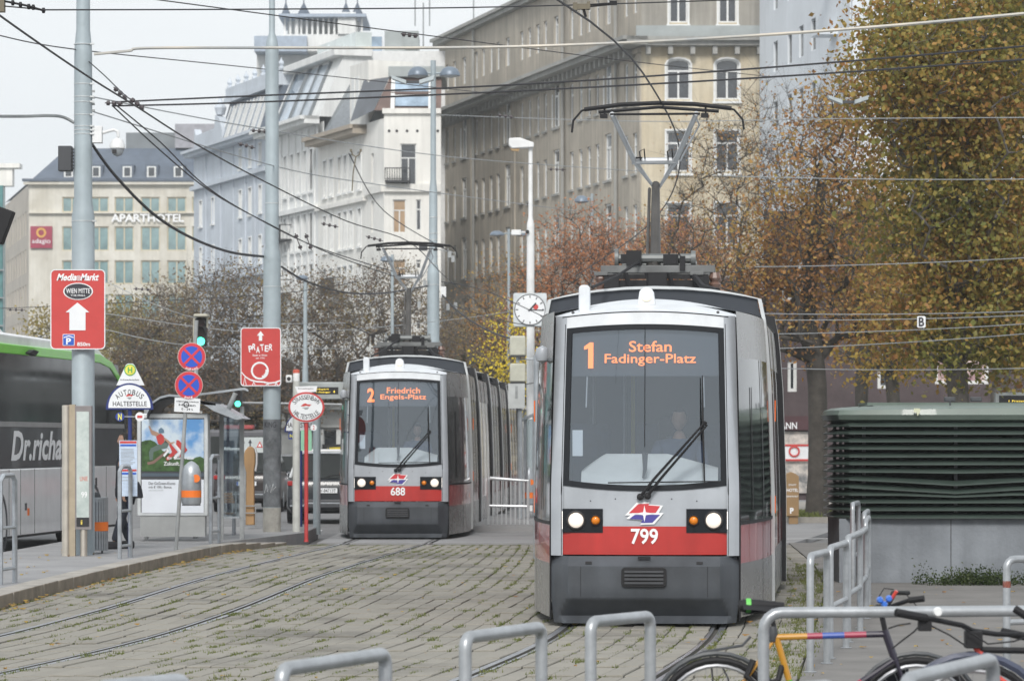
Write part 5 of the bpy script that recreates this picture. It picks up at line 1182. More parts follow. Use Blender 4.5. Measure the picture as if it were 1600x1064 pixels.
def ring(mb, cx, cz, ro, ri, y0, y1, n=32, sx=1.0):
    a = disc(cx, cz, ro, n, sx); b = disc(cx, cz, ri, n, sx if sx == 1 else (ro * sx - (ro - ri)) / ri)
    for k in range(n): mb.prism([a[k], a[(k + 1) % n], b[(k + 1) % n], b[k]], y0, y1)
    return mb
clampm = mat('bright_clamp', (.62, .64, .64), .35, m=.6)
# --- tall grey catenary pole at the left with shopping sign
F = Fr(130, 48, .135); t = thing('catenary_pole', 'thickest grey steel pole at left carrying the camera dome and the shopping sign', 'pole', F.loc)
MB().lathe([(.18, 0), (.165, .03), (.165, 5.0 - .135), (.15, 5.1 - .135), (.132, 5.22 - .135), (.130, 7.3 - .135), (.125, 7.45 - .135), (.10, 7.7 - .135), (.095, 10)], n=24).build('shaft', pole_m, t)
for y in (70, 132, 152, 160, 180, 198, 204, 210, 346): r = .136 if y < 300 else .170; a = MB(); a.lathe([(r, -.006), (r, .006)], (0, 0, F.z(y)), 20); a.box(.8 * r, r + .03, -.09, -.06, F.z(y) - .012, F.z(y) + .012); a.build('clamp_band', clampm, t)
a = MB(); F.box(a, 92, 113, 229, 268, -.10, .10); a.build('loudspeaker_box', dark_p, t, bevel=.01)
for k in range(7): a = MB(); F.box(a, 111, 116, 233 + k * 5, 235 + k * 5, -.09, -.02); a.build('fin', black_p, t)
a = MB(); F.box(a, 145, 160, 198, 224, -.07, .07); a.tube([(F.x(160), 0, F.z(208)), (F.x(178), 0, F.z(203)), (F.x(184), 0, F.z(206)), (F.x(185), 0, F.z(215))], .025, 8); a.build('camera_bracket', white_p, t, bevel=.006)
c = MB().lathe([(.10, -.03), (.112, -.02), (.112, .03), (.08, .10), (.03, .13), (.005, .14)], (F.x(183.5), 0, F.z(230)), 18).build('camera_dome', white_p, t)
MB().lathe([(.005, -.12), (.06, -.10), (.09, -.05), (.095, 0)], (F.x(183.5), 0, F.z(232)), 16).build('camera_lens_housing', galv, c); MB().box(F.x(180) - .03, F.x(180) + .03, -.10, -.085, F.z(238) - .03, F.z(238) + .03).build('camera_lens', black_p, c)
a = MB(); 
for y in (143, 153, 163, 173): a.box(F.x(143), F.x(148), -.02, .02, F.z(y) - .015, F.z(y) + .015)
a.build('wire_anchor', galv_dull, t)
S = MB(); S.prism(F.rr(83, 167, 423, 546, .06), -.24, -.22); s_ = S.build('shopping_sign', red_p, None, loc=F.loc); tag(s_, 'upright red shopping direction sign with white arrow on the thick left pole', 'sign')
a = MB(); o_ = F.rr(82.4, 167.6, 422.4, 546.6, .065); i_ = F.rr(83.8, 166.2, 423.8, 545.2, .055)
for k in range(len(o_)): a.prism([o_[k], o_[(k + 1) % len(o_)], i_[(k + 1) % len(i_)], i_[k]], -.245, -.215)
a.build('edge', sign_w, s_)
F.text('Media', 92, 123, 429, 440, -.246, letter_w, s_, shear=.35, off=.03); F.text('Markt', 129, 158, 429, 440, -.246, letter_w, s_, shear=.35, off=.03)
a = MB()
for k in range(3): ring(a, F.x(126.3), F.z(436), .038 - .013 * k, .032 - .013 * k, -.247, -.244, 16)
a.build('spiral', letter_w, s_)
MB().prism(disc(F.x(125.5), F.z(456.5), .122, 28, 1.75), -.245, -.241).build('oval_rim', letter_w, s_); MB().prism(disc(F.x(125.5), F.z(456.5), .110, 28, 1.78), -.25, -.2455).build('oval', mat('charcoal', (.035, .035, .045), .5), s_)
F.text('WIEN MITTE', 107, 144, 452, 459.5, -.253, letter_w, s_, off=.006); F.text('THE MALL', 114, 137, 461.5, 464, -.253, letter_w, s_)
MB().prism(F.poly([(112, 517), (112, 489), (106, 489), (124.5, 474), (143, 489), (137, 489), (137, 517)]), -.247, -.243).build('arrow', sign_w, s_)
MB().prism(F.rr(101.5, 120, 523, 541, .01), -.246, -.243).build('parking_border', letter_w, s_); MB().prism(F.rr(102.3, 119.2, 523.8, 540.2, .01), -.249, -.2465).build('parking_plate', blue_p, s_)
F.text('P', 107, 114.5, 529, 539, -.252, letter_w, s_, off=.03); MB().prism(F.poly([(103.5, 529), (103.5, 527.5), (111, 525), (118.5, 527.5), (118.5, 529), (111, 526.5)]), -.252, -.250).build('parking_roof', letter_w, s_)
F.text('850m', 124, 144, 535.5, 541.5, -.246, letter_w, s_, off=.02)
# --- second pole with the Prater sign
F = Fr(425, 60, .0); t = thing('catenary_pole', 'tall grey steel pole with graffiti behind the red PRATER sign', 'pole', F.loc)
MB().lathe([(.165, 0), (.158, .03), (.158, F.z(655)), (.157, F.z(405)), (.145, F.z(395)), (.122, F.z(385)), (.120, F.z(78)), (.10, F.z(64)), (.055, F.z(52)), (.05, F.z(-90))], n=24).build('shaft', pole_m, t)
for y in (318, 390, 448): r = .126 if y < 392 else .162; a = MB(); a.lathe([(r, -.007), (r, .007)], (0, 0, F.z(y)), 18); a.build('clamp_band', clampm, t)
MB().lathe([(.1605, F.z(792)), (.1605, F.z(655))], n=24).build('dark_wrap', mat('grimy_wrap', (.13, .14, .15), .7, var=.4, scale=5), t)
MB().lathe([(.163, .02), (.163, F.z(793))], n=24).build('concrete_foot', mat('pale_foot', (.34, .33, .30), .8, var=.2, scale=5), t)
def curved_text(txt, px0, px1, y1, y0, r, F, m, p, **k):
    a = MB(); text_mb(a, txt, F.x((px0 + px1) / 2), F.z((y0 + y1) / 2), (px1 - px0) * F.k, (y0 - y1) * F.k, 0, **k)
    a.v = [(x, -math.sqrt(max(0, r * r - x * x)), z) for x, _, z in a.v]; return a.build('graffiti', m, p, smooth=False)
curved_text('KING', 414, 432, 659, 668, .165, F, letter_b, t, off=.01)
for pts in ([(414, 770), (417, 756), (419, 768), (423, 757), (424, 769), (428, 755), (427, 766), (432, 760)], [(416, 690), (420, 683), (423, 691), (428, 684), (431, 690)]):
    MB().tube([(F.x(px), -math.sqrt(.164 ** 2 - F.x(px) ** 2), F.z(y)) for px, y in pts], .004, 4).build('graffiti', letter_w if pts[0][1] > 700 else letter_b, t)
S = MB(); S.prism(F.rr(378, 440, 513, 603, .05), -.22, -.20); s_ = S.build('prater_sign', red_p, None, loc=F.loc); tag(s_, 'red upright sign reading PRATER with a white roller coaster loop', 'sign')
a = MB(); o_ = F.rr(377.4, 440.6, 512.4, 603.6, .055); i_ = F.rr(378.8, 439.2, 513.8, 602.2, .045)
for k in range(len(o_)): a.prism([o_[k], o_[(k + 1) % len(o_)], i_[(k + 1) % len(i_)], i_[k]], -.225, -.195)
a.build('edge', sign_w, s_)
MB().prism(F.poly([(406, 533), (406, 525), (403, 525), (408.5, 518), (414, 525), (411, 525), (411, 533)]), -.226, -.221).build('arrow', letter_w, s_)
for ch, x, y, an in zip('PRATER', (393, 398.5, 404.5, 411, 418, 424.5), (545.5, 542.5, 547, 543.5, 545, 543), (.15, -.12, .0, .1, -.05, -.1)):
    a = MB(); text_mb(a, ch, F.x(x), F.z(y), 5.8 * F.k, 10 * F.k, -.224, off=.025, ang=an); a.build('letter', letter_w, s_, smooth=False)
F.text('Stadt in Wien', 396, 419, 554, 557, -.224, letter_w, s_); F.text('seit 1766', 401, 415, 558.5, 561, -.224, letter_w, s_)
a = MB(); ring(a, F.x(407.5), F.z(579.5), .16, .127, -.226, -.221); a.build('coaster_loop', letter_w, s_)
a = MB(); pth = [(379, 582), (385, 589), (393, 594), (402, 596.5), (412, 597), (422, 599), (431, 598), (439, 595)]
for (x0, y0), (x1_, y1_) in zip(pth, pth[1:]): a.prism(F.poly([(x0, y0 - 1.2), (x1_, y1_ - 1.2), (x1_, y1_ + 1.2), (x0, y0 + 1.2)]), -.227, -.2215)
for px, y in ((384, 589), (398, 596), (419, 598.5), (433, 597.5)): a.prism(F.poly([(px - 2.8, 602), (px, y), (px + 2.8, 602), (px + 1.8, 602), (px, y + 2.5), (px - 1.8, 602)]), -.227, -.2215)
for k in range(4): q = R(-60 + k * 20); x = 407.5 + 10.5 * math.cos(q); y = 579.5 - 10.5 * math.sin(q); a.prism(F.poly([(x - 2, y - 1.4), (x + 1.5, y - 2), (x + 2, y + 1.2), (x - 1.6, y + 1.6)]), -.228, -.222)
a.build('coaster_track', letter_w, s_)
# --- third tall pole with twin lamps, other lamp posts
def lamp_head(t, F, x0, x1, yt, yb, m=None):
    cx = (F.x(x0) + F.x(x1)) / 2; r = (F.x(x1) - F.x(x0)) / 2; h = F.z(yt) - F.z(yb)
    o = MB().lathe([(r, 0), (r * .98, h * .3), (r * .75, h * .75), (r * .35, h), (.01, h * 1.03)], (cx, 0, F.z(yb)), 18).build('lamp_head', m or mat('lamp_blue_grey', (.17, .21, .26), .4, m=.2), t)
    MB().lathe([(.01, -.05), (r * .5, -.03), (r * .85, .0)], (cx, 0, F.z(yb) - .003), 16).build('lamp_glass', mat('lamp_glass_milky', (.45, .48, .5), .3), o)
F = Fr(677, 82, 0); t = thing('catenary_pole', 'pale grey tall pole with twin domed street lamps behind the farther tram', 'pole', F.loc)
MB().lathe([(.15, 0), (.15, F.z(430)), (.145, F.z(425)), (.105, F.z(412)), (.10, F.z(300)), (.07, F.z(280)), (.065, F.z(95))], n=18).build('shaft', pole_m, t)
MB().tube([(F.x(655), 0, F.z(115)), (F.x(700), 0, F.z(115))], .03, 6).build('lamp_arm', pole_m, t); lamp_head(t, F, 637, 669, 105, 119); lamp_head(t, F, 687, 719, 105, 119)
for y in (340, 365, 375, 412, 445): MB().lathe([(.155 if y > 420 else .11, -.01), (.155 if y > 420 else .11, .01)], (0, 0, F.z(y)), 16).build('clamp_band', clampm, t)
a = MB(); F.box(a, 689, 697, 448, 464, -.1, .1); a.build('junction_box', white_p, t); a = MB()
for x, y in ((655, 476), (700, 480), (712, 478), (703, 398), (708, 405), (664, 443)): a.box(F.x(x) - .04, F.x(x) + .04, -.15, -.05, F.z(y) - .08, F.z(y) + .08)
a.tube([(F.x(700), -.1, F.z(388)), (F.x(700), -.1, F.z(410)), (F.x(712), -.1, F.z(396)), (F.x(684), -.1, F.z(390))], .014, 5); a.build('wire_insulators', galv_dull, t)
a = MB(); a.box(F.x(655), F.x(668), -.2, 0, F.z(392), F.z(380)); a.build('tensioning_box', dark_p, t)
for px, Y, top, heads, lab in ((613, 118, 398, ((594, 614, 400, 408),), 'slim street lamp half hidden in the brown trees left of the farther pantograph'), (925, 120, 303, ((897, 920, 306, 316),), 'slim grey street lamp with one domed head above the orange trees'),
                               (795, 135, 358, ((765, 788, 361, 368), (803, 824, 361, 368)), 'distant twin headed street lamp left of the white lamp post'), (477, 95, 432, ((462, 482, 430, 436),), 'slim grey lamp post between the PRATER pole and the farther tram')):
    F = Fr(px, Y, 0); t = thing('street_lamp', lab, 'street lamp', F.loc); MB().lathe([(.11, 0), (.085, 2), (.085, F.z(top + 150)), (.06, F.z(top + 130)), (.05, F.z(top))], n=12).build('post', pole_m, t)
    for h in heads: lamp_head(t, F, *h); MB().tube([(F.x((h[0] + h[1]) / 2), 0, F.z(h[2] + 4)), (0, 0, F.z(h[2] + 4))], .03, 5).build('lamp_arm', pole_m, t)
F = Fr(829, 84, 0); t = thing('street_lamp', 'white painted lamp post with flat angular head above the platform clock', 'street lamp', F.loc)
MB().lathe([(.12, 0), (.11, .5), (.095, F.z(355)), (.09, F.z(350)), (.055, F.z(340)), (.05, F.z(222))], n=14).build('post', white_p, t)
a = MB(); a.prism(F.poly([(795, 217), (812, 216), (834, 224), (834, 231), (800, 233), (795, 228)]), -.16, .16); l_ = a.build('lamp_head', white_p, t, bevel=.02); a = MB(); a.prism(F.poly([(797, 233), (812, 233), (810, 237), (800, 236)]), -.12, .12); a.build('lamp_glass', mat('amber_glass', (.45, .30, .15), .4), l_)
a = MB(); a.tube([(0, 0, F.z(363)), (F.x(808), -.1, F.z(364))], .03, 6); F.box(a, 799, 814, 360, 368, -.2, -.05); a.build('camera', white_p, t, bevel=.01); a = MB(); a.lathe([(.05, 0), (.05, .02)], (F.x(824), -.12, F.z(363)), 12, Mx); a.build('camera_lens', black_p, t)
# --- platform clock
F = Fr(828, 82, 0); t = thing('clock', 'square white platform clock with round dial hanging beside the nearer tram', 'clock', (F.loc[0], 82, F.z(510)), 0); z0 = F.z(510)
cz = F.z(485) - z0; a = MB(); a.prism([(x, z - z0) for x, z in F.rr(802, 854, 459, 510, .05)], -.4, .4); cs = a.build('case', mat('clock_case', (.60, .64, .66), .4), t)
MB().prism(disc(0, cz, .375, 36), -.415, -.402).build('dial', sign_w, t); a = MB(); ring(a, 0, cz, .385, .365, -.42, -.401, 36); a.build('dial_rim', dark_p, t)
for k in range(12):
    q = math.pi * 2 * k / 12; a = MB(); M = Matrix.Rotation(q, 3, 'Y'); a.box(-.012, .012, -.418, -.416, .29, .35, M); a.v = [(x, y, z + cz) for x, y, z in a.v]; a.build('hour_mark', letter_b, t)
for q, L_, w in ((R(42), .22, .018), (R(93), .33, .012)): a = MB(); a.box(-w, w, -.424, -.420, -.05, L_, Matrix.Rotation(q, 3, 'Y')); a.v = [(x, y, z + cz) for x, y, z in a.v]; a.build('clock_hand', letter_b, t)
MB().prism(disc(.14, cz + .07, .065, 16), -.4195, -.4165).build('red_mark', red_p, t)
a = MB(); a.tube([(0, 0, .85), (0, 0, F.z(456) - z0)], .05, 8); a.build('hanger', galv_dull, t)
# --- loudspeaker boxes under the clock
F = Fr(809, 70, .135); t = thing('platform_equipment_column', 'stack of two beige boxes above a pale panel at the stop between the trams', 'equipment column', F.loc)
bx = mat('beige_box', (.50, .50, .42), .5)
for y1_, y0_ in ((525, 556), (568, 597)): a = MB(); a.prism(F.poly([(796, y0_), (822, y0_), (821, y1_), (797, y1_)]), -.15, .15); a.build('beige_housing', bx, t, bevel=.03); a = MB(); F.box(a, 797, 821, y0_ + .3, y0_ + 2, -.13, .13); a.build('dark_base', dark_p, t)
a = MB(); F.box(a, 794, 820, 599, 638, -.12, .12); a.build('panel', mat('panel_grey', (.48, .50, .50), .5), t); a = MB(); F.box(a, 805, 809, 603, 622, -.13, -.121); a.build('slot', galv_dull, t)
a = MB(); a.tube([(F.x(809), 0, F.z(567)), (F.x(809), 0, F.z(556))], .04, 8); a.tube([(F.x(812), 0, F.z(638)), (F.x(812), 0, 0)], .05, 8); a.tube([(F.x(809), .0, F.z(561)), (F.x(838), 0, F.z(561))], .02, 6); a.build('post', galv, t)
F = Fr(839, 50, .0); t = thing('thin_post', 'plain grey steel post rising directly left of the nearer tram', 'post', F.loc); MB().lathe([(.055, 0), (.05, .1), (.05, F.z(556)), (.02, F.z(555))], n=12).build('post', galv, t)
# stop shelter between the trams
F = Fr(826, 72, .135); t = thing('tram_shelter', 'grey roofed platform shelter between the two trams', 'shelter', F.loc)
a = MB(); a.prism(F.poly([(814, 655), (850, 637), (870, 637), (870, 641), (851, 641), (816, 658)]), -.6, 3); a.build('roof', galv, t)
for px in (820, 834): MB().box(F.x(px) - .03, F.x(px) + .03, -.5, -.44, 0, F.z(650)).build('post', galv, t)
MB().box(F.x(821), F.x(833), -.48, -.46, .3, F.z(655)).build('glass_panel', glassmat('shelter_glass', (.7, .75, .76), .10), t)
def dome_bin(F, x0, x1, y1, y0, lab, s=1):
    t = thing('litter_bin', lab, 'litter bin', (PX((x0 + x1) / 2, F.Y), F.Y - .25, F.z(y0) + F.zb), 0); r = (x1 - x0) / 2 * F.k; h = (y0 - y1) * F.k
    MB().lathe([(r * .92, 0), (r, .03), (r, h * .62), (r * .93, h * .76), (r * .72, h * .89), (r * .35, h * .97), (.01, h)], n=20).build('body', galv, t)
    MB().lathe([(r * 1.012, h * .16), (r * 1.012, h * .32)], n=20).build('orange_band', orange_p, t)
    MB().lathe([(r * .96, -.02), (r * .9, -.001)], n=20).build('bottom', dark_p, t); MB().box(-.05, .05, r * .9, r + .12, h * .3, h * .7).build('bracket', galv_dull, t)
    MB().prism(disc(r * .55, h * .60, .06, 14), -r * .92, -r * .75).build('opening_mark', orange_p, t); return t
dome_bin(Fr(826, 71, .135), 820, 833, 730, 787, 'silver domed litter bin with orange band between the two trams')
# ramp rail between trams
F = Fr(795, 66, .0); galv_b = mat('bright_railing_steel', (.58, .60, .62), .4, m=.3, var=.1); t = thing('ramp_railing', 'grey steel railing with upright bars on the ramp between the two trams', 'railing', F.loc)
MB().tube([(F.x(763), 0, 0), (F.x(763), 0, F.z(752)), (F.x(766), 0, F.z(747)), (F.x(825), 0, F.z(751)), (F.x(825), 0, 0)], .035, 8).build('frame', galv_b, t); MB().tube([(F.x(763), 0, F.z(790)), (F.x(825), 0, F.z(791))], .028, 8).build('rail', galv_b, t)
for k in range(8): x = F.x(770 + k * 7); MB().tube([(x, 0, 0), (x, 0, F.z(748.5))], .016, 6).build('bar', galv_b, t)
a = MB(); a.slab([(-2, -1.2), (4, -1.2), (4, 9), (-2, 9)], -.05, .12); a.build('ramp', pave_m, None, loc=(.55, 66, 0)); tag(bpy.data.objects['ramp'], kind='structure')
# --- platform ladder hoops on the left pavement
def guard(px0, px1, ytop, ybase, lab, first=None, zb=.135):
    Y = FPX * (EYE - zb) / (ybase - HOR); F = Fr((px0 + px1) / 2, Y, zb); t = thing('guard_hoop', lab, 'barrier', F.loc, group='grey ladder shaped barriers along the kerb')
    x0, x1_ = F.x(px0), F.x(px1); h = F.z(ytop); d = .30
    a = MB(); a.tube([(x0, -d, 0), (x0, -d, h - .06), (x0 + .02, -d + .05, h), (x1_ - .02, d - .05, h), (x1_, d, h - .06), (x1_, d, 0)], .030, 8); a.build('frame', galv, t)
    for k in (.14, .52): MB().tube([(x0, -d, h * k), (x1_, d, h * k)], .022, 6).build('rung', galv, t)
guard(7, 17, 743, 912, 'ladder shaped grey barrier cut by the left edge of the photo'); guard(191, 200, 729, 872, 'ladder shaped grey barrier in front of the timetable board'); guard(332, 340, 712, 849, 'ladder shaped grey barrier near the wooden post')
# --- information pylon and barred bin
F = Fr(120, 47.4, .135); t = thing('information_pylon', 'stainless steel information pylon with tall glass panel below the thick pole', 'information pylon', F.loc)
MB().lathe([(.062, 0), (.062, F.z(634)), (.05, F.z(633))], (F.x(103.5), 0, 0), 16).build('post', mat('warm_stainless', (.66, .61, .53), .32, m=.75, var=.1), t)
MB().box(F.x(109), F.x(118), -.05, .05, 0, F.z(632)).build('post', mat('bronze_stainless', (.46, .39, .29), .4, m=.6, var=.1), t); MB().lathe([(.05, 0), (.05, F.z(823))], (F.x(131), 0, 0), 14).build('foot', mat('warm_stainless', (.5, .46, .38), .3), t)
MB().box(F.x(118), F.x(144), -.06, .06, F.z(827), F.z(634)).build('panel_frame', mat('taupe_metal', (.25, .23, .23), .5, m=.3), t, bevel=.005)
MB().box(F.x(120.5), F.x(140), -.068, -.061, F.z(810), F.z(643)).build('glass', mat('frosted_info_glass', (.42, .50, .48), .15, var=.14, scale=2.2, spec=.8, c2=(.55, .60, .57)), t); MB().box(F.x(120.5), F.x(140), -.072, -.069, F.z(822), F.z(808)).build('lower_strip', black_p, t); F.text('i', 127, 130, 812, 819, -.075, mat('yellow_print', (.7, .55, .1), .5), t, 'symbol')
F.text('LINIE', 126, 138, 744, 751, -.071, mat('faded_red', (.6, .2, .15), .5, var=0), t, off=.01); F.text('99', 128, 137, 768, 777, -.071, letter_w, t)
F = Fr(150, 48.6, .135); t = thing('litter_bin', 'round litter bin of upright grey bars with an orange band beside the pylon', 'litter bin', F.loc); r = .17; h = F.z(780)
MB().lathe([(r * .88, .06), (r * .88, h - .04)], n=20).build('liner', dark_p, t)
for k in range(28): q = 6.2832 * k / 28; x, y = r * math.cos(q), r * math.sin(q); MB().box(-.015, .015, -.006, .006, .04, h, Matrix.Rotation(q + 1.57, 3, 'Z')).build('bar', galv, t, loc=(x, y, 0))
MB().lathe([(r * 1.06, F.z(829)), (r * 1.06, F.z(815))], n=24).build('orange_band', orange_p, t); a = MB(); a.lathe([(r * .2, h), (r * 1.05, h), (r * 1.05, h + .03), (r * .2, h + .03)], n=24); a.build('rim', galv, t)
a = MB(); a.lathe([(.001, .11), (.05, .10), (.07, .05), (.07, 0)], (0, 0, h), 14); a.build('ashtray', dark_p, t)
for x in (-.1, .1): MB().lathe([(.015, 0), (.015, .06)], (x, -.08, 0), 8).build('foot', dark_p, t)
# --- bus stop sign
F = Fr(203, 47, .135); t = thing('bus_stop_sign', 'half round white and blue bus stop sign lettered AUTOBUS HALTESTELLE', 'bus stop sign', F.loc)
MB().lathe([(.028, 0), (.028, F.z(640))], n=12).build('post', navy_p, t)
def half(cx, zb_, r, h, n=24): return [(cx + r, zb_)] + [(cx + r * math.cos(math.pi * k / n), zb_ + h * math.sin(math.pi * k / n)) for k in range(1, n)] + [(cx - r, zb_)]
cx = 0; zb_ = F.z(640); MB().prism(half(cx, zb_, .335, .375), -.05, -.02).build('plate_border', navy_p, t); MB().prism(half(cx, zb_ + .025, .298, .325), -.056, -.051).build('plate', sign_w, t)
a = MB(); arc_text(a, 'AUTOBUS', 0, zb_ - .02, .268, .075, R(130), R(50), -.058, wch=.60); a.build('lettering', letter_b, t, smooth=False); F.text('HALTESTELLE', 177, 230, 627, 634.5, -.058, letter_b, t, off=.012)
def city_emblem(F, x0, x1, y1, y0, y, p, grey=galv_dull):
    w, h = x1 - x0, y0 - y1
    MB().add([(F.x(x0 + w * a_), y, F.z(y1 + h * b_)) for a_, b_ in ((0, .45), (.3, .05), (.5, 0), (.6, .15), (1, .2), (.8, .5), (.55, .38), (.25, .5))], [tuple(range(8))]).build('emblem_red_part', red_p, p)
    MB().add([(F.x(x0 + w * a_), y, F.z(y1 + h * b_)) for a_, b_ in ((.1, .65), (.8, .62), (.65, .95), (.4, 1), (.35, .85))], [tuple(range(5))]).build('emblem_grey_part', grey, p)
city_emblem(F, 197, 209, 615, 624, -.058, t)
MB().prism(F.poly([(182, 602), (226, 602), (210, 570), (207, 568), (200, 568), (197, 570)]), -.015, -.0).build('triangle_plate', sign_w, t); MB().prism(disc(F.x(203.5), F.z(578), .083, 24), -.02, -.0155).build('green_ring', mat('stop_green', (.06, .38, .10), .5), t)
MB().prism(disc(F.x(203.5), F.z(578), .07, 24), -.024, -.0205).build('yellow_disc', mat('stop_yellow', (.75, .70, .10), .5), t); F.text('H', 200, 207, 573.5, 582.5, -.027, mat('stop_green', (.06, .38, .1), .5), t, off=.03); F.text('Schwedenplatz', 188, 218, 592, 595, -.018, letter_b, t)
MB().prism(disc(F.x(188), F.z(651), .062, 18), -.05, -.035).build('night_disc', mat('night_blue', (.02, .05, .3), .5), t); F.text('N', 185, 191, 646, 656, -.053, mat('stop_yellow', (.75, .7, .1), .5), t, off=.04)
MB().prism(disc(F.x(219), F.z(651), .064, 18), -.05, -.035).build('line_disc', sign_w, t); MB().box(F.x(215), F.x(223), -.054, -.051, F.z(653), F.z(649)).build('red_bar', red_p, t); MB().tube([(F.x(190), -.03, F.z(651)), (F.x(217), -.03, F.z(651))], .008, 5).build('disc_arm', galv, t)
a = MB(); F.box(a, 187.5, 215.5, 688, 775, -.09, -.06); b_ = a.build('timetable_board', mat('timetable_paper', (.52, .62, .76), .4, var=.1, scale=9, stretch=(1, 1, 5)), t)
a = MB(); F.box(a, 188.5, 214.5, 689, 692.5, -.094, -.091); F.box(a, 188.5, 214.5, 733, 736, -.094, -.091); a.build('red_header', red_p, b_); a = MB(); F.box(a, 189, 214, 694, 697, -.094, -.091); F.box(a, 189, 214, 738, 741, -.094, -.091); a.build('blue_header', blue_p, b_)
for k in range(15):
    y = 701 + k * 2.1 if k < 13 else 745 + (k - 13) * 5; a = MB(); F.box(a, 190, 190 + random.uniform(14, 23), y, y + .7, -.093, -.091); a.build('printed_line', galv_dull, b_)
# --- pedestrian behind the timetable
t = thing('person', 'pedestrian in dark coat and trousers with a black shoulder bag behind the timetable board', 'person', (PX(197, 50.6), 50.6, .135), R(-65))
skinned('body', {'pelvis': (0, 0, .92, .10, .12), 'waist': (0, .0, 1.05, .09, .12), 'chest': (0, -.0, 1.30, .11, .15), 'neck0': (0, 0, 1.44, .06, .06), 'neck': (0, -.01, 1.53, .05, .05), 'hl': (-.09, 0, .88, .08, .08), 'kl': (-.10, -.05, .50, .055, .055), 'al': (-.10, .10, .09, .038, .038), 'hr': (.09, 0, .88, .08, .08), 'kr': (.10, -.10, .50, .055, .055), 'ar': (.10, -.22, .09, .038, .038)},
        [('pelvis', 'waist'), ('waist', 'chest'), ('chest', 'neck0'), ('neck0', 'neck'), ('pelvis', 'hl'), ('hl', 'kl'), ('kl', 'al'), ('pelvis', 'hr'), ('hr', 'kr'), ('kr', 'ar')], skin_m, t)
skinned('coat', {'hem': (0, 0, .68, .17, .20), 'pelvis': (0, 0, .92, .15, .18), 'waist': (0, 0, 1.08, .14, .17), 'chest': (0, 0, 1.32, .15, .19), 'collar': (0, 0, 1.46, .08, .08), 'sl': (-.19, .0, 1.40, .07, .07), 'el': (-.24, .05, 1.12, .055, .055), 'wl': (-.22, -.06, .86, .045, .045), 'sr': (.19, 0, 1.40, .07, .07), 'er': (.25, .04, 1.12, .055, .055), 'wr': (.23, -.1, .88, .045, .045)},
        [('hem', 'pelvis'), ('pelvis', 'waist'), ('waist', 'chest'), ('chest', 'collar'), ('chest', 'sl'), ('sl', 'el'), ('el', 'wl'), ('chest', 'sr'), ('sr', 'er'), ('er', 'wr')], coat_m, t)
skinned('trousers', {'p': (0, 0, .86, .12, .14), 'hl': (-.09, 0, .80, .095, .095), 'kl': (-.10, -.05, .48, .075, .075), 'al': (-.10, .10, .10, .065, .065), 'hr': (.09, 0, .80, .095, .095), 'kr': (.10, -.10, .48, .075, .075), 'ar': (.10, -.22, .10, .065, .065)}, [('p', 'hl'), ('hl', 'kl'), ('kl', 'al'), ('p', 'hr'), ('hr', 'kr'), ('kr', 'ar')], trous_m, t)
for x, y in ((-.10, .02), (.10, -.30)): MB().box(x - .055, x + .055, y - .15, y + .14, 0, .12).build('shoe', black_p, t, bevel=.03)
hand(t, (-.22, -.06, .84), (0, -.2, -1), (0, -1, 0)); hand(t, (.23, -.1, .86), (0, -.2, -1), (0, -1, 0), side=-1); head_on(t, (0, -.03, 1.645))
tb = thing('shoulder_bag', 'black shoulder bag hanging at the hip of the pedestrian in the dark coat', 'bag', (PX(213, 50.4), 50.4, .135)); F = Fr(213, 50.4, .135)
MB().prism(F.poly([(208, 778), (224, 778), (222, 764), (217, 752), (210, 752)]), -.12, .02).build('bag_body', coat_m, tb, bevel=.02); MB().tube([(F.x(212), -.05, F.z(754)), (F.x(206), -.08, F.z(720)), (F.x(203), .0, F.z(700))], .010, 5).build('strap', coat_m, tb)
# --- bus shelter with advertising case
F = Fr(270, 54.5, .135); t = thing('bus_shelter', 'bus shelter with curved dark roof over an advertising case and bench', 'shelter', F.loc)
def roof_sheet(pts, d0, d1, m, nm, th=.05):
    P_ = F.poly(pts); Q_ = [(x, z - th) for x, z in reversed(P_)]; return MB().prism(P_ + Q_, d0, d1).build(nm, m, t)
roof_sheet([(233, 648), (240, 632), (252, 623), (266, 619), (285, 621), (312, 626), (340, 628)], -.35, 1.5, mat('roof_underside_dark', (.04, .042, .045), .6), 'roof', .06)
roof_sheet([(234, 643), (242, 628), (254, 620), (268, 616.5), (290, 618), (340, 612), (384, 606), (391, 609)], -.42, -.351, galv, 'roof_edge', .035)
MB().prism(F.poly([(312, 626), (345, 632), (383, 654), (372, 656), (336, 642)]), -.35, 1.2).build('gutter_panel', galv, t); MB().tube([(F.x(352), 0, F.z(650)), (F.x(368), 0, F.z(614))], .04, 8).build('roof_strut', galv_dull, t)
for px in (222, 341, 373): MB().box(F.x(px) - .035, F.x(px) + .035, .6, .67, 0, F.z(630 if px < 360 else 648)).build('post', galv_dull, t)
MB().box(F.x(344), F.x(370), .61, .62, F.z(808), F.z(650)).build('glass_panel', glassmat('shelter_glass', (.7, .75, .76), .1), t); MB().box(F.x(344), F.x(371), .60, .63, F.z(811), F.z(808)).build('glass_rail', galv, t)
tc_ = thing('advertising_case', 'lit advertising case with a jumping skateboarder poster above a white bank notice', 'advertising board', (F.loc[0], F.loc[1], .135))
a = MB(); F.box(a, 220, 321, 806, 838, -.08, .22); a.build('plinth', mat('plinth_grey', (.34, .35, .35), .7, var=.1), tc_); a = MB(); F.box(a, 215, 326, 646, 806, -.10, .25); a.build('case', mat('case_white_metal', (.64, .67, .68), .4, m=.2), tc_, bevel=.02)
a = MB(); F.box(a, 221, 320, 653, 800, -.105, -.101); a.build('inner_frame', dark_p, tc_)
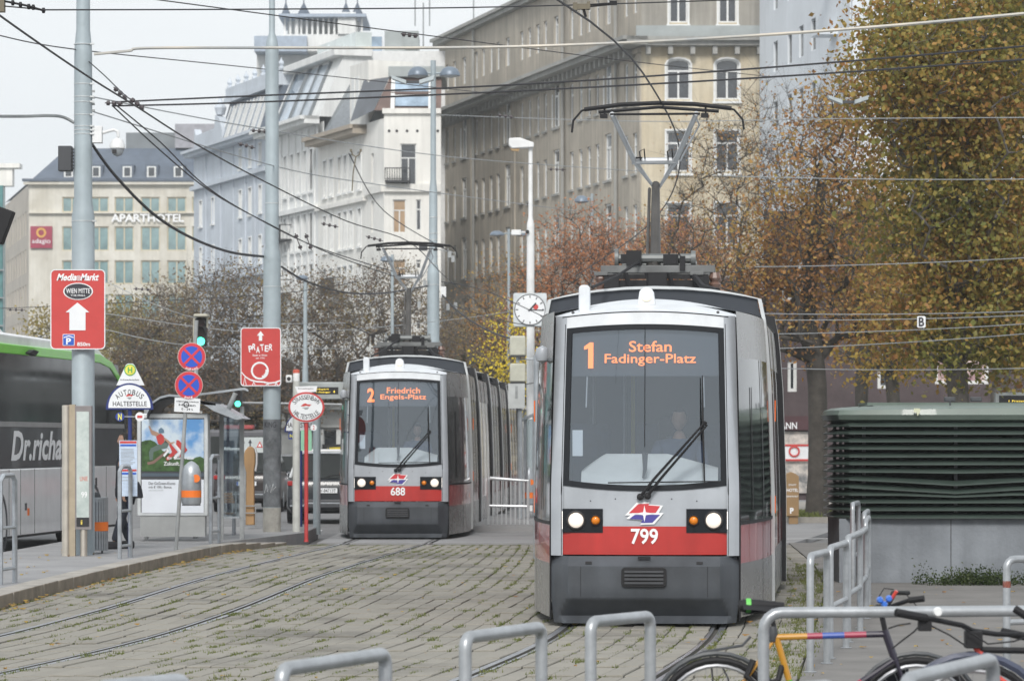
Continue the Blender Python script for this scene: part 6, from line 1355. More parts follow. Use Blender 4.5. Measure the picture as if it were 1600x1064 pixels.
# poster sky with clouds: flat print
pm = bpy.data.materials.new('poster_sky_print'); pm.use_nodes = True; N = pm.node_tree.nodes; L = pm.node_tree.links; tcn = N.new('ShaderNodeTexCoord'); nn = N.new('ShaderNodeTexNoise'); nn.inputs['Scale'].default_value = 2.2; nn.inputs['Detail'].default_value = 6
q = N.new('ShaderNodeValToRGB'); q.color_ramp.elements[0].position = .40; q.color_ramp.elements[0].color = (.13, .33, .66, 1); q.color_ramp.elements[1].position = .55; q.color_ramp.elements[1].color = (.66, .76, .84, 1)
L.new(tcn.outputs['Object'], nn.inputs['Vector']); L.new(nn.outputs['Fac'], q.inputs[0]); L.new(q.outputs[0], N['Principled BSDF'].inputs['Base Color']); N['Principled BSDF'].inputs['Roughness'].default_value = .25
a = MB(); F.box(a, 222.5, 319.5, 655, 736, -.110, -.106); po = a.build('poster', pm, tc_)
tp = [(222.5, 736)] + [(222.5, 690), (228, 688), (236, 687), (243, 690), (249, 696), (255, 704), (263, 707), (275, 712), (288, 716), (300, 718), (308, 714), (314, 713), (319.5, 716)] + [(319.5, 736)]
MB().prism(F.poly(tp), -.113, -.1105).build('printed_trees', mat('print_green', (.05, .11, .03), .4, var=.5, scale=9), po)
sk = lambda nm, pts, m, y=-.117: MB().prism(F.poly(pts), y, y + .002).build(nm, m, po)
pk = mat('print_skin', (.45, .28, .2), .4); pj = mat('print_jeans', (.12, .17, .15), .4); ph = mat('print_helmet', (.12, .2, .28), .4)
sk('printed_rider', [(233, 666), (235, 665), (239, 672), (247, 675), (252, 680), (252, 688), (248, 682), (238, 679), (236, 674)], pk); sk('printed_shirt', [(245, 682), (252, 677), (257, 681), (258, 690), (253, 695), (248, 693)], red_p, -.119)
sk('printed_helmet', [(249, 671), (253, 668), (257, 671), (258, 676), (249, 677)], ph, -.119); sk('printed_arm', [(256, 682), (262, 686), (268, 691), (274, 690), (273, 693), (266, 694), (259, 690)], pk, -.118)
sk('printed_trousers', [(249, 694), (260, 688), (265, 694), (262, 700), (252, 702), (241, 706), (240, 718), (235, 719), (234, 706), (237, 700)], pj, -.118); sk('printed_board', [(231, 722), (240, 720), (258, 706), (263, 700), (265, 702), (259, 710), (242, 724), (232, 726)], mat('print_board', (.25, .15, .12), .5))
sk('printed_arrow', [(277, 687), (281, 688), (288, 696), (289, 691), (291, 690), (291, 698), (294, 703), (289, 708), (287, 714), (281, 714), (284, 707), (276, 695)], red_p, -.120); sk('printed_arrow', [(265, 694), (268, 693), (279, 706), (263, 720), (260, 716), (270, 706)], red_p, -.120); sk('printed_arrow_white', [(262, 700), (266, 704), (258, 714), (256, 711), (261, 705)], letter_w, -.120); sk('printed_arrow_white', [(271, 692), (275, 693), (286, 706), (275, 717), (272, 714), (281, 706)], letter_w, -.121)
F.text('für eine grüne', 262, 304, 713, 719, -.124, letter_w, po, shear=.1, off=.02); F.text('Zukunft.', 257, 282, 721, 727, -.124, letter_w, po, off=.02)
a = MB(); F.box(a, 222.5, 319.5, 739, 744, -.112, -.106); a.build('printed_strip', mat('print_slate', (.08, .11, .14), .4), tc_); a = MB(); F.box(a, 222.5, 319.5, 749, 801, -.112, -.106); nb = a.build('bank_notice', mat('notice_white', (.76, .80, .86), .4, var=.04), tc_)
F.text('Das GoGreen-Konto', 233.5, 275, 752.5, 757, -.115, letter_b, nb, off=.01); F.text('mit € 100,- Bonus.', 233.5, 270, 758.5, 763, -.115, letter_b, nb, off=.01); F.text('Jetzt informieren', 233.5, 256, 765, 767, -.115, galv_dull, nb)
tb = thing('bench', 'wooden slatted bench with metal frame inside the bus shelter', 'bench', (PX(358, 58), 58, .135)); F = Fr(358, 58, .135)
for k in range(4): a = MB(); F.box(a, 341 + k * .5, 362 + k * 1.2, 770 + k * 4.2, 773.2 + k * 4.2, .15 - k * .01, .19 - k * .01); a.build('back_slat', wood_m, tb)
for k in range(4): a = MB(); F.box(a, 341, 368, 800 + k * 1.0, 801.5 + k * 1.0, -.3 + k * .11, -.21 + k * .11); a.build('seat_slat', wood_m, tb)
for px in (343, 352, 361, 367): a = MB(); a.tube([(F.x(px), .18, F.z(768)), (F.x(px + 1), .12, F.z(800)), (F.x(px + 1), -.28, F.z(802))], .016, 6); a.build('frame', galv, tb)
for px in (344, 366): a = MB(); a.tube([(F.x(px), -.2, F.z(802)), (F.x(px), -.25, 0)], .02, 6); a.tube([(F.x(px), .1, F.z(802)), (F.x(px), .15, 0)], .02, 6); a.build('leg', galv, tb)
# --- leaning sign pole with bin
F = Fr(275, 50, .135); t = thing('no_stopping_sign_pole', 'leaning grey pole carrying two round blue and red no stopping signs', 'traffic sign', F.loc)
MB().tube([(0, 0, 0), (F.x(290), .0, F.z(640)), (F.x(303), .1, F.z(560)), (F.x(306), .1, F.z(500))], .030, 10).build('pole', galv_dull, t)
nb_ = mat('no_stop_blue', (.02, .09, .55), .45, var=.04); nr_ = mat('no_stop_red', (.62, .04, .06), .45, var=.04); prim = mat('sign_rim', (.55, .5, .45), .5)
for (cx, cy), word in (((300, 557.5), 'ANFANG'), ((295.5, 602), 'ENDE')):
    X_, Z_ = F.x(cx), F.z(cy); r = 22 * F.k; o = MB().prism(disc(X_, Z_, r, 36), -.05, -.035).build('round_sign', prim, t); MB().prism(disc(X_, Z_, r * .965, 36), -.054, -.0505).build('red_field', nr_, o); MB().prism(disc(X_, Z_, r * .745, 36), -.058, -.0545).build('blue_field', nb_, o)
    for q in (45, -45): a = MB(); a.box(-r * .76, r * .76, -.062, -.0585, -r * .085, r * .085, Matrix.Rotation(R(q), 3, 'Y')); a.v = [(x + X_, y - (.001 if q > 0 else 0), z + Z_) for x, y, z in a.v]; a.build('red_bar', nr_, o)
    a = MB(); n = len(word); sp = .17 * (n - 1) / 2
    for i, ch in enumerate(word): q = -math.pi / 2 + (i - (n - 1) / 2) * .175; text_mb(a, ch, X_ + r * .90 * math.cos(q), Z_ + r * .90 * math.sin(q), r * .12, r * .17, -.0645, off=.02, ang=q + math.pi / 2)
    a.build('lettering', letter_w, o, smooth=False)
a = MB(); M = Matrix.Rotation(R(3), 3, 'Y'); a.box(-20 * F.k, 20 * F.k, -.05, -.04, -11 * F.k, 11 * F.k, M); a.v = [(x + F.x(293), y, z + F.z(633)) for x, y, z in a.v]; sp_ = a.build('supplementary_plate', sign_w, t)
F.text('ausgenommen Linienbusse', 276, 311, 626, 629, -.055, letter_b, sp_, ang=-.05); F.text('Halten', 280, 306, 631, 634.5, -.055, letter_b, sp_, ang=-.05); F.text('0 - 24 h', 284, 302, 637.5, 641, -.055, letter_b, sp_, ang=-.05); a = MB(); ring(a, F.x(291.5), F.z(632), .045, .032, -.058, -.054, 14); a.build('scrawl', dark_p, sp_)
dome_bin(Fr(301, 50, .135), 286, 317, 720, 787, 'silver domed litter bin with orange band hung on the leaning sign pole')
# --- traffic lights
grn = mat('lit_green_signal', (.1, .8, .5), .4, var=0, emit=((.10, 1, .62), 2.2))
def signal(F, x0, x1, y1, y0, lab, pole=None):
    t = thing('traffic_light', lab, 'traffic light', F.loc); w = (x1 - x0); h = (y0 - y1) / 3.0
    a = MB(); a.prism(F.rr(x0, x1, y1, y0, .03), -.1, .12); hs = a.build('housing', mat('signal_black', (.025, .027, .028), .6), t)
    for k in range(3):
        cy = y1 + h * (k + .5); MB().prism(disc(F.x((x0 + x1) / 2), F.z(cy), w * .38 * F.k, 20), -.108, -.101).build('signal_lens', grn if k == 2 else mat('unlit_lens', (.03, .015, .015), .3), hs)
        vs = [(F.x((x0 + x1) / 2) + w * .45 * F.k * math.cos(R(q)), y, F.z(cy) + w * .45 * F.k * math.sin(R(q))) for y in (-.102, -.24) for q in range(-20, 201, 20)]; n = 12
        MB().add(vs, [(i, i + 1, i + 1 + n, i + n) for i in range(n - 1)]).build('visor', mat('signal_black', (.025, .027, .028), .6), hs)
    return t
F = Fr(314, 56, 0); t = signal(F, 306, 323, 497, 541, 'green lit traffic light above the two no stopping signs')
a = MB(); F.box(a, 304, 326, 491, 496, -.2, .2); a.build('cap', mat('beige_cap', (.48, .46, .38), .6), t, bevel=.02); a = MB(); F.box(a, 301.5, 306, 497, 545, .0, .1); F.box(a, 321, 325, 496, 512, -.05, .05); a.build('side_bracket', mat('beige_cap', (.48, .46, .38), .6), t)
MB().lathe([(.045, 0), (.045, F.z(541)), (.04, F.z(540))], (F.x(305), .06, 0), 10).build('post', galv_dull, t); MB().tube([(F.x(314), 0, F.z(491)), (F.x(314), 0, F.z(478)), (F.x(311), 0, F.z(477))], .012, 5).build('finial', galv_dull, t)
F = Fr(372, 86, 0); t = signal(F, 366, 378, 610, 635, 'small distant green traffic light left of the PRATER pole'); MB().lathe([(.05, 0), (.05, F.z(635))], (F.x(378), .1, 0), 8).build('post', galv_dull, t); MB().tube([(F.x(378), .1, F.z(629)), (F.x(540), .1, F.z(632))], .03, 6).build('arm', galv_dull, t)
F = Fr(8, 30, .135); t = thing('signal_back', 'back of a black traffic signal board cut by the left photo edge', 'traffic light', F.loc); a = MB(); a.prism(F.poly([(-14, 318), (22, 331), (3, 382), (-30, 375)]), -.03, .12); a.build('housing', rubber, t, bevel=.01); MB().lathe([(.05, 0), (.05, F.z(340))], (F.x(-22), .06, 0), 10).build('post', galv_dull, t)
F = Fr(-2, 33, .135); t = thing('wire_tensioner', 'dark insulated wire tensioner at the upper left photo corner', 'insulator', (F.loc[0], 33, F.z(10) + .135), 0); z0 = F.z(10)
a = MB(); a.box(-.15, .06, -.05, .05, -.06, .12); a.build('block', mat('rusty_block', (.16, .14, .10), .7), t); a = MB(); a.tube([(F.x(5), 0, F.z(2) - z0), (F.x(40), 0, F.z(9) - z0), (F.x(68), 0, F.z(17) - z0)], .012, 6); a.tube([(F.x(5), 0, F.z(10) - z0), (F.x(50), 0, F.z(14) - z0), (F.x(68), 0, F.z(17) - z0)], .007, 5)
for px, y in ((20, 5), (32, 8), (45, 11), (52, 12), (68, 17)): a.lathe([(.004, -.02), (.028, -.012), (.028, .012), (.004, .02)], (F.x(px), 0, F.z(y) - z0), 8, My)
a.build('insulator_rod', rubber, t)
# --- wooden post with round head
F = Fr(389, 62, .0); t = thing('wooden_post', 'tall slim wooden post with a flat rounded head beside the PRATER pole', 'wooden sign', F.loc)
MB().prism(F.poly([(384, 820), (398, 820), (397, 735), (399, 722), (399, 710), (397, 701), (393, 697), (388, 698), (383, 704), (381, 714), (382, 726), (385, 738)]), -.05, .10).build('board', mat('orange_wood', (.40, .24, .11), .5, var=.14, scale=6, stretch=(1, 1, .2)), t, bevel=.015)
MB().prism(F.poly([(398, 735), (400, 722), (400, 708), (397, 699), (399, 699), (402, 708), (402, 724), (400, 736)]), -.02, .14).build('pale_edge', white_p, t)
a = MB()
for y in (790, 801): a.tube([(F.x(377), -.1, F.z(y)), (F.x(400), -.1, F.z(y))], .012, 5)
for px in (377, 400): a.tube([(F.x(px), -.1, F.z(790)), (F.x(px), -.1, 0)], .012, 5)
a.build('support_frame', galv_dull, t)
# --- camera post, display, tram stop sign
F = Fr(463, 60, .0); t = thing('camera_post', 'white post with a red cap and small camera beside the tram stop sign', 'post', F.loc)
MB().lathe([(.075, 0), (.07, .05), (.065, F.z(600)), (.06, F.z(595))], n=14).build('post', mat('dirty_white_paint', (.52, .53, .50), .6, var=.15, scale=4), t); MB().lathe([(.06, F.z(598)), (.06, F.z(582)), (.05, F.z(580))], n=12).build('sleeve', white_p, t); MB().lathe([(.062, F.z(583)), (.06, F.z(578)), (.03, F.z(577))], n=12).build('red_cap', mat('red_cap', (.6, .12, .08), .5), t)
a = MB(); F.box(a, 447, 457, 586, 598, -.12, .05); a.build('camera', white_p, t, bevel=.02); MB().prism(disc(F.x(452), F.z(592), .035, 14), -.128, -.121).build('camera_lens', black_p, t)
F = Fr(500, 63, .0); t = thing('departure_display', 'grey electronic departure board with yellow text above the tram stop', 'display', F.loc)
a = MB(); F.box(a, 461, 537, 597, 624, -.1, .12); d_ = a.build('case', mat('display_case_grey', (.40, .43, .43), .5, m=.2), t, bevel=.015); a = MB(); F.box(a, 488, 529, 605, 616, -.106, -.101); sc_ = a.build('screen', black_p, t)
ylw = mat('yellow_led_text', (.5, .4, .05), .5, var=0, emit=((.9, .65, .08), 1.0)); F.text('2 Engels-Pl', 495, 514, 607, 610, -.110, ylw, sc_); F.text('1 Fadinger', 495, 517, 611.5, 614.5, -.110, ylw, sc_); F.text('4', 521, 524, 610, 614, -.110, ylw, sc_)
MB().lathe([(.07, 0), (.07, F.z(600))], (F.x(495), .02, 0), 12).build('post', pole_m, t)
F = Fr(478.5, 58.5, .0); t = thing('tram_stop_sign', 'round red rimmed sign lettered STRASSENBAHN HALTESTELLE on a red post', 'tram stop sign', F.loc)
MB().lathe([(.045, 0), (.035, .05), (.035, F.z(660))], n=12).build('post', mat('stop_red', (.50, .05, .05), .5, var=.08), t); X_, Z_ = F.x(479), F.z(636); rz_ = 23.5 * F.k
MB().prism(disc(X_, Z_, rz_, 40, 1.2), -.06, -.03).build('rim', mat('stop_red', (.5, .05, .05), .5), t); pl_ = MB().prism(disc(X_, Z_, rz_ * .875, 40, 1.22), -.065, -.0605).build('plate', sign_w, t)
a = MB(); n = 12
for i, ch in enumerate('STRASSENBAHN'): q = R(150 - i * 120 / 11); text_mb(a, ch, X_ + rz_ * .92 * math.cos(q), Z_ + rz_ * .66 * math.sin(q), rz_ * .16, rz_ * .31, -.068, off=.004, ang=(q - math.pi / 2) * .8)
for i, ch in enumerate('HALTESTELLE'): q = R(-147 + i * 114 / 10); text_mb(a, ch, X_ + rz_ * .88 * math.cos(q), Z_ + rz_ * .64 * math.sin(q), rz_ * .16, rz_ * .31, -.068, off=.004, ang=(q + math.pi / 2) * .8)
a.build('lettering', letter_b, pl_, smooth=False); city_emblem(F, 470, 487, 630, 640, -.068, pl_)
MB().prism(F.poly([(461, 604), (496, 603), (494, 612), (465, 614)]), -.02, -.0).build('name_plate', sign_w, t); F.text('Schwedenplatz', 466, 490, 606, 608.5, -.022, letter_b, t)
MB().prism(disc(F.x(490.5), F.z(668), .056, 18), -.08, -.066).build('line_disc', sign_w, t); F.text('2', 489, 492, 665, 671, -.083, red_p, t)
a = MB(); F.box(a, 470, 487, 672, 704, -.0, .03); a.build('green_board', mat('pale_green_board', (.25, .52, .36), .5, var=.1), t)
F = Fr(470, 64, .0); t = thing('bus_stop_sign', 'second half round bus stop sign mostly hidden behind the round tram stop sign', 'bus stop sign', F.loc); zb_ = F.z(675)
MB().prism(half(0, zb_, .31, .36), -.05, -.02).build('plate_border', navy_p, t); MB().prism(half(0, zb_ + .025, .28, .32), -.056, -.051).build('plate', sign_w, t); F.text('HALTESTELLE', 447, 493, 660, 668, -.058, letter_b, t); MB().lathe([(.03, 0), (.03, zb_)], n=10).build('post', navy_p, t)
a = MB(); F.box(a, 451, 460, 676, 686, -.05, -.03); a.build('night_disc', mat('night_blue', (.02, .05, .3), .5), t); F.text('N', 453, 458, 678, 684, -.054, mat('stop_yellow', (.75, .7, .1), .5), t, off=.04)
F = Fr(400, 75, 0); t = thing('direction_sign', 'white lane direction sign with arrows behind the PRATER pole', 'traffic sign', F.loc); a = MB(); F.box(a, 376, 425, 683, 707, -.03, 0); pl_ = a.build('plate', mat('pale_sign', (.5, .54, .54), .5), t)
for px in (380, 391): MB().prism(F.poly([(px - 1, 703), (px - 1, 692), (px - 3, 692), (px, 686), (px + 3, 692), (px + 1, 692), (px + 1, 703)]), -.036, -.031).build('arrow', letter_b, pl_)
MB().prism(F.poly([(401, 699), (411, 699), (406, 689)]), -.036, -.031).build('warning_triangle', red_p, pl_); MB().prism(F.poly([(403.5, 697.5), (408.5, 697.5), (406, 692)]), -.04, -.037).build('triangle_field', sign_w, pl_)
for px in (382, 418): MB().lathe([(.04, 0), (.04, F.z(684))], (F.x(px), .03, 0), 8).build('post', galv_dull, t)
F = Fr(1575, 62, 0); t = thing('departure_display', 'grey electronic display just above the green vent housing at the right edge', 'display', F.loc); a = MB(); F.box(a, 1554, 1625, 613, 645, -.08, .1); a.build('case', mat('display_case_grey', (.4, .43, .43), .5), t, bevel=.015); a = MB(); F.box(a, 1560, 1620, 618, 640, -.086, -.081); sc_ = a.build('screen', black_p, t)
F.text('1 Prater', 1575, 1600, 625, 628, -.09, ylw, sc_); MB().lathe([(.06, 0), (.06, F.z(640))], n=10).build('post', pole_m, t)
F = Fr(1440, 54, 0); t = thing('wire_sign', 'small white plate with a black letter B hung on wires before the trees', 'sign', (F.loc[0], 54, F.z(513))); z0 = F.z(513)
MB().prism([(x, z - z0) for x, z in F.rr(1433, 1446, 494, 512, .02)], -.02, 0).build('plate', sign_w, t); a = MB(); text_mb(a, 'B', F.x(1439.5), F.z(503) - z0, .09, .15, -.023, off=.03); a.build('lettering', letter_b, t, smooth=False)
F = Fr(1240, 71, .0); t = thing('hotel_sign', 'brown hotel parking sign box on a short post beside the forked tree', 'sign', F.loc); brn = mat('hotel_brown', (.30, .19, .09), .6, var=.08)
a = MB(); a.prism(F.poly([(1226, 806), (1248, 806), (1248, 744), (1243, 740), (1236, 737), (1229, 740), (1226, 744)]), -.05, .25); s_ = a.build('board', brn, t, bevel=.01); MB().box(F.x(1233), F.x(1247), 0, .15, 0, F.z(806)).build('foot', brn, t)
F.text('HOTEL', 1229, 1247, 763, 768, -.055, letter_w, s_, off=.02); F.text('P', 1234, 1240, 793, 802, -.055, letter_w, s_, off=.04); F.text('STADT', 1232, 1244, 756, 758.5, -.055, letter_w, s_); F.text('EINFAHRT', 1229, 1247, 774, 776.5, -.055, letter_w, s_)
# --- span lights and overhead wires
def wire(lab, pts, r=.012, m=None, sag=0.0, name='overhead_wire', cat='wire', group=None):
    P_ = [W(px, py, Y) for px, py, Y in pts]
    if len(P_) == 2:
        n = 14; P_ = [P_[0].lerp(P_[1], k / n) - Vector((0, 0, sag * 4 * (k / n) * (1 - k / n))) for k in range(n + 1)]
    else:
        Q = []
        for i in range(len(P_) - 1):
            p0, p1, p2, p3 = P_[max(0, i - 1)], P_[i], P_[i + 1], P_[min(len(P_) - 1, i + 2)]
            for k in range(6): u = k / 6; Q.append(.5 * ((2 * p1) + (-p0 + p2) * u + (2 * p0 - 5 * p1 + 4 * p2 - p3) * u * u + (-p0 + 3 * p1 - 3 * p2 + p3) * u ** 3))
        P_ = Q + [P_[-1]]
    o = MB().tube(P_, r, 5).build(name, m or wire_m, None); return tag(o, lab, cat, group)
wire_m = mat('dark_wire', (.04, .04, .045), .6, m=.3); wire_l = mat('pale_wire', (.35, .37, .38), .5, m=.3); tube_m = mat('pale_tube', (.50, .52, .52), .4, m=.2, var=.2, scale=1.0, c2=(.55, .5, .42))
G1 = 'overhead wires of the tram lines'
def contact(pts, lab):
    Q = [Vector(p) for p in pts]; P_ = []
    for i in range(len(Q) - 1):
        p0, p1, p2, p3 = Q[max(0, i - 1)], Q[i], Q[i + 1], Q[min(len(Q) - 1, i + 2)]
        for k in range(6): u = k / 6; P_.append(.5 * ((2 * p1) + (-p0 + p2) * u + (2 * p0 - 5 * p1 + 4 * p2 - p3) * u * u + (-p0 + 3 * p1 - 3 * p2 + p3) * u ** 3))
    o = MB().tube(P_ + [Q[-1]], .010, 5).build('contact_wire', wire_m); tag(o, lab, 'wire', G1)
contact([(-2.6, 18, 5.5), (.38, 28.1, 5.5), (1.62, 36.2, 5.46), (2.3, 46, 5.46), (2.3, 58, 5.46), (1.4, 75, 5.46)], 'contact wire above the track of the nearer tram')
contact([W(-60, -25, 26), W(0, 25, 28), W(130, 115, 32), W(215, 168, 36), W(300, 222, 40), W(400, 277, 46), W(540, 345, 56), (interp(C2, 64.4), 64.4, 5.62), (interp(C2, 78), 78, 5.62), (interp(C2, 95), 95, 5.62)], 'contact wire above the track of the farther tram')
wire('upper of the two thick dark cables crossing the photo from the left pole', [(175, 160, 48), (400, 150, 47), (800, 133, 45), (1200, 106, 43), (1620, 71, 41)], .013, group=G1)
wire('lower of the two thick dark cables crossing the photo from the left pole', [(175, 166, 48), (400, 160, 47), (800, 143, 45), (1200, 121, 43), (1620, 92, 41)], .013, group=G1)
wire('pale steel tube spanning the street from the left pole to the upper right', [(147, 85, 47.9), (200, 80, 47.8), (260, 75, 47.5), (700, 75, 45), (960, 68, 44), (1180, 56, 42), (1400, 40, 41), (1620, 20, 40)], .021, tube_m, name='span_tube', cat='tube')
wire('dark bent tube entering from the left edge to the thick pole', [(-10, 182, 46), (40, 182, 47), (75, 181, 47.5), (98, 183, 47.9), (116, 192, 48)], .024, galv_dull, name='span_tube', cat='tube')
wire('topmost thin span wire from the corner tensioner', [(66, 16, 33), (400, 15, 36), (800, 11, 38), (1300, -5, 40)], .008, group=G1)
wire('thin wire falling across the sky beside the topmost span wire', [(230, -2, 40), (700, 60, 48), (1000, 98, 60), (1200, 120, 70)], .008, wire_m, group=G1)
wire('thin wire passing behind the thick pole to the ornate roof', [(-5, 55, 44), (120, 78, 48), (400, 107, 60), (800, 150, 80)], .009, group=G1)
wire('heavy feeder cable sagging from the camera pole to the PRATER pole', [(143, 225, 48), (180, 275, 49.5), (240, 335, 52), (300, 372, 55), (360, 394, 58), (412, 401, 60)], .024, wire_m, group=G1)
wire('heavy feeder cable sagging from the PRATER pole to the twin lamp pole', [(440, 417, 60), (480, 440, 64), (540, 457, 70), (600, 458, 76), (668, 447, 82)], .020, wire_m, group=G1)
wire('heavy cable falling from the twin lamp pole behind the clock', [(690, 460, 82), (720, 490, 80), (760, 515, 78), (800, 530, 76)], .022, wire_m, group=G1)
wire('left cable of the pair falling from the left pole to the far pantograph', [(176, 166, 48), (250, 235, 50), (330, 300, 53), (420, 350, 58), (520, 398, 64), (640, 440, 72)], .011, group=G1)
wire('right cable of the pair falling from the left pole to the far pantograph', [(178, 162, 48), (250, 222, 50), (320, 290, 53), (400, 340, 57), (500, 388, 64), (640, 432, 72)], .011, group=G1)
wire('bent wire from the left pole loop to the far contact wire', [(138, 96, 48), (165, 120, 46), (196, 150, 44), (220, 165, 43)], .009, group=G1)
wire('faint span wire below the thick cables over the cream terrace', [(146, 152, 48), (400, 200, 60), (700, 245, 75), (1000, 268, 90)], .010, wire_l, group=G1)
wire('faint span wire behind the far pantograph', [(146, 175, 48), (430, 260, 60), (600, 290, 70), (900, 330, 90)], .010, wire_l, group=G1)
wire('thin span wire right of the nearer pantograph at its top', [(690, 180, 82), (1000, 190, 75), (1300, 186, 60), (1620, 184, 55)], .009, wire_l, group=G1)
for i, (a_, b_) in enumerate((((1130, 275), (1620, 280)), ((1180, 417), (1620, 402)), ((1190, 490), (1620, 486)), ((1190, 500), (1620, 492)), ((1200, 545), (1620, 520)), ((1200, 522), (1620, 505)), ((1200, 575), (1620, 575)))):
    wire('thin pale span wire number %s from the top before the right hand trees' % ('one', 'two', 'three', 'four', 'five', 'six', 'seven')[i] if 0 else ('topmost', 'second', 'third', 'fourth', 'sixth', 'fifth', 'lowest')[i] + ' of the thin pale wires across the right hand trees', [(*a_, 58), (*b_, 52)], .008, wire_l, .03, group='pale wires before the right hand trees')
for i, (p_, lab) in enumerate((([(165, 440, 70), (320, 500, 70), (540, 505, 74)], 'uppermost'), ([(165, 515, 70), (300, 540, 70), (545, 545, 74)], 'middle'), ([(-5, 482, 80), (90, 478, 78), (420, 460, 75), (560, 440, 74)], 'rising'), ([(165, 490, 75), (420, 520, 75), (700, 500, 80), (900, 470, 85)], 'longest'))):
    wire(lab + ' thin wire crossing the brown trees behind the bus stop signs', p_, .008, wire_l if i != 2 else wire_m, group='thin wires before the brown trees')
for i, (p_, lab) in enumerate((([(690, 440, 82), (760, 455, 80), (860, 500, 75), (900, 520, 70)], 'wire sagging from the twin lamp pole above the clock'), ([(700, 475, 82), (780, 500, 80), (850, 512, 78)], 'wire passing just above the clock face'), ([(545, 240, 62), (600, 330, 72), (700, 392, 82)], 'thin pull off wire over the cream facade'), ([(540, 505, 74), (780, 600, 78), (1000, 560, 80)], 'low wire running past the beige boxes'))):
    wire(lab, p_, .011, wire_m, group=G1)
def span_lamp(px, py, Y, w, lab):
    F = Fr(px, Y, 0); t = thing('span_light', lab, 'street lamp', (F.loc[0], Y, F.z(py))); k = F.k
    MB().prism([(-w * k, .06), (-w * .3 * k, -.03), (-w * .3 * k, -.10), (-w * .95 * k, -.0)], -.12, .12).build('lamp_wing', mat('lamp_pale', (.42, .47, .49), .4), t); MB().prism([(w * .3 * k, -.03), (w * k, .06), (w * .95 * k, -.02), (w * .3 * k, -.10)], -.12, .12).build('lamp_wing', mat('lamp_pale', (.42, .47, .49), .4), t)
    MB().box(-w * .3 * k, w * .3 * k, -.03, .03, -.08, -.03).build('bracket', dark_p, t)
span_lamp(645, 124, 62, 34, 'twin winged lamp hanging on the span wires left of the twin lamp pole'); span_lamp(1325, 155, 60, 32, 'twin winged lamp hanging on the wires before the rust coloured tree')
def insul(px, py, Y, ang, lab, n=3):
    t = MB(); M = Matrix.Rotation(R(ang), 3, 'Y'); k = Y / FPX
    t.box(-14 * k, 14 * k, -.01, .01, -.008, .008, M)
    for i in range(n): x = (-9 + 18 * i / max(1, n - 1)) * k; c = M @ Vector((x, 0, 0)); t.lathe([(.004, -.03), (.035, -.02), (.035, .02), (.004, .03)], c, 8, M @ My)
    o = t.build('insulator', mat('dark_insulator', (.05, .04, .045), .5), None, loc=W(px, py, Y)); tag(o, lab, 'insulator', 'insulators on the overhead wires')
for px, py, Y, an, lab in ((178, 162, 47.9, 3, 'dark insulator pair right beside the thick left pole'), (188, 146, 46, 42, 'insulator on the falling wire just right of the thick left pole'), (214, 163, 43, 38, 'insulator on the upper falling wire over the hotel roof'), (405, 205, 60, 5, 'insulator on the faint wire left of the PRATER pole'), (385, 228, 60, 15, 'insulator over the ornate gable scroll'), (515, 352, 66, 12, 'insulator over the cream facade windows'), (585, 373, 68, 15, 'insulator left of the far pantograph head'), (25, 484, 80, 2, 'insulator at the left edge in front of the hotel'), (222, 452, 76, 4, 'insulator in front of the hotel windows'), (640, 55, 48, 7, 'long insulator high above the white annex'), (790, 182, 66, 8, 'insulator before the office block facade'), (870, 265, 80, 2, 'insulator right of the white lamp head')): insul(px, py, Y, an, lab)
F = Fr(912, 31, 0); t = thing('wire_clamp', 'contact wire crossing clamp above the nearer pantograph', 'wire clamp', W(912, 12, 31)); a = MB(); a.box(-.08, .05, -.03, .03, -.02, .03); a.box(-.10, -.06, -.04, .04, -.03, .04); a.box(.03, .06, -.04, .04, -.02, .05); a.build('clamp', mat('rusty_block', (.16, .14, .1), .7), t); a = MB(); a.tube([(0, 0, -.02), (.02, 0, -.09)], .014, 6); a.tube([(0, 0, .02), (.30, 0, .04)], .01, 5); a.tube([(0, 0, -.0), (.30, 0, .03)], .007, 5); a.box(.24, .31, -.02, .02, .02, .06); a.build('rods', rubber, t)
F = Fr(556, 62, 0); t = thing('wire_hanger', 'small forked hanger on the wires over the cream facade', 'wire clamp', W(556, 240, 62)); a = MB(); a.tube([(-.09, 0, .06), (-.06, 0, -.03), (0, 0, -.06), (.06, 0, -.03), (.09, 0, .06)], .014, 6); a.box(-.11, -.07, -.03, .03, .03, .08); a.box(.07, .11, -.03, .03, .03, .08); a.tube([(0, 0, -.06), (-.05, 0, -.35), (-.07, 0, -.7)], .012, 5); a.build('fork', mat('rusty_block', (.16, .14, .1), .7), t)
for px in (466, 482): insul(px, 378, 56, 70, ('left' if px < 470 else 'right') + ' weight hanging on the short droppers right of the PRATER pole', 2)
# ------------------------------------------------------------------ coach
mB = .10; A_ = (-8.3, 54.0); dB = Vector((mB, 1, 0)).normalized(); LB = 12.6; Bf = Vector((A_[0] + mB * 9.4, 63.4, 0)); O_ = Bf - dB * LB
rzB = math.atan2(dB.y, dB.x); T = thing('coach', 'white touring coach with green roof stripe and dark logo band at the left edge', 'coach', (O_.x, O_.y, -.1), rzB)
def ub(px): q = on_line(px, A_, mB); return math.hypot(q[0] - O_.x, q[1] - O_.y)
def zb2(py, px): q = on_line(px, A_, mB); return EYE + (HOR - py) * q[1] / FPX + .1
coach_w = mat('coach_white', (.88, .89, .90), .3, var=.05, coat=.5, streak=.06); green_c = mat('coach_green', (.18, .68, .04), .35, var=.05, coat=.5); band_c = mat('coach_band_grey', (.055, .06, .066), .35, var=.08, coat=.4)
cglass = mat('coach_window_glass', (.018, .021, .02), .06, var=.2, scale=1, spec=.45, bump=.03, bscale=.8)
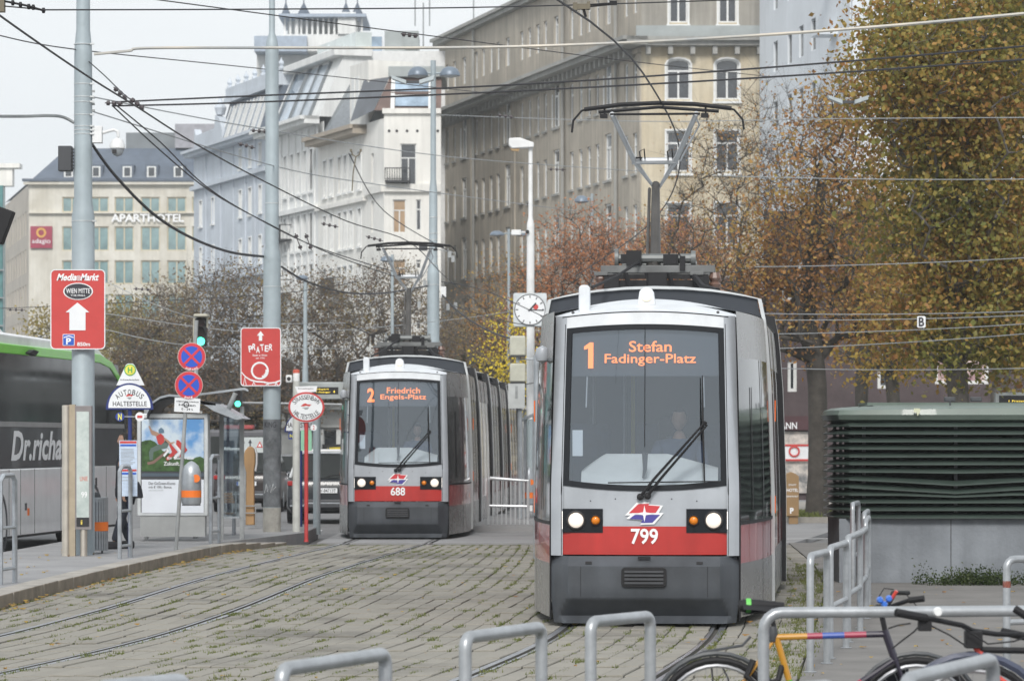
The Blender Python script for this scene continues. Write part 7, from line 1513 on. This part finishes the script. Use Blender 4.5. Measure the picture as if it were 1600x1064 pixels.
H = 3.62; nose = [(LB - .02, .25), (LB + .02, .9), (LB - .02, 1.5), (LB - .12, 2.1), (LB - .30, 2.7), (LB - .60, 3.1)]
def cbody(z0, z1, xe0, xe1, y0, y1, x0=0): return MB().prism([(x0, z0), (xe0, z0), (xe1, z1), (x0, z1)], y0, y1)
cbody(.28, 1.42, LB, LB - .03, 0, 2.55).build('lower_body', coach_w, T, bevel=.03); cbody(1.424, 2.10, LB - .03, LB - .12, .004, 2.546).build('logo_band', band_c, T)
cbody(2.104, 2.19, LB - .12, LB - .14, -.004, 2.55).build('waist_trim', mat('trim_grey', (.30, .30, .30), .4), T); cbody(2.194, 3.30, LB - .14, LB - .62, .01, 2.54).build('window_band', cglass, T)
MB().prism([(0, 3.304), (LB - 2.2, 3.304), (LB - 1.3, 3.22), (LB - .55, 2.98), (LB - .25, 2.62), (LB - .18, 2.66), (LB - .50, 3.08), (LB - 1.2, 3.34), (LB - 2.2, 3.46), (0, 3.46)], -.01, .05).build('green_stripe', green_c, T, bevel=.012)
MB().prism([(0, 3.305), (LB - 2.0, 3.305), (LB - 1.1, 3.2), (LB - .62, 3.0), (LB - 1.1, 3.33), (LB - 2.3, 3.62), (0, 3.66)], .052, 2.5).build('roof', coach_w, T, bevel=.04)
MB().prism([(0, 3.66), (ub(42), 3.66), (ub(28), 3.80), (0, 3.82)], .35, 2.1).build('roof_pod', coach_w, T, bevel=.04)
for px in (14, 32, 54, 95, 147, 166): u = ub(px); MB().box(u - .006, u + .006, -.004, .001, .32, 1.40).build('panel_gap', rubber, T)
MB().box(0, LB - .3, -.006, 0, .27, .31).build('sill_trim', rubber, T)
for px in (-40, 70): pass
lg = MB(); text_mb(lg, 'Dr.richard', (ub(17) + ub(118)) / 2, 1.79, ub(118) - ub(17), .50, -.004, shear=.25, off=.028); lg.build('logo_lettering', letter_w, T, smooth=False)
for px, y in ((44, 805), (40, 797)): u = ub(px); MB().box(u - .05, u + .05, -.012, 0, zb2(y, px), zb2(y, px) + .12).build('fuel_flap' if px == 44 else 'marker', dark_p if px == 40 else orange_p, T)
u = ub(25); MB().box(u - .03, u + .03, -.008, 0, 1.0, 1.18).build('small_badge', red_p, T); u = ub(150); MB().box(u - .06, u + .06, -.008, 0, 1.05, 1.2).build('vent_slot', rubber, T)
for x in (LB - 2.7, 3.0): a = MB(); a.lathe([(.50, -.30), (.50, 0), (.42, .02)], (x, .32, .50), 24, Mx); w_ = a.build('wheel', rubber, T); a = MB(); a.lathe([(.28, .0), (.26, .03), (.05, .06)], (x, .018, .50), 18, Mx); a.build('rim', galv, w_); a = MB(); ring(a, x, .50, .58, .52, -.012, .01, 24); a.build('wheel_arch', dark_p, T)
MB().prism([(ub(47), 3.30), (ub(52), 3.38), (ub(44), 3.40), (ub(38), 3.34)], -.10, -.01).build('roof_marker', rubber, T)
a = MB(); a.tube([(LB - .25, -.05, 2.5), (LB + .12, -.35, 2.45), (LB + .15, -.36, 2.1)], .03, 6); a.box(LB + .02, LB + .20, -.45, -.28, 1.65, 2.15); a.build('mirror', rubber, T, bevel=.03)
MB().box(LB - .18, LB + .06, .0, 2.55, 1.45, 2.9).build('windscreen', cglass, T); 

# ------------------------------------------------------------------ parked cars beyond the stop, seen from behind
def car(label, px0, px1, ybase, paint, kind, roof_c=None):
    w = 1.84; s = (px1 - px0) / w; Y = FPX / s; F = Fr((px0 + px1) / 2, Y, -.1); t = thing('parked_car', label, 'car', F.loc, group='cars standing beyond the tram stop')
    h = 1.64 if kind == 'suv' else 1.50; Ln = 4.5; hw = w / 2
    st = [(0.00, .34, .86, .80, .78), (.06, .30, .98, .86, .80), (.35, .24, 1.04, .90, .84), (1.0, .22, 1.06, hw, .86), (2.6, .22, 1.04, hw, .86), (3.6, .24, .96, hw - .02, .84), (4.3, .30, .80, .82, .72), (4.5, .38, .66, .70, .60)]
    vs = []; n = 10
    for y, z0, z1, a, b in st: vs += [(-a * .9, y, z0), (-a, y, z0 + .12), (-a, y, (z0 + z1) / 2), (-a * .985, y, z1 - .10), (-b, y, z1), (b, y, z1), (a * .985, y, z1 - .10), (a, y, (z0 + z1) / 2), (a, y, z0 + .12), (a * .9, y, z0)]
    fs = [(i * n + k, i * n + (k + 1) % n, (i + 1) * n + (k + 1) % n, (i + 1) * n + k) for i in range(len(st) - 1) for k in range(n)] + [tuple(range(n - 1, -1, -1)), tuple((len(st) - 1) * n + k for k in range(n))]
    bd = MB().add(vs, fs).build('body', paint, t, bevel=.02)
    top = roof_c or paint
    cb = [(.28, 1.02, .82), (.62, h - .06, .66), (1.1, h, .68), (2.2, h, .68), (2.7, h - .06, .66), (3.5, 1.0, .80)]; vs = []
    for y, z, a in cb: vs += [(-a, y, z), (a, y, z)]
    MB().add([(-a, y, z) for y, z, a in cb[1:5]] + [(a, y, z) for y, z, a in cb[1:5]], [(0, 4, 5, 1), (1, 5, 6, 2), (2, 6, 7, 3)]).build('roof', top, t)
    g = MB(); g.add([(-.78, .26, 1.03), (.78, .26, 1.03), (.64, .60, h - .07), (-.64, .60, h - .07)], [(0, 1, 2, 3)]); g.add([(-.80, 3.5, 1.0), (.80, 3.5, 1.0), (.66, 2.72, h - .06), (-.66, 2.72, h - .06)], [(1, 0, 3, 2)])
    for q in (-1, 1): g.add([(q * .84, .35, 1.02), (q * .86, 3.4, .99), (q * .68, 2.65, h - .04), (q * .68, 1.1, h - .03), (q * .67, .66, h - .08)], [(0, 1, 2, 3, 4) if q > 0 else (4, 3, 2, 1, 0)])
    g.build('window', cglass, t)
    for q in (-1, 1):
        MB().tube([(q * .82, .28, 1.03), (q * .655, .62, h - .06), (q * .67, 1.0, h)], .035, 6).build('pillar', top, t)
        MB().box(min(q * .56, q * .86), max(q * .56, q * .86), -.015, .10, .86, .97).build('tail_light', mat('tail_red', (.35, .02, .02), .25, var=.1), t, bevel=.02)
        if kind == 'suv': MB().tube([(q * .64, .75, h + .02), (q * .64, .9, h + .05), (q * .64, 2.4, h + .05)], .02, 6).build('roof_rail', white_p, t)
        for y in (.85, 3.6):
            wl = MB().lathe([(.33, -.11), (.34, 0), (.33, .11)], (q * .80, y, .34), 20, My).build('wheel', rubber, t); MB().lathe([(.2, -.115), (.2, .115)], (q * .805, y, .34), 14, My).build('rim', galv, wl)
        MB().box(min(q * .95, q * 1.05), max(q * .95, q * 1.05), 2.9, 3.0, 1.0, 1.12).build('mirror', paint, t, bevel=.02)
    MB().box(-.80, .80, -.04, .06, .36, .56).build('rear_bumper', dark_p, t, bevel=.03)
    MB().prism([(-.80, .40), (-.5, .40), (-.44, .46), (.44, .46), (.5, .40), (.80, .40), (.80, .43), (.51, .43), (.45, .49), (-.45, .49), (-.51, .43), (-.80, .43)], -.055, -.042).build('bumper_trim', galv, t)
    pl = MB().box(-.26, .26, -.022, -.010, .70, .81).build('number_plate', sign_w, t); text('W-84713T' if kind == 'suv' else 'W-2961', .03, .755, .40, .075, -.024, letter_b, pl); MB().box(-.255, -.215, -.024, -.0225, .705, .805).build('blue_strip', blue_p, pl)
    if kind == 'suv':
        for k in range(5): MB().lathe([(.018, 0), (.01, .01)], (-.30 + k * .15, -.01 + .0, .90), 8, Mx).build('badge_letter', white_p, t)
        MB().box(-.68, .68, .55, .72, h - .02, h + .04).build('roof_spoiler', white_p, t, bevel=.015)
    MB().tube([(0, 1.2, h), (0, 1.1, h + .08)], .02, 6).build('shark_fin', dark_p, t); MB().tube([(0, .27, 1.06), (.35, .32, 1.12)], .012, 5).build('rear_wiper', rubber, t); return t
car('dark grey sport utility car with silver roof rails directly left of the farther tram', 445, 573, 825, mat('car_dark_grey', (.018, .021, .026), .35, var=.05, coat=.25), 'suv', mat('car_roof_white', (.55, .57, .58), .3))
car('pale grey car half hidden behind the PRATER pole and white post', 405, 508, 823, mat('car_silver', (.22, .23, .25), .3, m=.4, var=.05, coat=.8), 'hatch')
car('low dark car with red lights seen through the bus shelter', 330, 440, 828, mat('car_black', (.025, .018, .018), .35, var=.05, coat=.25), 'suv')
F = Fr(372, 100, 0); t = thing('delivery_van', 'dark van with a red roof sign seen through the shelter glass', 'van', (F.loc[0], 100, -.1), 0)
MB().box(-1.0, 1.0, 0, 4.5, .3, 2.2).build('body', mat('van_grey', (.10, .10, .11), .5), t, bevel=.08); MB().box(-.82, .82, -.02, .0, 1.2, 2.0).build('rear_window', cglass, t); MB().box(-.45, .45, -.04, .6, 2.22, 2.34).build('roof_sign', mat('faded_red_sign', (.35, .06, .06), .6), t, bevel=.02)
for q in (-1, 1): MB().lathe([(.34, -.1), (.34, .1)], (q * .85, .8, .34), 16, My).build('wheel', rubber, t); MB().box(q * .9 - .06, q * .9 + .06, -.02, .01, .9, 1.2).build('tail_light', mat('tail_red', (.35, .02, .02), .25), t)
F = Fr(420, 63, 0); t = thing('traffic_island_base', 'low grey rubber base block at the foot of the PRATER pole', 'base block', (PX(414, 61), 61.5, 0)); MB().box(-.35, .30, -.2, .2, 0, .12).build('base_block', mat('grey_rubber', (.12, .13, .14), .7), t, bevel=.03)

# ------------------------------------------------------------------ green louvred vent housing
vt = thing('vent_housing', 'large green louvred ventilation housing with rounded cap at the right edge', 'ventilation housing', (4.1, 41.7, 0))
vg = mat('vent_green', (.045, .066, .056), .42, var=.10, scale=2, streak=.1, coat=.2); vg2 = mat('vent_cap_green', (.125, .165, .14), .45, var=.10, scale=2, streak=.12, coat=.2); conc = mat('vent_concrete', (.20, .22, .245), .8, var=.14, scale=1.2, streak=.22, bump=.25, bscale=25, c2=(.23, .25, .275))
X0, X1, YF, YK = 4.12, 8.6, 41.7, 45.0
pl_ = [(.0, 1.5), (.0, .0), (4.5, 0), (4.5, 3.3), (.9, 3.3)]
MB().slab(pl_, 0, .80).build('concrete_plinth', conc, vt)
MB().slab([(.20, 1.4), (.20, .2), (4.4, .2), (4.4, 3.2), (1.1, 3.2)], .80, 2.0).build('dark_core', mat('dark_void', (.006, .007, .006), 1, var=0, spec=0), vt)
PL = [(.80, 3.3), (-.06, 1.5), (-.06, .22), (.12, -.07), (.75, -.10), (1.45, -.10), (2.15, -.10), (2.85, -.10), (3.6, -.10), (4.6, -.10)]   # outline the slats follow
dent = {(7, 5): -.070, (8, 5): -.075, (7, 4): -.03, (7, 6): -.03, (8, 4): -.035, (8, 6): -.035, (9, 5): -.025, (6, 5): -.01}
for k in range(13):
    zt = 2.02 - k * .0955 - .01; vs = []; fs = []
    for i, (x, y) in enumerate(PL):
        dz = dent.get((k, i), 0) + random.uniform(-.002, .002); ox, oy = (.12, 0) if i < 3 else ((.06, .12) if i == 3 else (0, .13))
        vs += [(x, y, zt - .060 + dz), (x, y, zt - .042 + dz), (x + ox, y + oy, zt + .008 + dz), (x + ox, y + oy, zt - .002 + dz)]
    m = len(PL); fs = [(i * 4 + a, (i + 1) * 4 + a, (i + 1) * 4 + (a + 1) % 4, i * 4 + (a + 1) % 4) for i in range(m - 1) for a in range(4)]
    MB().add(vs, fs).build('slat', vg, vt)
for x, y in ((.05, .5), (.05, 1.3), (.3, .08), (1.45, .06), (2.85, .06), (4.2, .06)): MB().box(x, x + .04, y, y + .04, .80, 2.02).build('slat_post', dark_p, vt)
cp = MB(); prof_ = [(-.02, 2.01), (-.12, 2.04), (-.15, 2.10), (-.12, 2.17), (-.02, 2.205), (.4, 2.235)]; vs = []
OUT = [(.95, 3.4), (.06, 1.5), (.06, .22), (.10, .12), (.24, .05), (1.5, .05), (3.0, .05), (4.6, .05)]; nrm = [(.9, .0), (1, 0), (1, 0), (.75, .66), (.2, .98), (0, 1), (0, 1), (0, 1)]
for (x, y), (nx_, ny_) in zip(OUT, nrm):
    for o_, z in prof_: vs.append((x + nx_ * o_, y + ny_ * o_, z + (.012 * (x - 1) if z > 2.1 else 0)))
cp.add(vs, [(i * 6 + j, (i + 1) * 6 + j, (i + 1) * 6 + j + 1, i * 6 + j + 1) for i in range(7) for j in range(5)]); cp.slab([(.40, 1.6), (.40, .44), (4.6, .44), (4.6, 3.4), (1.2, 3.4)], 2.20, 2.26)
cp.build('cap', vg2, vt)
for px in (1483, 1524): MB().box(PX(px, 43) - 4.1 - .07, PX(px, 43) - 4.1 + .07, 1.2, 1.3, 2.28, 2.34).build('cap_hinge', dark_p, vt, bevel=.01)
MB().tube([(PX(1485, 41.7) - 4.1, .02, 2.22), (PX(1485, 41.7) - 4.1, .02, 2.28)], .012, 6).build('lifting_eye', dark_p, vt)
MB().add([(PX(a, 41.6) - 4.1, -.151, PZ(b, 41.6)) for a, b in ((1427, 638), (1437, 638), (1437, 643), (1433, 650), (1431, 644), (1427, 644))], [(0, 1, 2, 3, 4, 5)]).build('peeled_sticker', mat('pale_sticker', (.6, .62, .45), .6), vt)
for x in (1.4, 2.85): MB().box(x - .004, x + .004, -.003, .0, .01, .79).build('joint', rubber, vt)

# ------------------------------------------------------------------ bicycle stands
hoop_m = mat('stand_grey_paint', (.38, .40, .42), .38, m=.45, var=.13, scale=8, bump=.05)
rust_m = mat('stand_rust', (.22, .07, .05), .8, var=.3, scale=30)
def hoop(label, p0, p1, h=.92, r=.029, bar=True, rust=None, rr=.07, grp='grey bicycle stands'):
    """a bent tube standing on two feet p0 and p1 (ground x, y)"""
    a = Vector((*p0, 0)); b = Vector((*p1, 0)); d = (b - a); L_ = d.length; e = d.normalized(); t = thing('bicycle_stand', label, 'bicycle stand', a, math.atan2(e.y, e.x), group=grp)
    P_ = [(0, 0, -.01), (0, 0, h - r - rr)] + [(rr - rr * math.cos(R(q)), 0, h - r - rr + rr * math.sin(R(q))) for q in (22, 45, 68, 90)] + [(L_ - rr + rr * math.sin(R(q)), 0, h - r - rr + rr * math.cos(R(q))) for q in (0, 22, 45, 68, 90)] + [(L_, 0, h - r - rr - .01), (L_, 0, -.01)]
    MB().tube(P_, r, 14).build('tube', hoop_m, t)
    if bar: MB().tube([(0, 0, .42), (L_, 0, .42)], r * .8, 10).build('crossbar', hoop_m, t)
    if rust: 
        for x, z in rust: MB().lathe([(r * 1.02, -.02), (r * 1.035, 0), (r * 1.02, .03)], (x, 0, z), 12).build('rust_band', rust_m, t)
    for x in (0, L_): MB().lathe([(.05, 0), (.05, .005), (.03, .008)], (x, 0, 0), 12).build('foot_plate', hoop_m, t)
def G_(px, Y): return (PX(px, Y), Y)
def top_y(py, h=.92): return FPX * (EYE - h) / (py - HOR)
hoop('front bicycle stand left of the two foreground ones, cut low by the frame', G_(440, top_y(1034)), G_(602, top_y(1010)), rr=.05, bar=False)
hoop('foreground bicycle stand below the left corner of the nearer tram', G_(727, top_y(986)), G_(846, top_y(970)), rust=[(.42, .60)], rr=.05, bar=False)
hoop('foreground bicycle stand centred below the grille of the nearer tram', G_(923, top_y(962)), G_(1016, top_y(953)), rr=.05, bar=False)
hoop('stand at the bottom edge of which only the top bar shows, left', G_(150, top_y(1062)), G_(290, top_y(1050)), rr=.05, bar=False)
hoop('long bicycle stand with the saddle of the rainbow bicycle over its corner', G_(1193, 16.9), G_(1640, 17.1), h=.935, rr=.09, bar=False)
hoop('bicycle stand leaning over the bottom right with a red fork behind it', G_(1414, top_y(1050)), G_(1552, top_y(1018)), rr=.08, bar=False)
hoop('right hand bicycle stand leaving the frame below the vent housing', G_(1573, 24.9), G_(1750, 25.4), rust=[(0, .70)])
hoop('low bicycle stand top showing at the bottom edge under the rainbow bicycle', G_(1170, top_y(1072)), G_(1304, top_y(1060)), rr=.06, bar=False)
rowH = [((1266, 25.6), (1292, 26.6), .92, 'nearest stand of the receding row right of the nearer tram'), ((1297, 27.2), (1322, 28.6), .93, 'second stand of the receding row'), ((1325, 29.4), (1344, 31.0), .95, 'third stand of the receding row'), ((1344, 31.6), (1353, 33.3), .93, 'fourth stand of the receding row'), ((1352, 34.2), (1357, 35.8), .98, 'fifth stand of the receding row'), ((1350, 36.6), (1356, 38.2), 1.0, 'sixth stand of the receding row')]
for (a, ya), (b, yb_), h, lab in rowH: hoop(lab, G_(a, ya), G_(b, yb_), h, rr=.07, grp='bicycle stands in a receding row')
hoop('farthest brownish stand of the receding row', G_(1332, 39.0), G_(1341, 40.2), 1.06, rust=None, rr=.07, grp='bicycle stands in a receding row')

# ------------------------------------------------------------------ bicycles
tyre = rubber; spoke_m = mat('spoke_steel', (.35, .36, .38), .4, m=.7)
def paint(n, c): return mat('bike_' + n, c, .35, var=.06, coat=.5)
def wheel(t, c, r, nm='wheel'):
    a = MB(); n = 32; M = Mx
    a.tube([(c[0] + r * math.cos(6.2832 * k / n), c[1], c[2] + r * math.sin(6.2832 * k / n)) for k in range(n + 1)], .019, 8, caps=False); w = a.build(nm, tyre, t)
    a = MB(); a.tube([(c[0] + (r - .03) * math.cos(6.2832 * k / n), c[1], c[2] + (r - .03) * math.sin(6.2832 * k / n)) for k in range(n + 1)], .012, 6, caps=False); a.build('rim', spoke_m, w)
    a = MB()
    for k in range(28): q = 6.2832 * k / 28; s = .02 * (1 if k % 2 else -1); a.tube([(c[0] + .02 * math.cos(q + .6 * (1 if k % 4 < 2 else -1)), c[1] + s, c[2] + .02 * math.sin(q + .6 * (1 if k % 4 < 2 else -1))), (c[0] + (r - .035) * math.cos(q), c[1], c[2] + (r - .035) * math.sin(q))], .0012, 3, caps=False)
    a.lathe([(.022, -.035), (.03, -.03), (.018, 0), (.03, .03), (.022, .035)], c, 12, Mx); a.build('spokes', spoke_m, w); return w
Yb = 17.6; kb = FPX / Yb; bx_ = lambda px: PX(px, Yb) - PX(1120, Yb); bz_ = lambda py: PZ(py, Yb)
t = thing('bicycle', 'bicycle with a rainbow coloured frame and green trimmed black saddle locked to the long stand', 'bicycle', (PX(1120, Yb), Yb, 0))
wheel(t, (0, 0, .31), .31); wheel(t, (bx_(1432), 0, .31), .31)
a = MB(); a.tube([(0.345 * math.cos(R(q)), 0, .31 + 0.345 * math.sin(R(q))) for q in range(30, 186, 12)], .015, 6); a.build('rear_mudguard', mat('mudguard_grey', (.05, .055, .06), .4, coat=.4), t); a = MB(); a.tube([(bx_(1432) + 0.345 * math.cos(R(q)), 0, .31 + 0.345 * math.sin(R(q))) for q in range(20, 150, 12)], .015, 6); a.build('front_mudguard', mat('mudguard_grey', (.1, .11, .12), .4), t)
st_ = (bx_(1213), 0, bz_(995)); ht_ = (bx_(1384), 0, bz_(990)); hb_ = (bx_(1398), 0, bz_(1030)); bb = (bx_(1252), 0, .29)
def seg(a_, b_, u0, u1, r, m, nm): A = Vector(a_); B = Vector(b_); return MB().tube([A.lerp(B, u0), A.lerp(B, u1)], r, 10).build(nm, m, t)
for u0, u1, n_, c in ((0, .28, 'amber', (.50, .24, .02)), (.28, .42, 'crimson', (.33, .03, .07)), (.42, .62, 'blue', (.03, .08, .35)), (.62, .82, 'pink', (.33, .03, .07)), (.82, 1, 'violet', (.022, .018, .035))): seg(st_, ht_, u0, u1, .0175, paint(n_, c), 'top_tube')
for u0, u1, n_, c in ((0, .5, 'amber', (.50, .24, .02)), (.5, 1, 'green', (.06, .32, .03))): seg(st_, bb, u0, u1, .0175, paint(n_, c), 'seat_tube')
for u0, u1, n_, c in ((0, .35, 'violet', (.022, .018, .035)), (.35, .65, 'pink', (.33, .03, .07)), (.65, 1, 'green', (.06, .32, .03))): seg(hb_, bb, u0, u1, .019, paint(n_, c), 'down_tube')
seg(ht_, hb_, -.15, 1.1, .021, paint('violet', (.022, .018, .035)), 'head_tube'); seg(st_, (0, .06, 0.31), 0, 1, .009, paint('amber', (.50, .24, .02)), 'seat_stay'); seg(st_, (0, -.06, 0.31), 0, 1, .009, paint('amber', (.50, .24, .02)), 'seat_stay'); seg(bb, (0, .06, 0.31), 0, 1, .010, paint('green', (.06, .32, .03)), 'chain_stay'); seg(bb, (0, -.06, 0.31), 0, 1, .010, paint('green', (.06, .32, .03)), 'chain_stay')
for s in (-.05, .05): seg((hb_[0], s, hb_[2]), (bx_(1432), s, 0.31), 0, 1, .011, paint('violet', (.022, .018, .035)), 'fork_blade')
seg(st_, (bx_(1203), 0, bz_(950)), -.1, 1, .013, rubber, 'seat_post')
a = MB(); a.sheet(lambda u, v: (bx_(1160) + .26 * u, (v - .5) * 2 * (.075 * (1 - u) ** .7 + .018), bz_(938) - .012 - .02 * u - .030 * (abs(v - .5) * 2) ** 2), 12, 8); a.sheet(lambda u, v: (bx_(1160) + .26 * u, (v - .5) * 2 * (.075 * (1 - u) ** .7 + .018), bz_(938) - .07 + .018 * u), 12, 8)
a.lathe([(.004, -.045), (.030, -.035), (.038, 0), (.034, .06), (.026, .12), (.018, .2)], (bx_(1166), 0, bz_(946)), 14, My); sd_ = a.build('saddle', rubber, t); a = MB(); a.lathe([(.0385, -.012), (.040, .002), (.0385, .014)], (bx_(1169), 0, bz_(946)), 14, My); a.build('green_trim', mat('lime_trim', (.12, .5, .09), .5), sd_)
a = MB(); a.tube([(ht_[0], 0, ht_[2]), (bx_(1378), 0, bz_(962))], .014, 8); a.tube([(bx_(1378), 0, bz_(962)), (bx_(1384), -.02, bz_(950)), (bx_(1405), -.1, bz_(940)), (bx_(1412), -.24, bz_(934))], .012, 8); a.tube([(bx_(1378), 0, bz_(962)), (bx_(1388), .05, bz_(946)), (bx_(1400), .14, bz_(928)), (bx_(1430), .3, bz_(930))], .012, 8); a.build('handlebar', rubber, t)
a = MB(); a.tube([(bx_(1412), -.24, bz_(934)), (bx_(1434), -.27, bz_(931))], .017, 8); a.lathe([(.02, -.03), (.024, 0), (.02, .03)], (bx_(1371), -.03, bz_(950)), 12, Mx); a.build('grip', rubber, t)
for x, y, c in ((1373, 936, 'blue'), (1387, 934, 'blue'), (1380, 943, 'blue')): MB().lathe([(.012, -.02), (.019, 0), (.012, .02)], (bx_(x), -.06, bz_(y)), 10, Mx).build('blue_fitting', paint('bright_blue', (.04, .16, .6)), t)
MB().prism([(bx_(1365), bz_(1075)), (bx_(1420), bz_(1078)), (bx_(1424), bz_(1045)), (bx_(1400), bz_(1036)), (bx_(1368), bz_(1042))], .06, .16).build('black_bag', coat_m, t, bevel=.02)
MB().tube([(bx_(1390), -.04, bz_(938)), (bx_(1399), -.06, bz_(922))], .010, 8).build('red_stem_part', paint('scarlet', (.6, .06, .04)), t)
a = MB()
for pts in ([(1378, 955), (1372, 930), (1380, 918), (1395, 920)], [(1384, 952), (1400, 925), (1412, 925), (1430, 945)]): a.tube([(bx_(x), -.05, bz_(y)) for x, y in pts], .0028, 4)
a.build('brake_cable', rubber, t)
a = MB(); a.tube([(bx_(1060), 0, bz_(1035)), (bx_(1100), 0, bz_(1018)), (bx_(1160), 0, bz_(1008)), (bx_(1173), 0, bz_(994))], .008, 5); a.tube([(bx_(1110), 0, bz_(1020)), (0, .07, 0.31)], .005, 4); a.tube([(bx_(1118), 0, bz_(1020)), (bx_(1138), .0, bz_(1060)), (bx_(1140), 0, 0.31)], .005, 4); a.build('carrier_rack', dark_p, t)
a = MB(); a.tube([(bx_(1176), -.04, bz_(1030)), (bx_(1165), -.06, bz_(1055)), (bx_(1185), -.07, bz_(1072)), (bx_(1215), -.03, bz_(1062)), (bx_(1222), 0, bz_(1040))], .018, 8); a.build('lock_cable', rubber, t); a = MB(); a.lathe([(.02, -.04), (.03, 0), (.02, .04)], (bx_(1207), 0, bz_(990)), 10); a.build('seat_clamp', dark_p, t)
a = MB(); ring(a, bb[0], bb[2], .10, .088, -.05, -.042, 24); a.tube([(bb[0], -.06, bb[2]), (bb[0] + .12, -.06, bb[2] - .12)], .01, 6); a.box(bb[0] + .07, bb[0] + .17, -.13, -.05, bb[2] - .135, bb[2] - .11); a.build('crank_and_pedal', galv_dull, t)
Y2 = 16.2; t = thing('bicycle', 'black bicycle with red fork and white front lamp at the bottom right corner', 'bicycle', (PX(1560, Y2), Y2, 0)); cx_ = lambda px: PX(px, Y2) - PX(1560, Y2); cz_ = lambda py: PZ(py, Y2)
wheel(t, (cx_(1520), 0, .345), .345); wheel(t, (cx_(1520) + 1.05, 0.1, .345), .345)
h0 = Vector((cx_(1522), 0, cz_(1005))); h1 = Vector((cx_(1555), 0, cz_(1055)))
MB().tube([h0, h1], .018, 8).build('head_tube', paint('scarlet', (.6, .06, .04)), t)
for s in (-.05, .05): MB().tube([(h1.x, s, h1.z), (cx_(1520), s, .345)], .011, 8).build('fork_blade', paint('scarlet', (.6, .06, .04)), t)
MB().tube([h1, (cx_(1560) + .45, 0, .30)], .018, 8).build('down_tube', paint('scarlet', (.6, .06, .04)), t); MB().tube([h0 + Vector((.02, 0, -.03)), (cx_(1560) + .6, 0, .75)], .016, 8).build('top_tube', rubber, t); MB().tube([(cx_(1560) + .45, 0, .30), (cx_(1560) + .62, 0, .86)], .016, 8).build('seat_tube', rubber, t)
a = MB(); a.tube([(h0.x, 0, h0.z - .02), (h0.x, 0, cz_(985))], .016, 8); a.tube([(cx_(1390), -.25, cz_(952)), (cx_(1440), -.2, cz_(962)), (cx_(1500), -.08, cz_(975)), (cx_(1520), 0, cz_(985)), (cx_(1560), .1, cz_(992)), (cx_(1600), .2, cz_(995))], .013, 8); a.build('handlebar', rubber, t)
a = MB(); a.tube([(cx_(1390), -.25, cz_(952)), (cx_(1440), -.2, cz_(962))], .021, 8); a.tube([(cx_(1575), .2, cz_(990)), (cx_(1620), .25, cz_(1000))], .021, 8); a.box(cx_(1508), cx_(1534), -.04, .05, cz_(1012), cz_(985)); a.box(cx_(1428), cx_(1448), -.2, -.14, cz_(982), cz_(966)); a.tube([(cx_(1585), 0, cz_(950)), (cx_(1612), .0, cz_(968))], .02, 8); a.build('grip', rubber, t, bevel=.004)
MB().lathe([(.005, -.03), (.022, -.022), (.024, .0), (.018, .02)], (cx_(1456), -.22, cz_(952)), 14, Mx).build('front_lamp', white_p, t); a = MB()
for pts in ([(1440, 968), (1425, 985), (1405, 1000), (1390, 1012)], [(1450, 975), (1480, 990), (1510, 1010)], [(1500, 978), (1540, 1004), (1580, 1000), (1610, 990)], [(1420, 972), (1400, 975), (1385, 980)]): a.tube([(cx_(x), -.08, cz_(y)) for x, y in pts], .004, 4)
a.build('brake_cable', rubber, t)
a = MB(); a.tube([(cx_(1520) + .39 * math.cos(R(q)), 0, .345 + .39 * math.sin(R(q))) for q in range(20, 170, 12)], .024, 6); a.build('mudguard', mat('mudguard_navy', (.05, .06, .10), .35, coat=.5), t)
# ------------------------------------------------------------------ pieces that can be picked apart become objects of their own
def split_loose(o):
    me = o.data; n = len(me.vertices); par = list(range(n))
    def find(a):
        while par[a] != a: par[a] = par[par[a]]; a = par[a]
        return a
    for e in me.edges: a, b = find(e.vertices[0]), find(e.vertices[1]); par[a] = b
    isl = {}
    for p in me.polygons: isl.setdefault(find(p.vertices[0]), []).append(p)
    if len(isl) < 2: return
    for k, polys in enumerate(list(isl.values())):
        ids = {}; fs = []
        for p in polys: fs.append([ids.setdefault(v, len(ids)) for v in p.vertices])
        m2 = bpy.data.meshes.new(o.name.split('.')[0]); m2.from_pydata([me.vertices[v].co[:] for v in ids], [], fs)
        for m in me.materials: m2.materials.append(m)
        m2.polygons.foreach_set('use_smooth', [p.use_smooth for p in polys]); m2.set_sharp_from_angle(angle=R(32))
        if k == 0: first = m2
        else: c = o.copy(); c.data = m2; COL.objects.link(c); c.parent = o.parent
    o.data = first
SPLIT = {'window_post', 'coaster_track', 'sill', 'window_surround', 'pilaster', 'control_box', 'insulator', 'insulator_rod', 'wire_anchor', 'wire_insulators', 'grip', 'power_cable', 'drainpipe', 'colonnade', 'foot', 'side_bracket', 'jumper_wire', 'gutter_panel', 'brake_cable', 'fin', 'support_frame', 'rods', 'balcony_slab', 'attic_render', 'attic_window'}
for o in list(COL.objects):
    if o.type == 'MESH' and o.parent is not None and o.name.split('.')[0] in SPLIT: split_loose(o)
# ------------------------------------------------------------------ haze
hz = bpy.data.materials.new('haze_air'); hz.use_nodes = True; ht = hz.node_tree; ht.nodes.clear()
ho = ht.nodes.new('ShaderNodeOutputMaterial'); hv = ht.nodes.new('ShaderNodeVolumePrincipled'); hv.inputs['Color'].default_value = (.95, .98, 1, 1); hv.inputs['Density'].default_value = 0.00038; hv.inputs['Anisotropy'].default_value = .2
ht.links.new(hv.outputs[0], ho.inputs['Volume'])
o = MB().box(-160, 160, -40, 420, -1.2, 55).build('haze', hz, smooth=False); tag(o, kind='stuff', label='thin pale haze over the whole street'); o['kind'] = 'stuff'
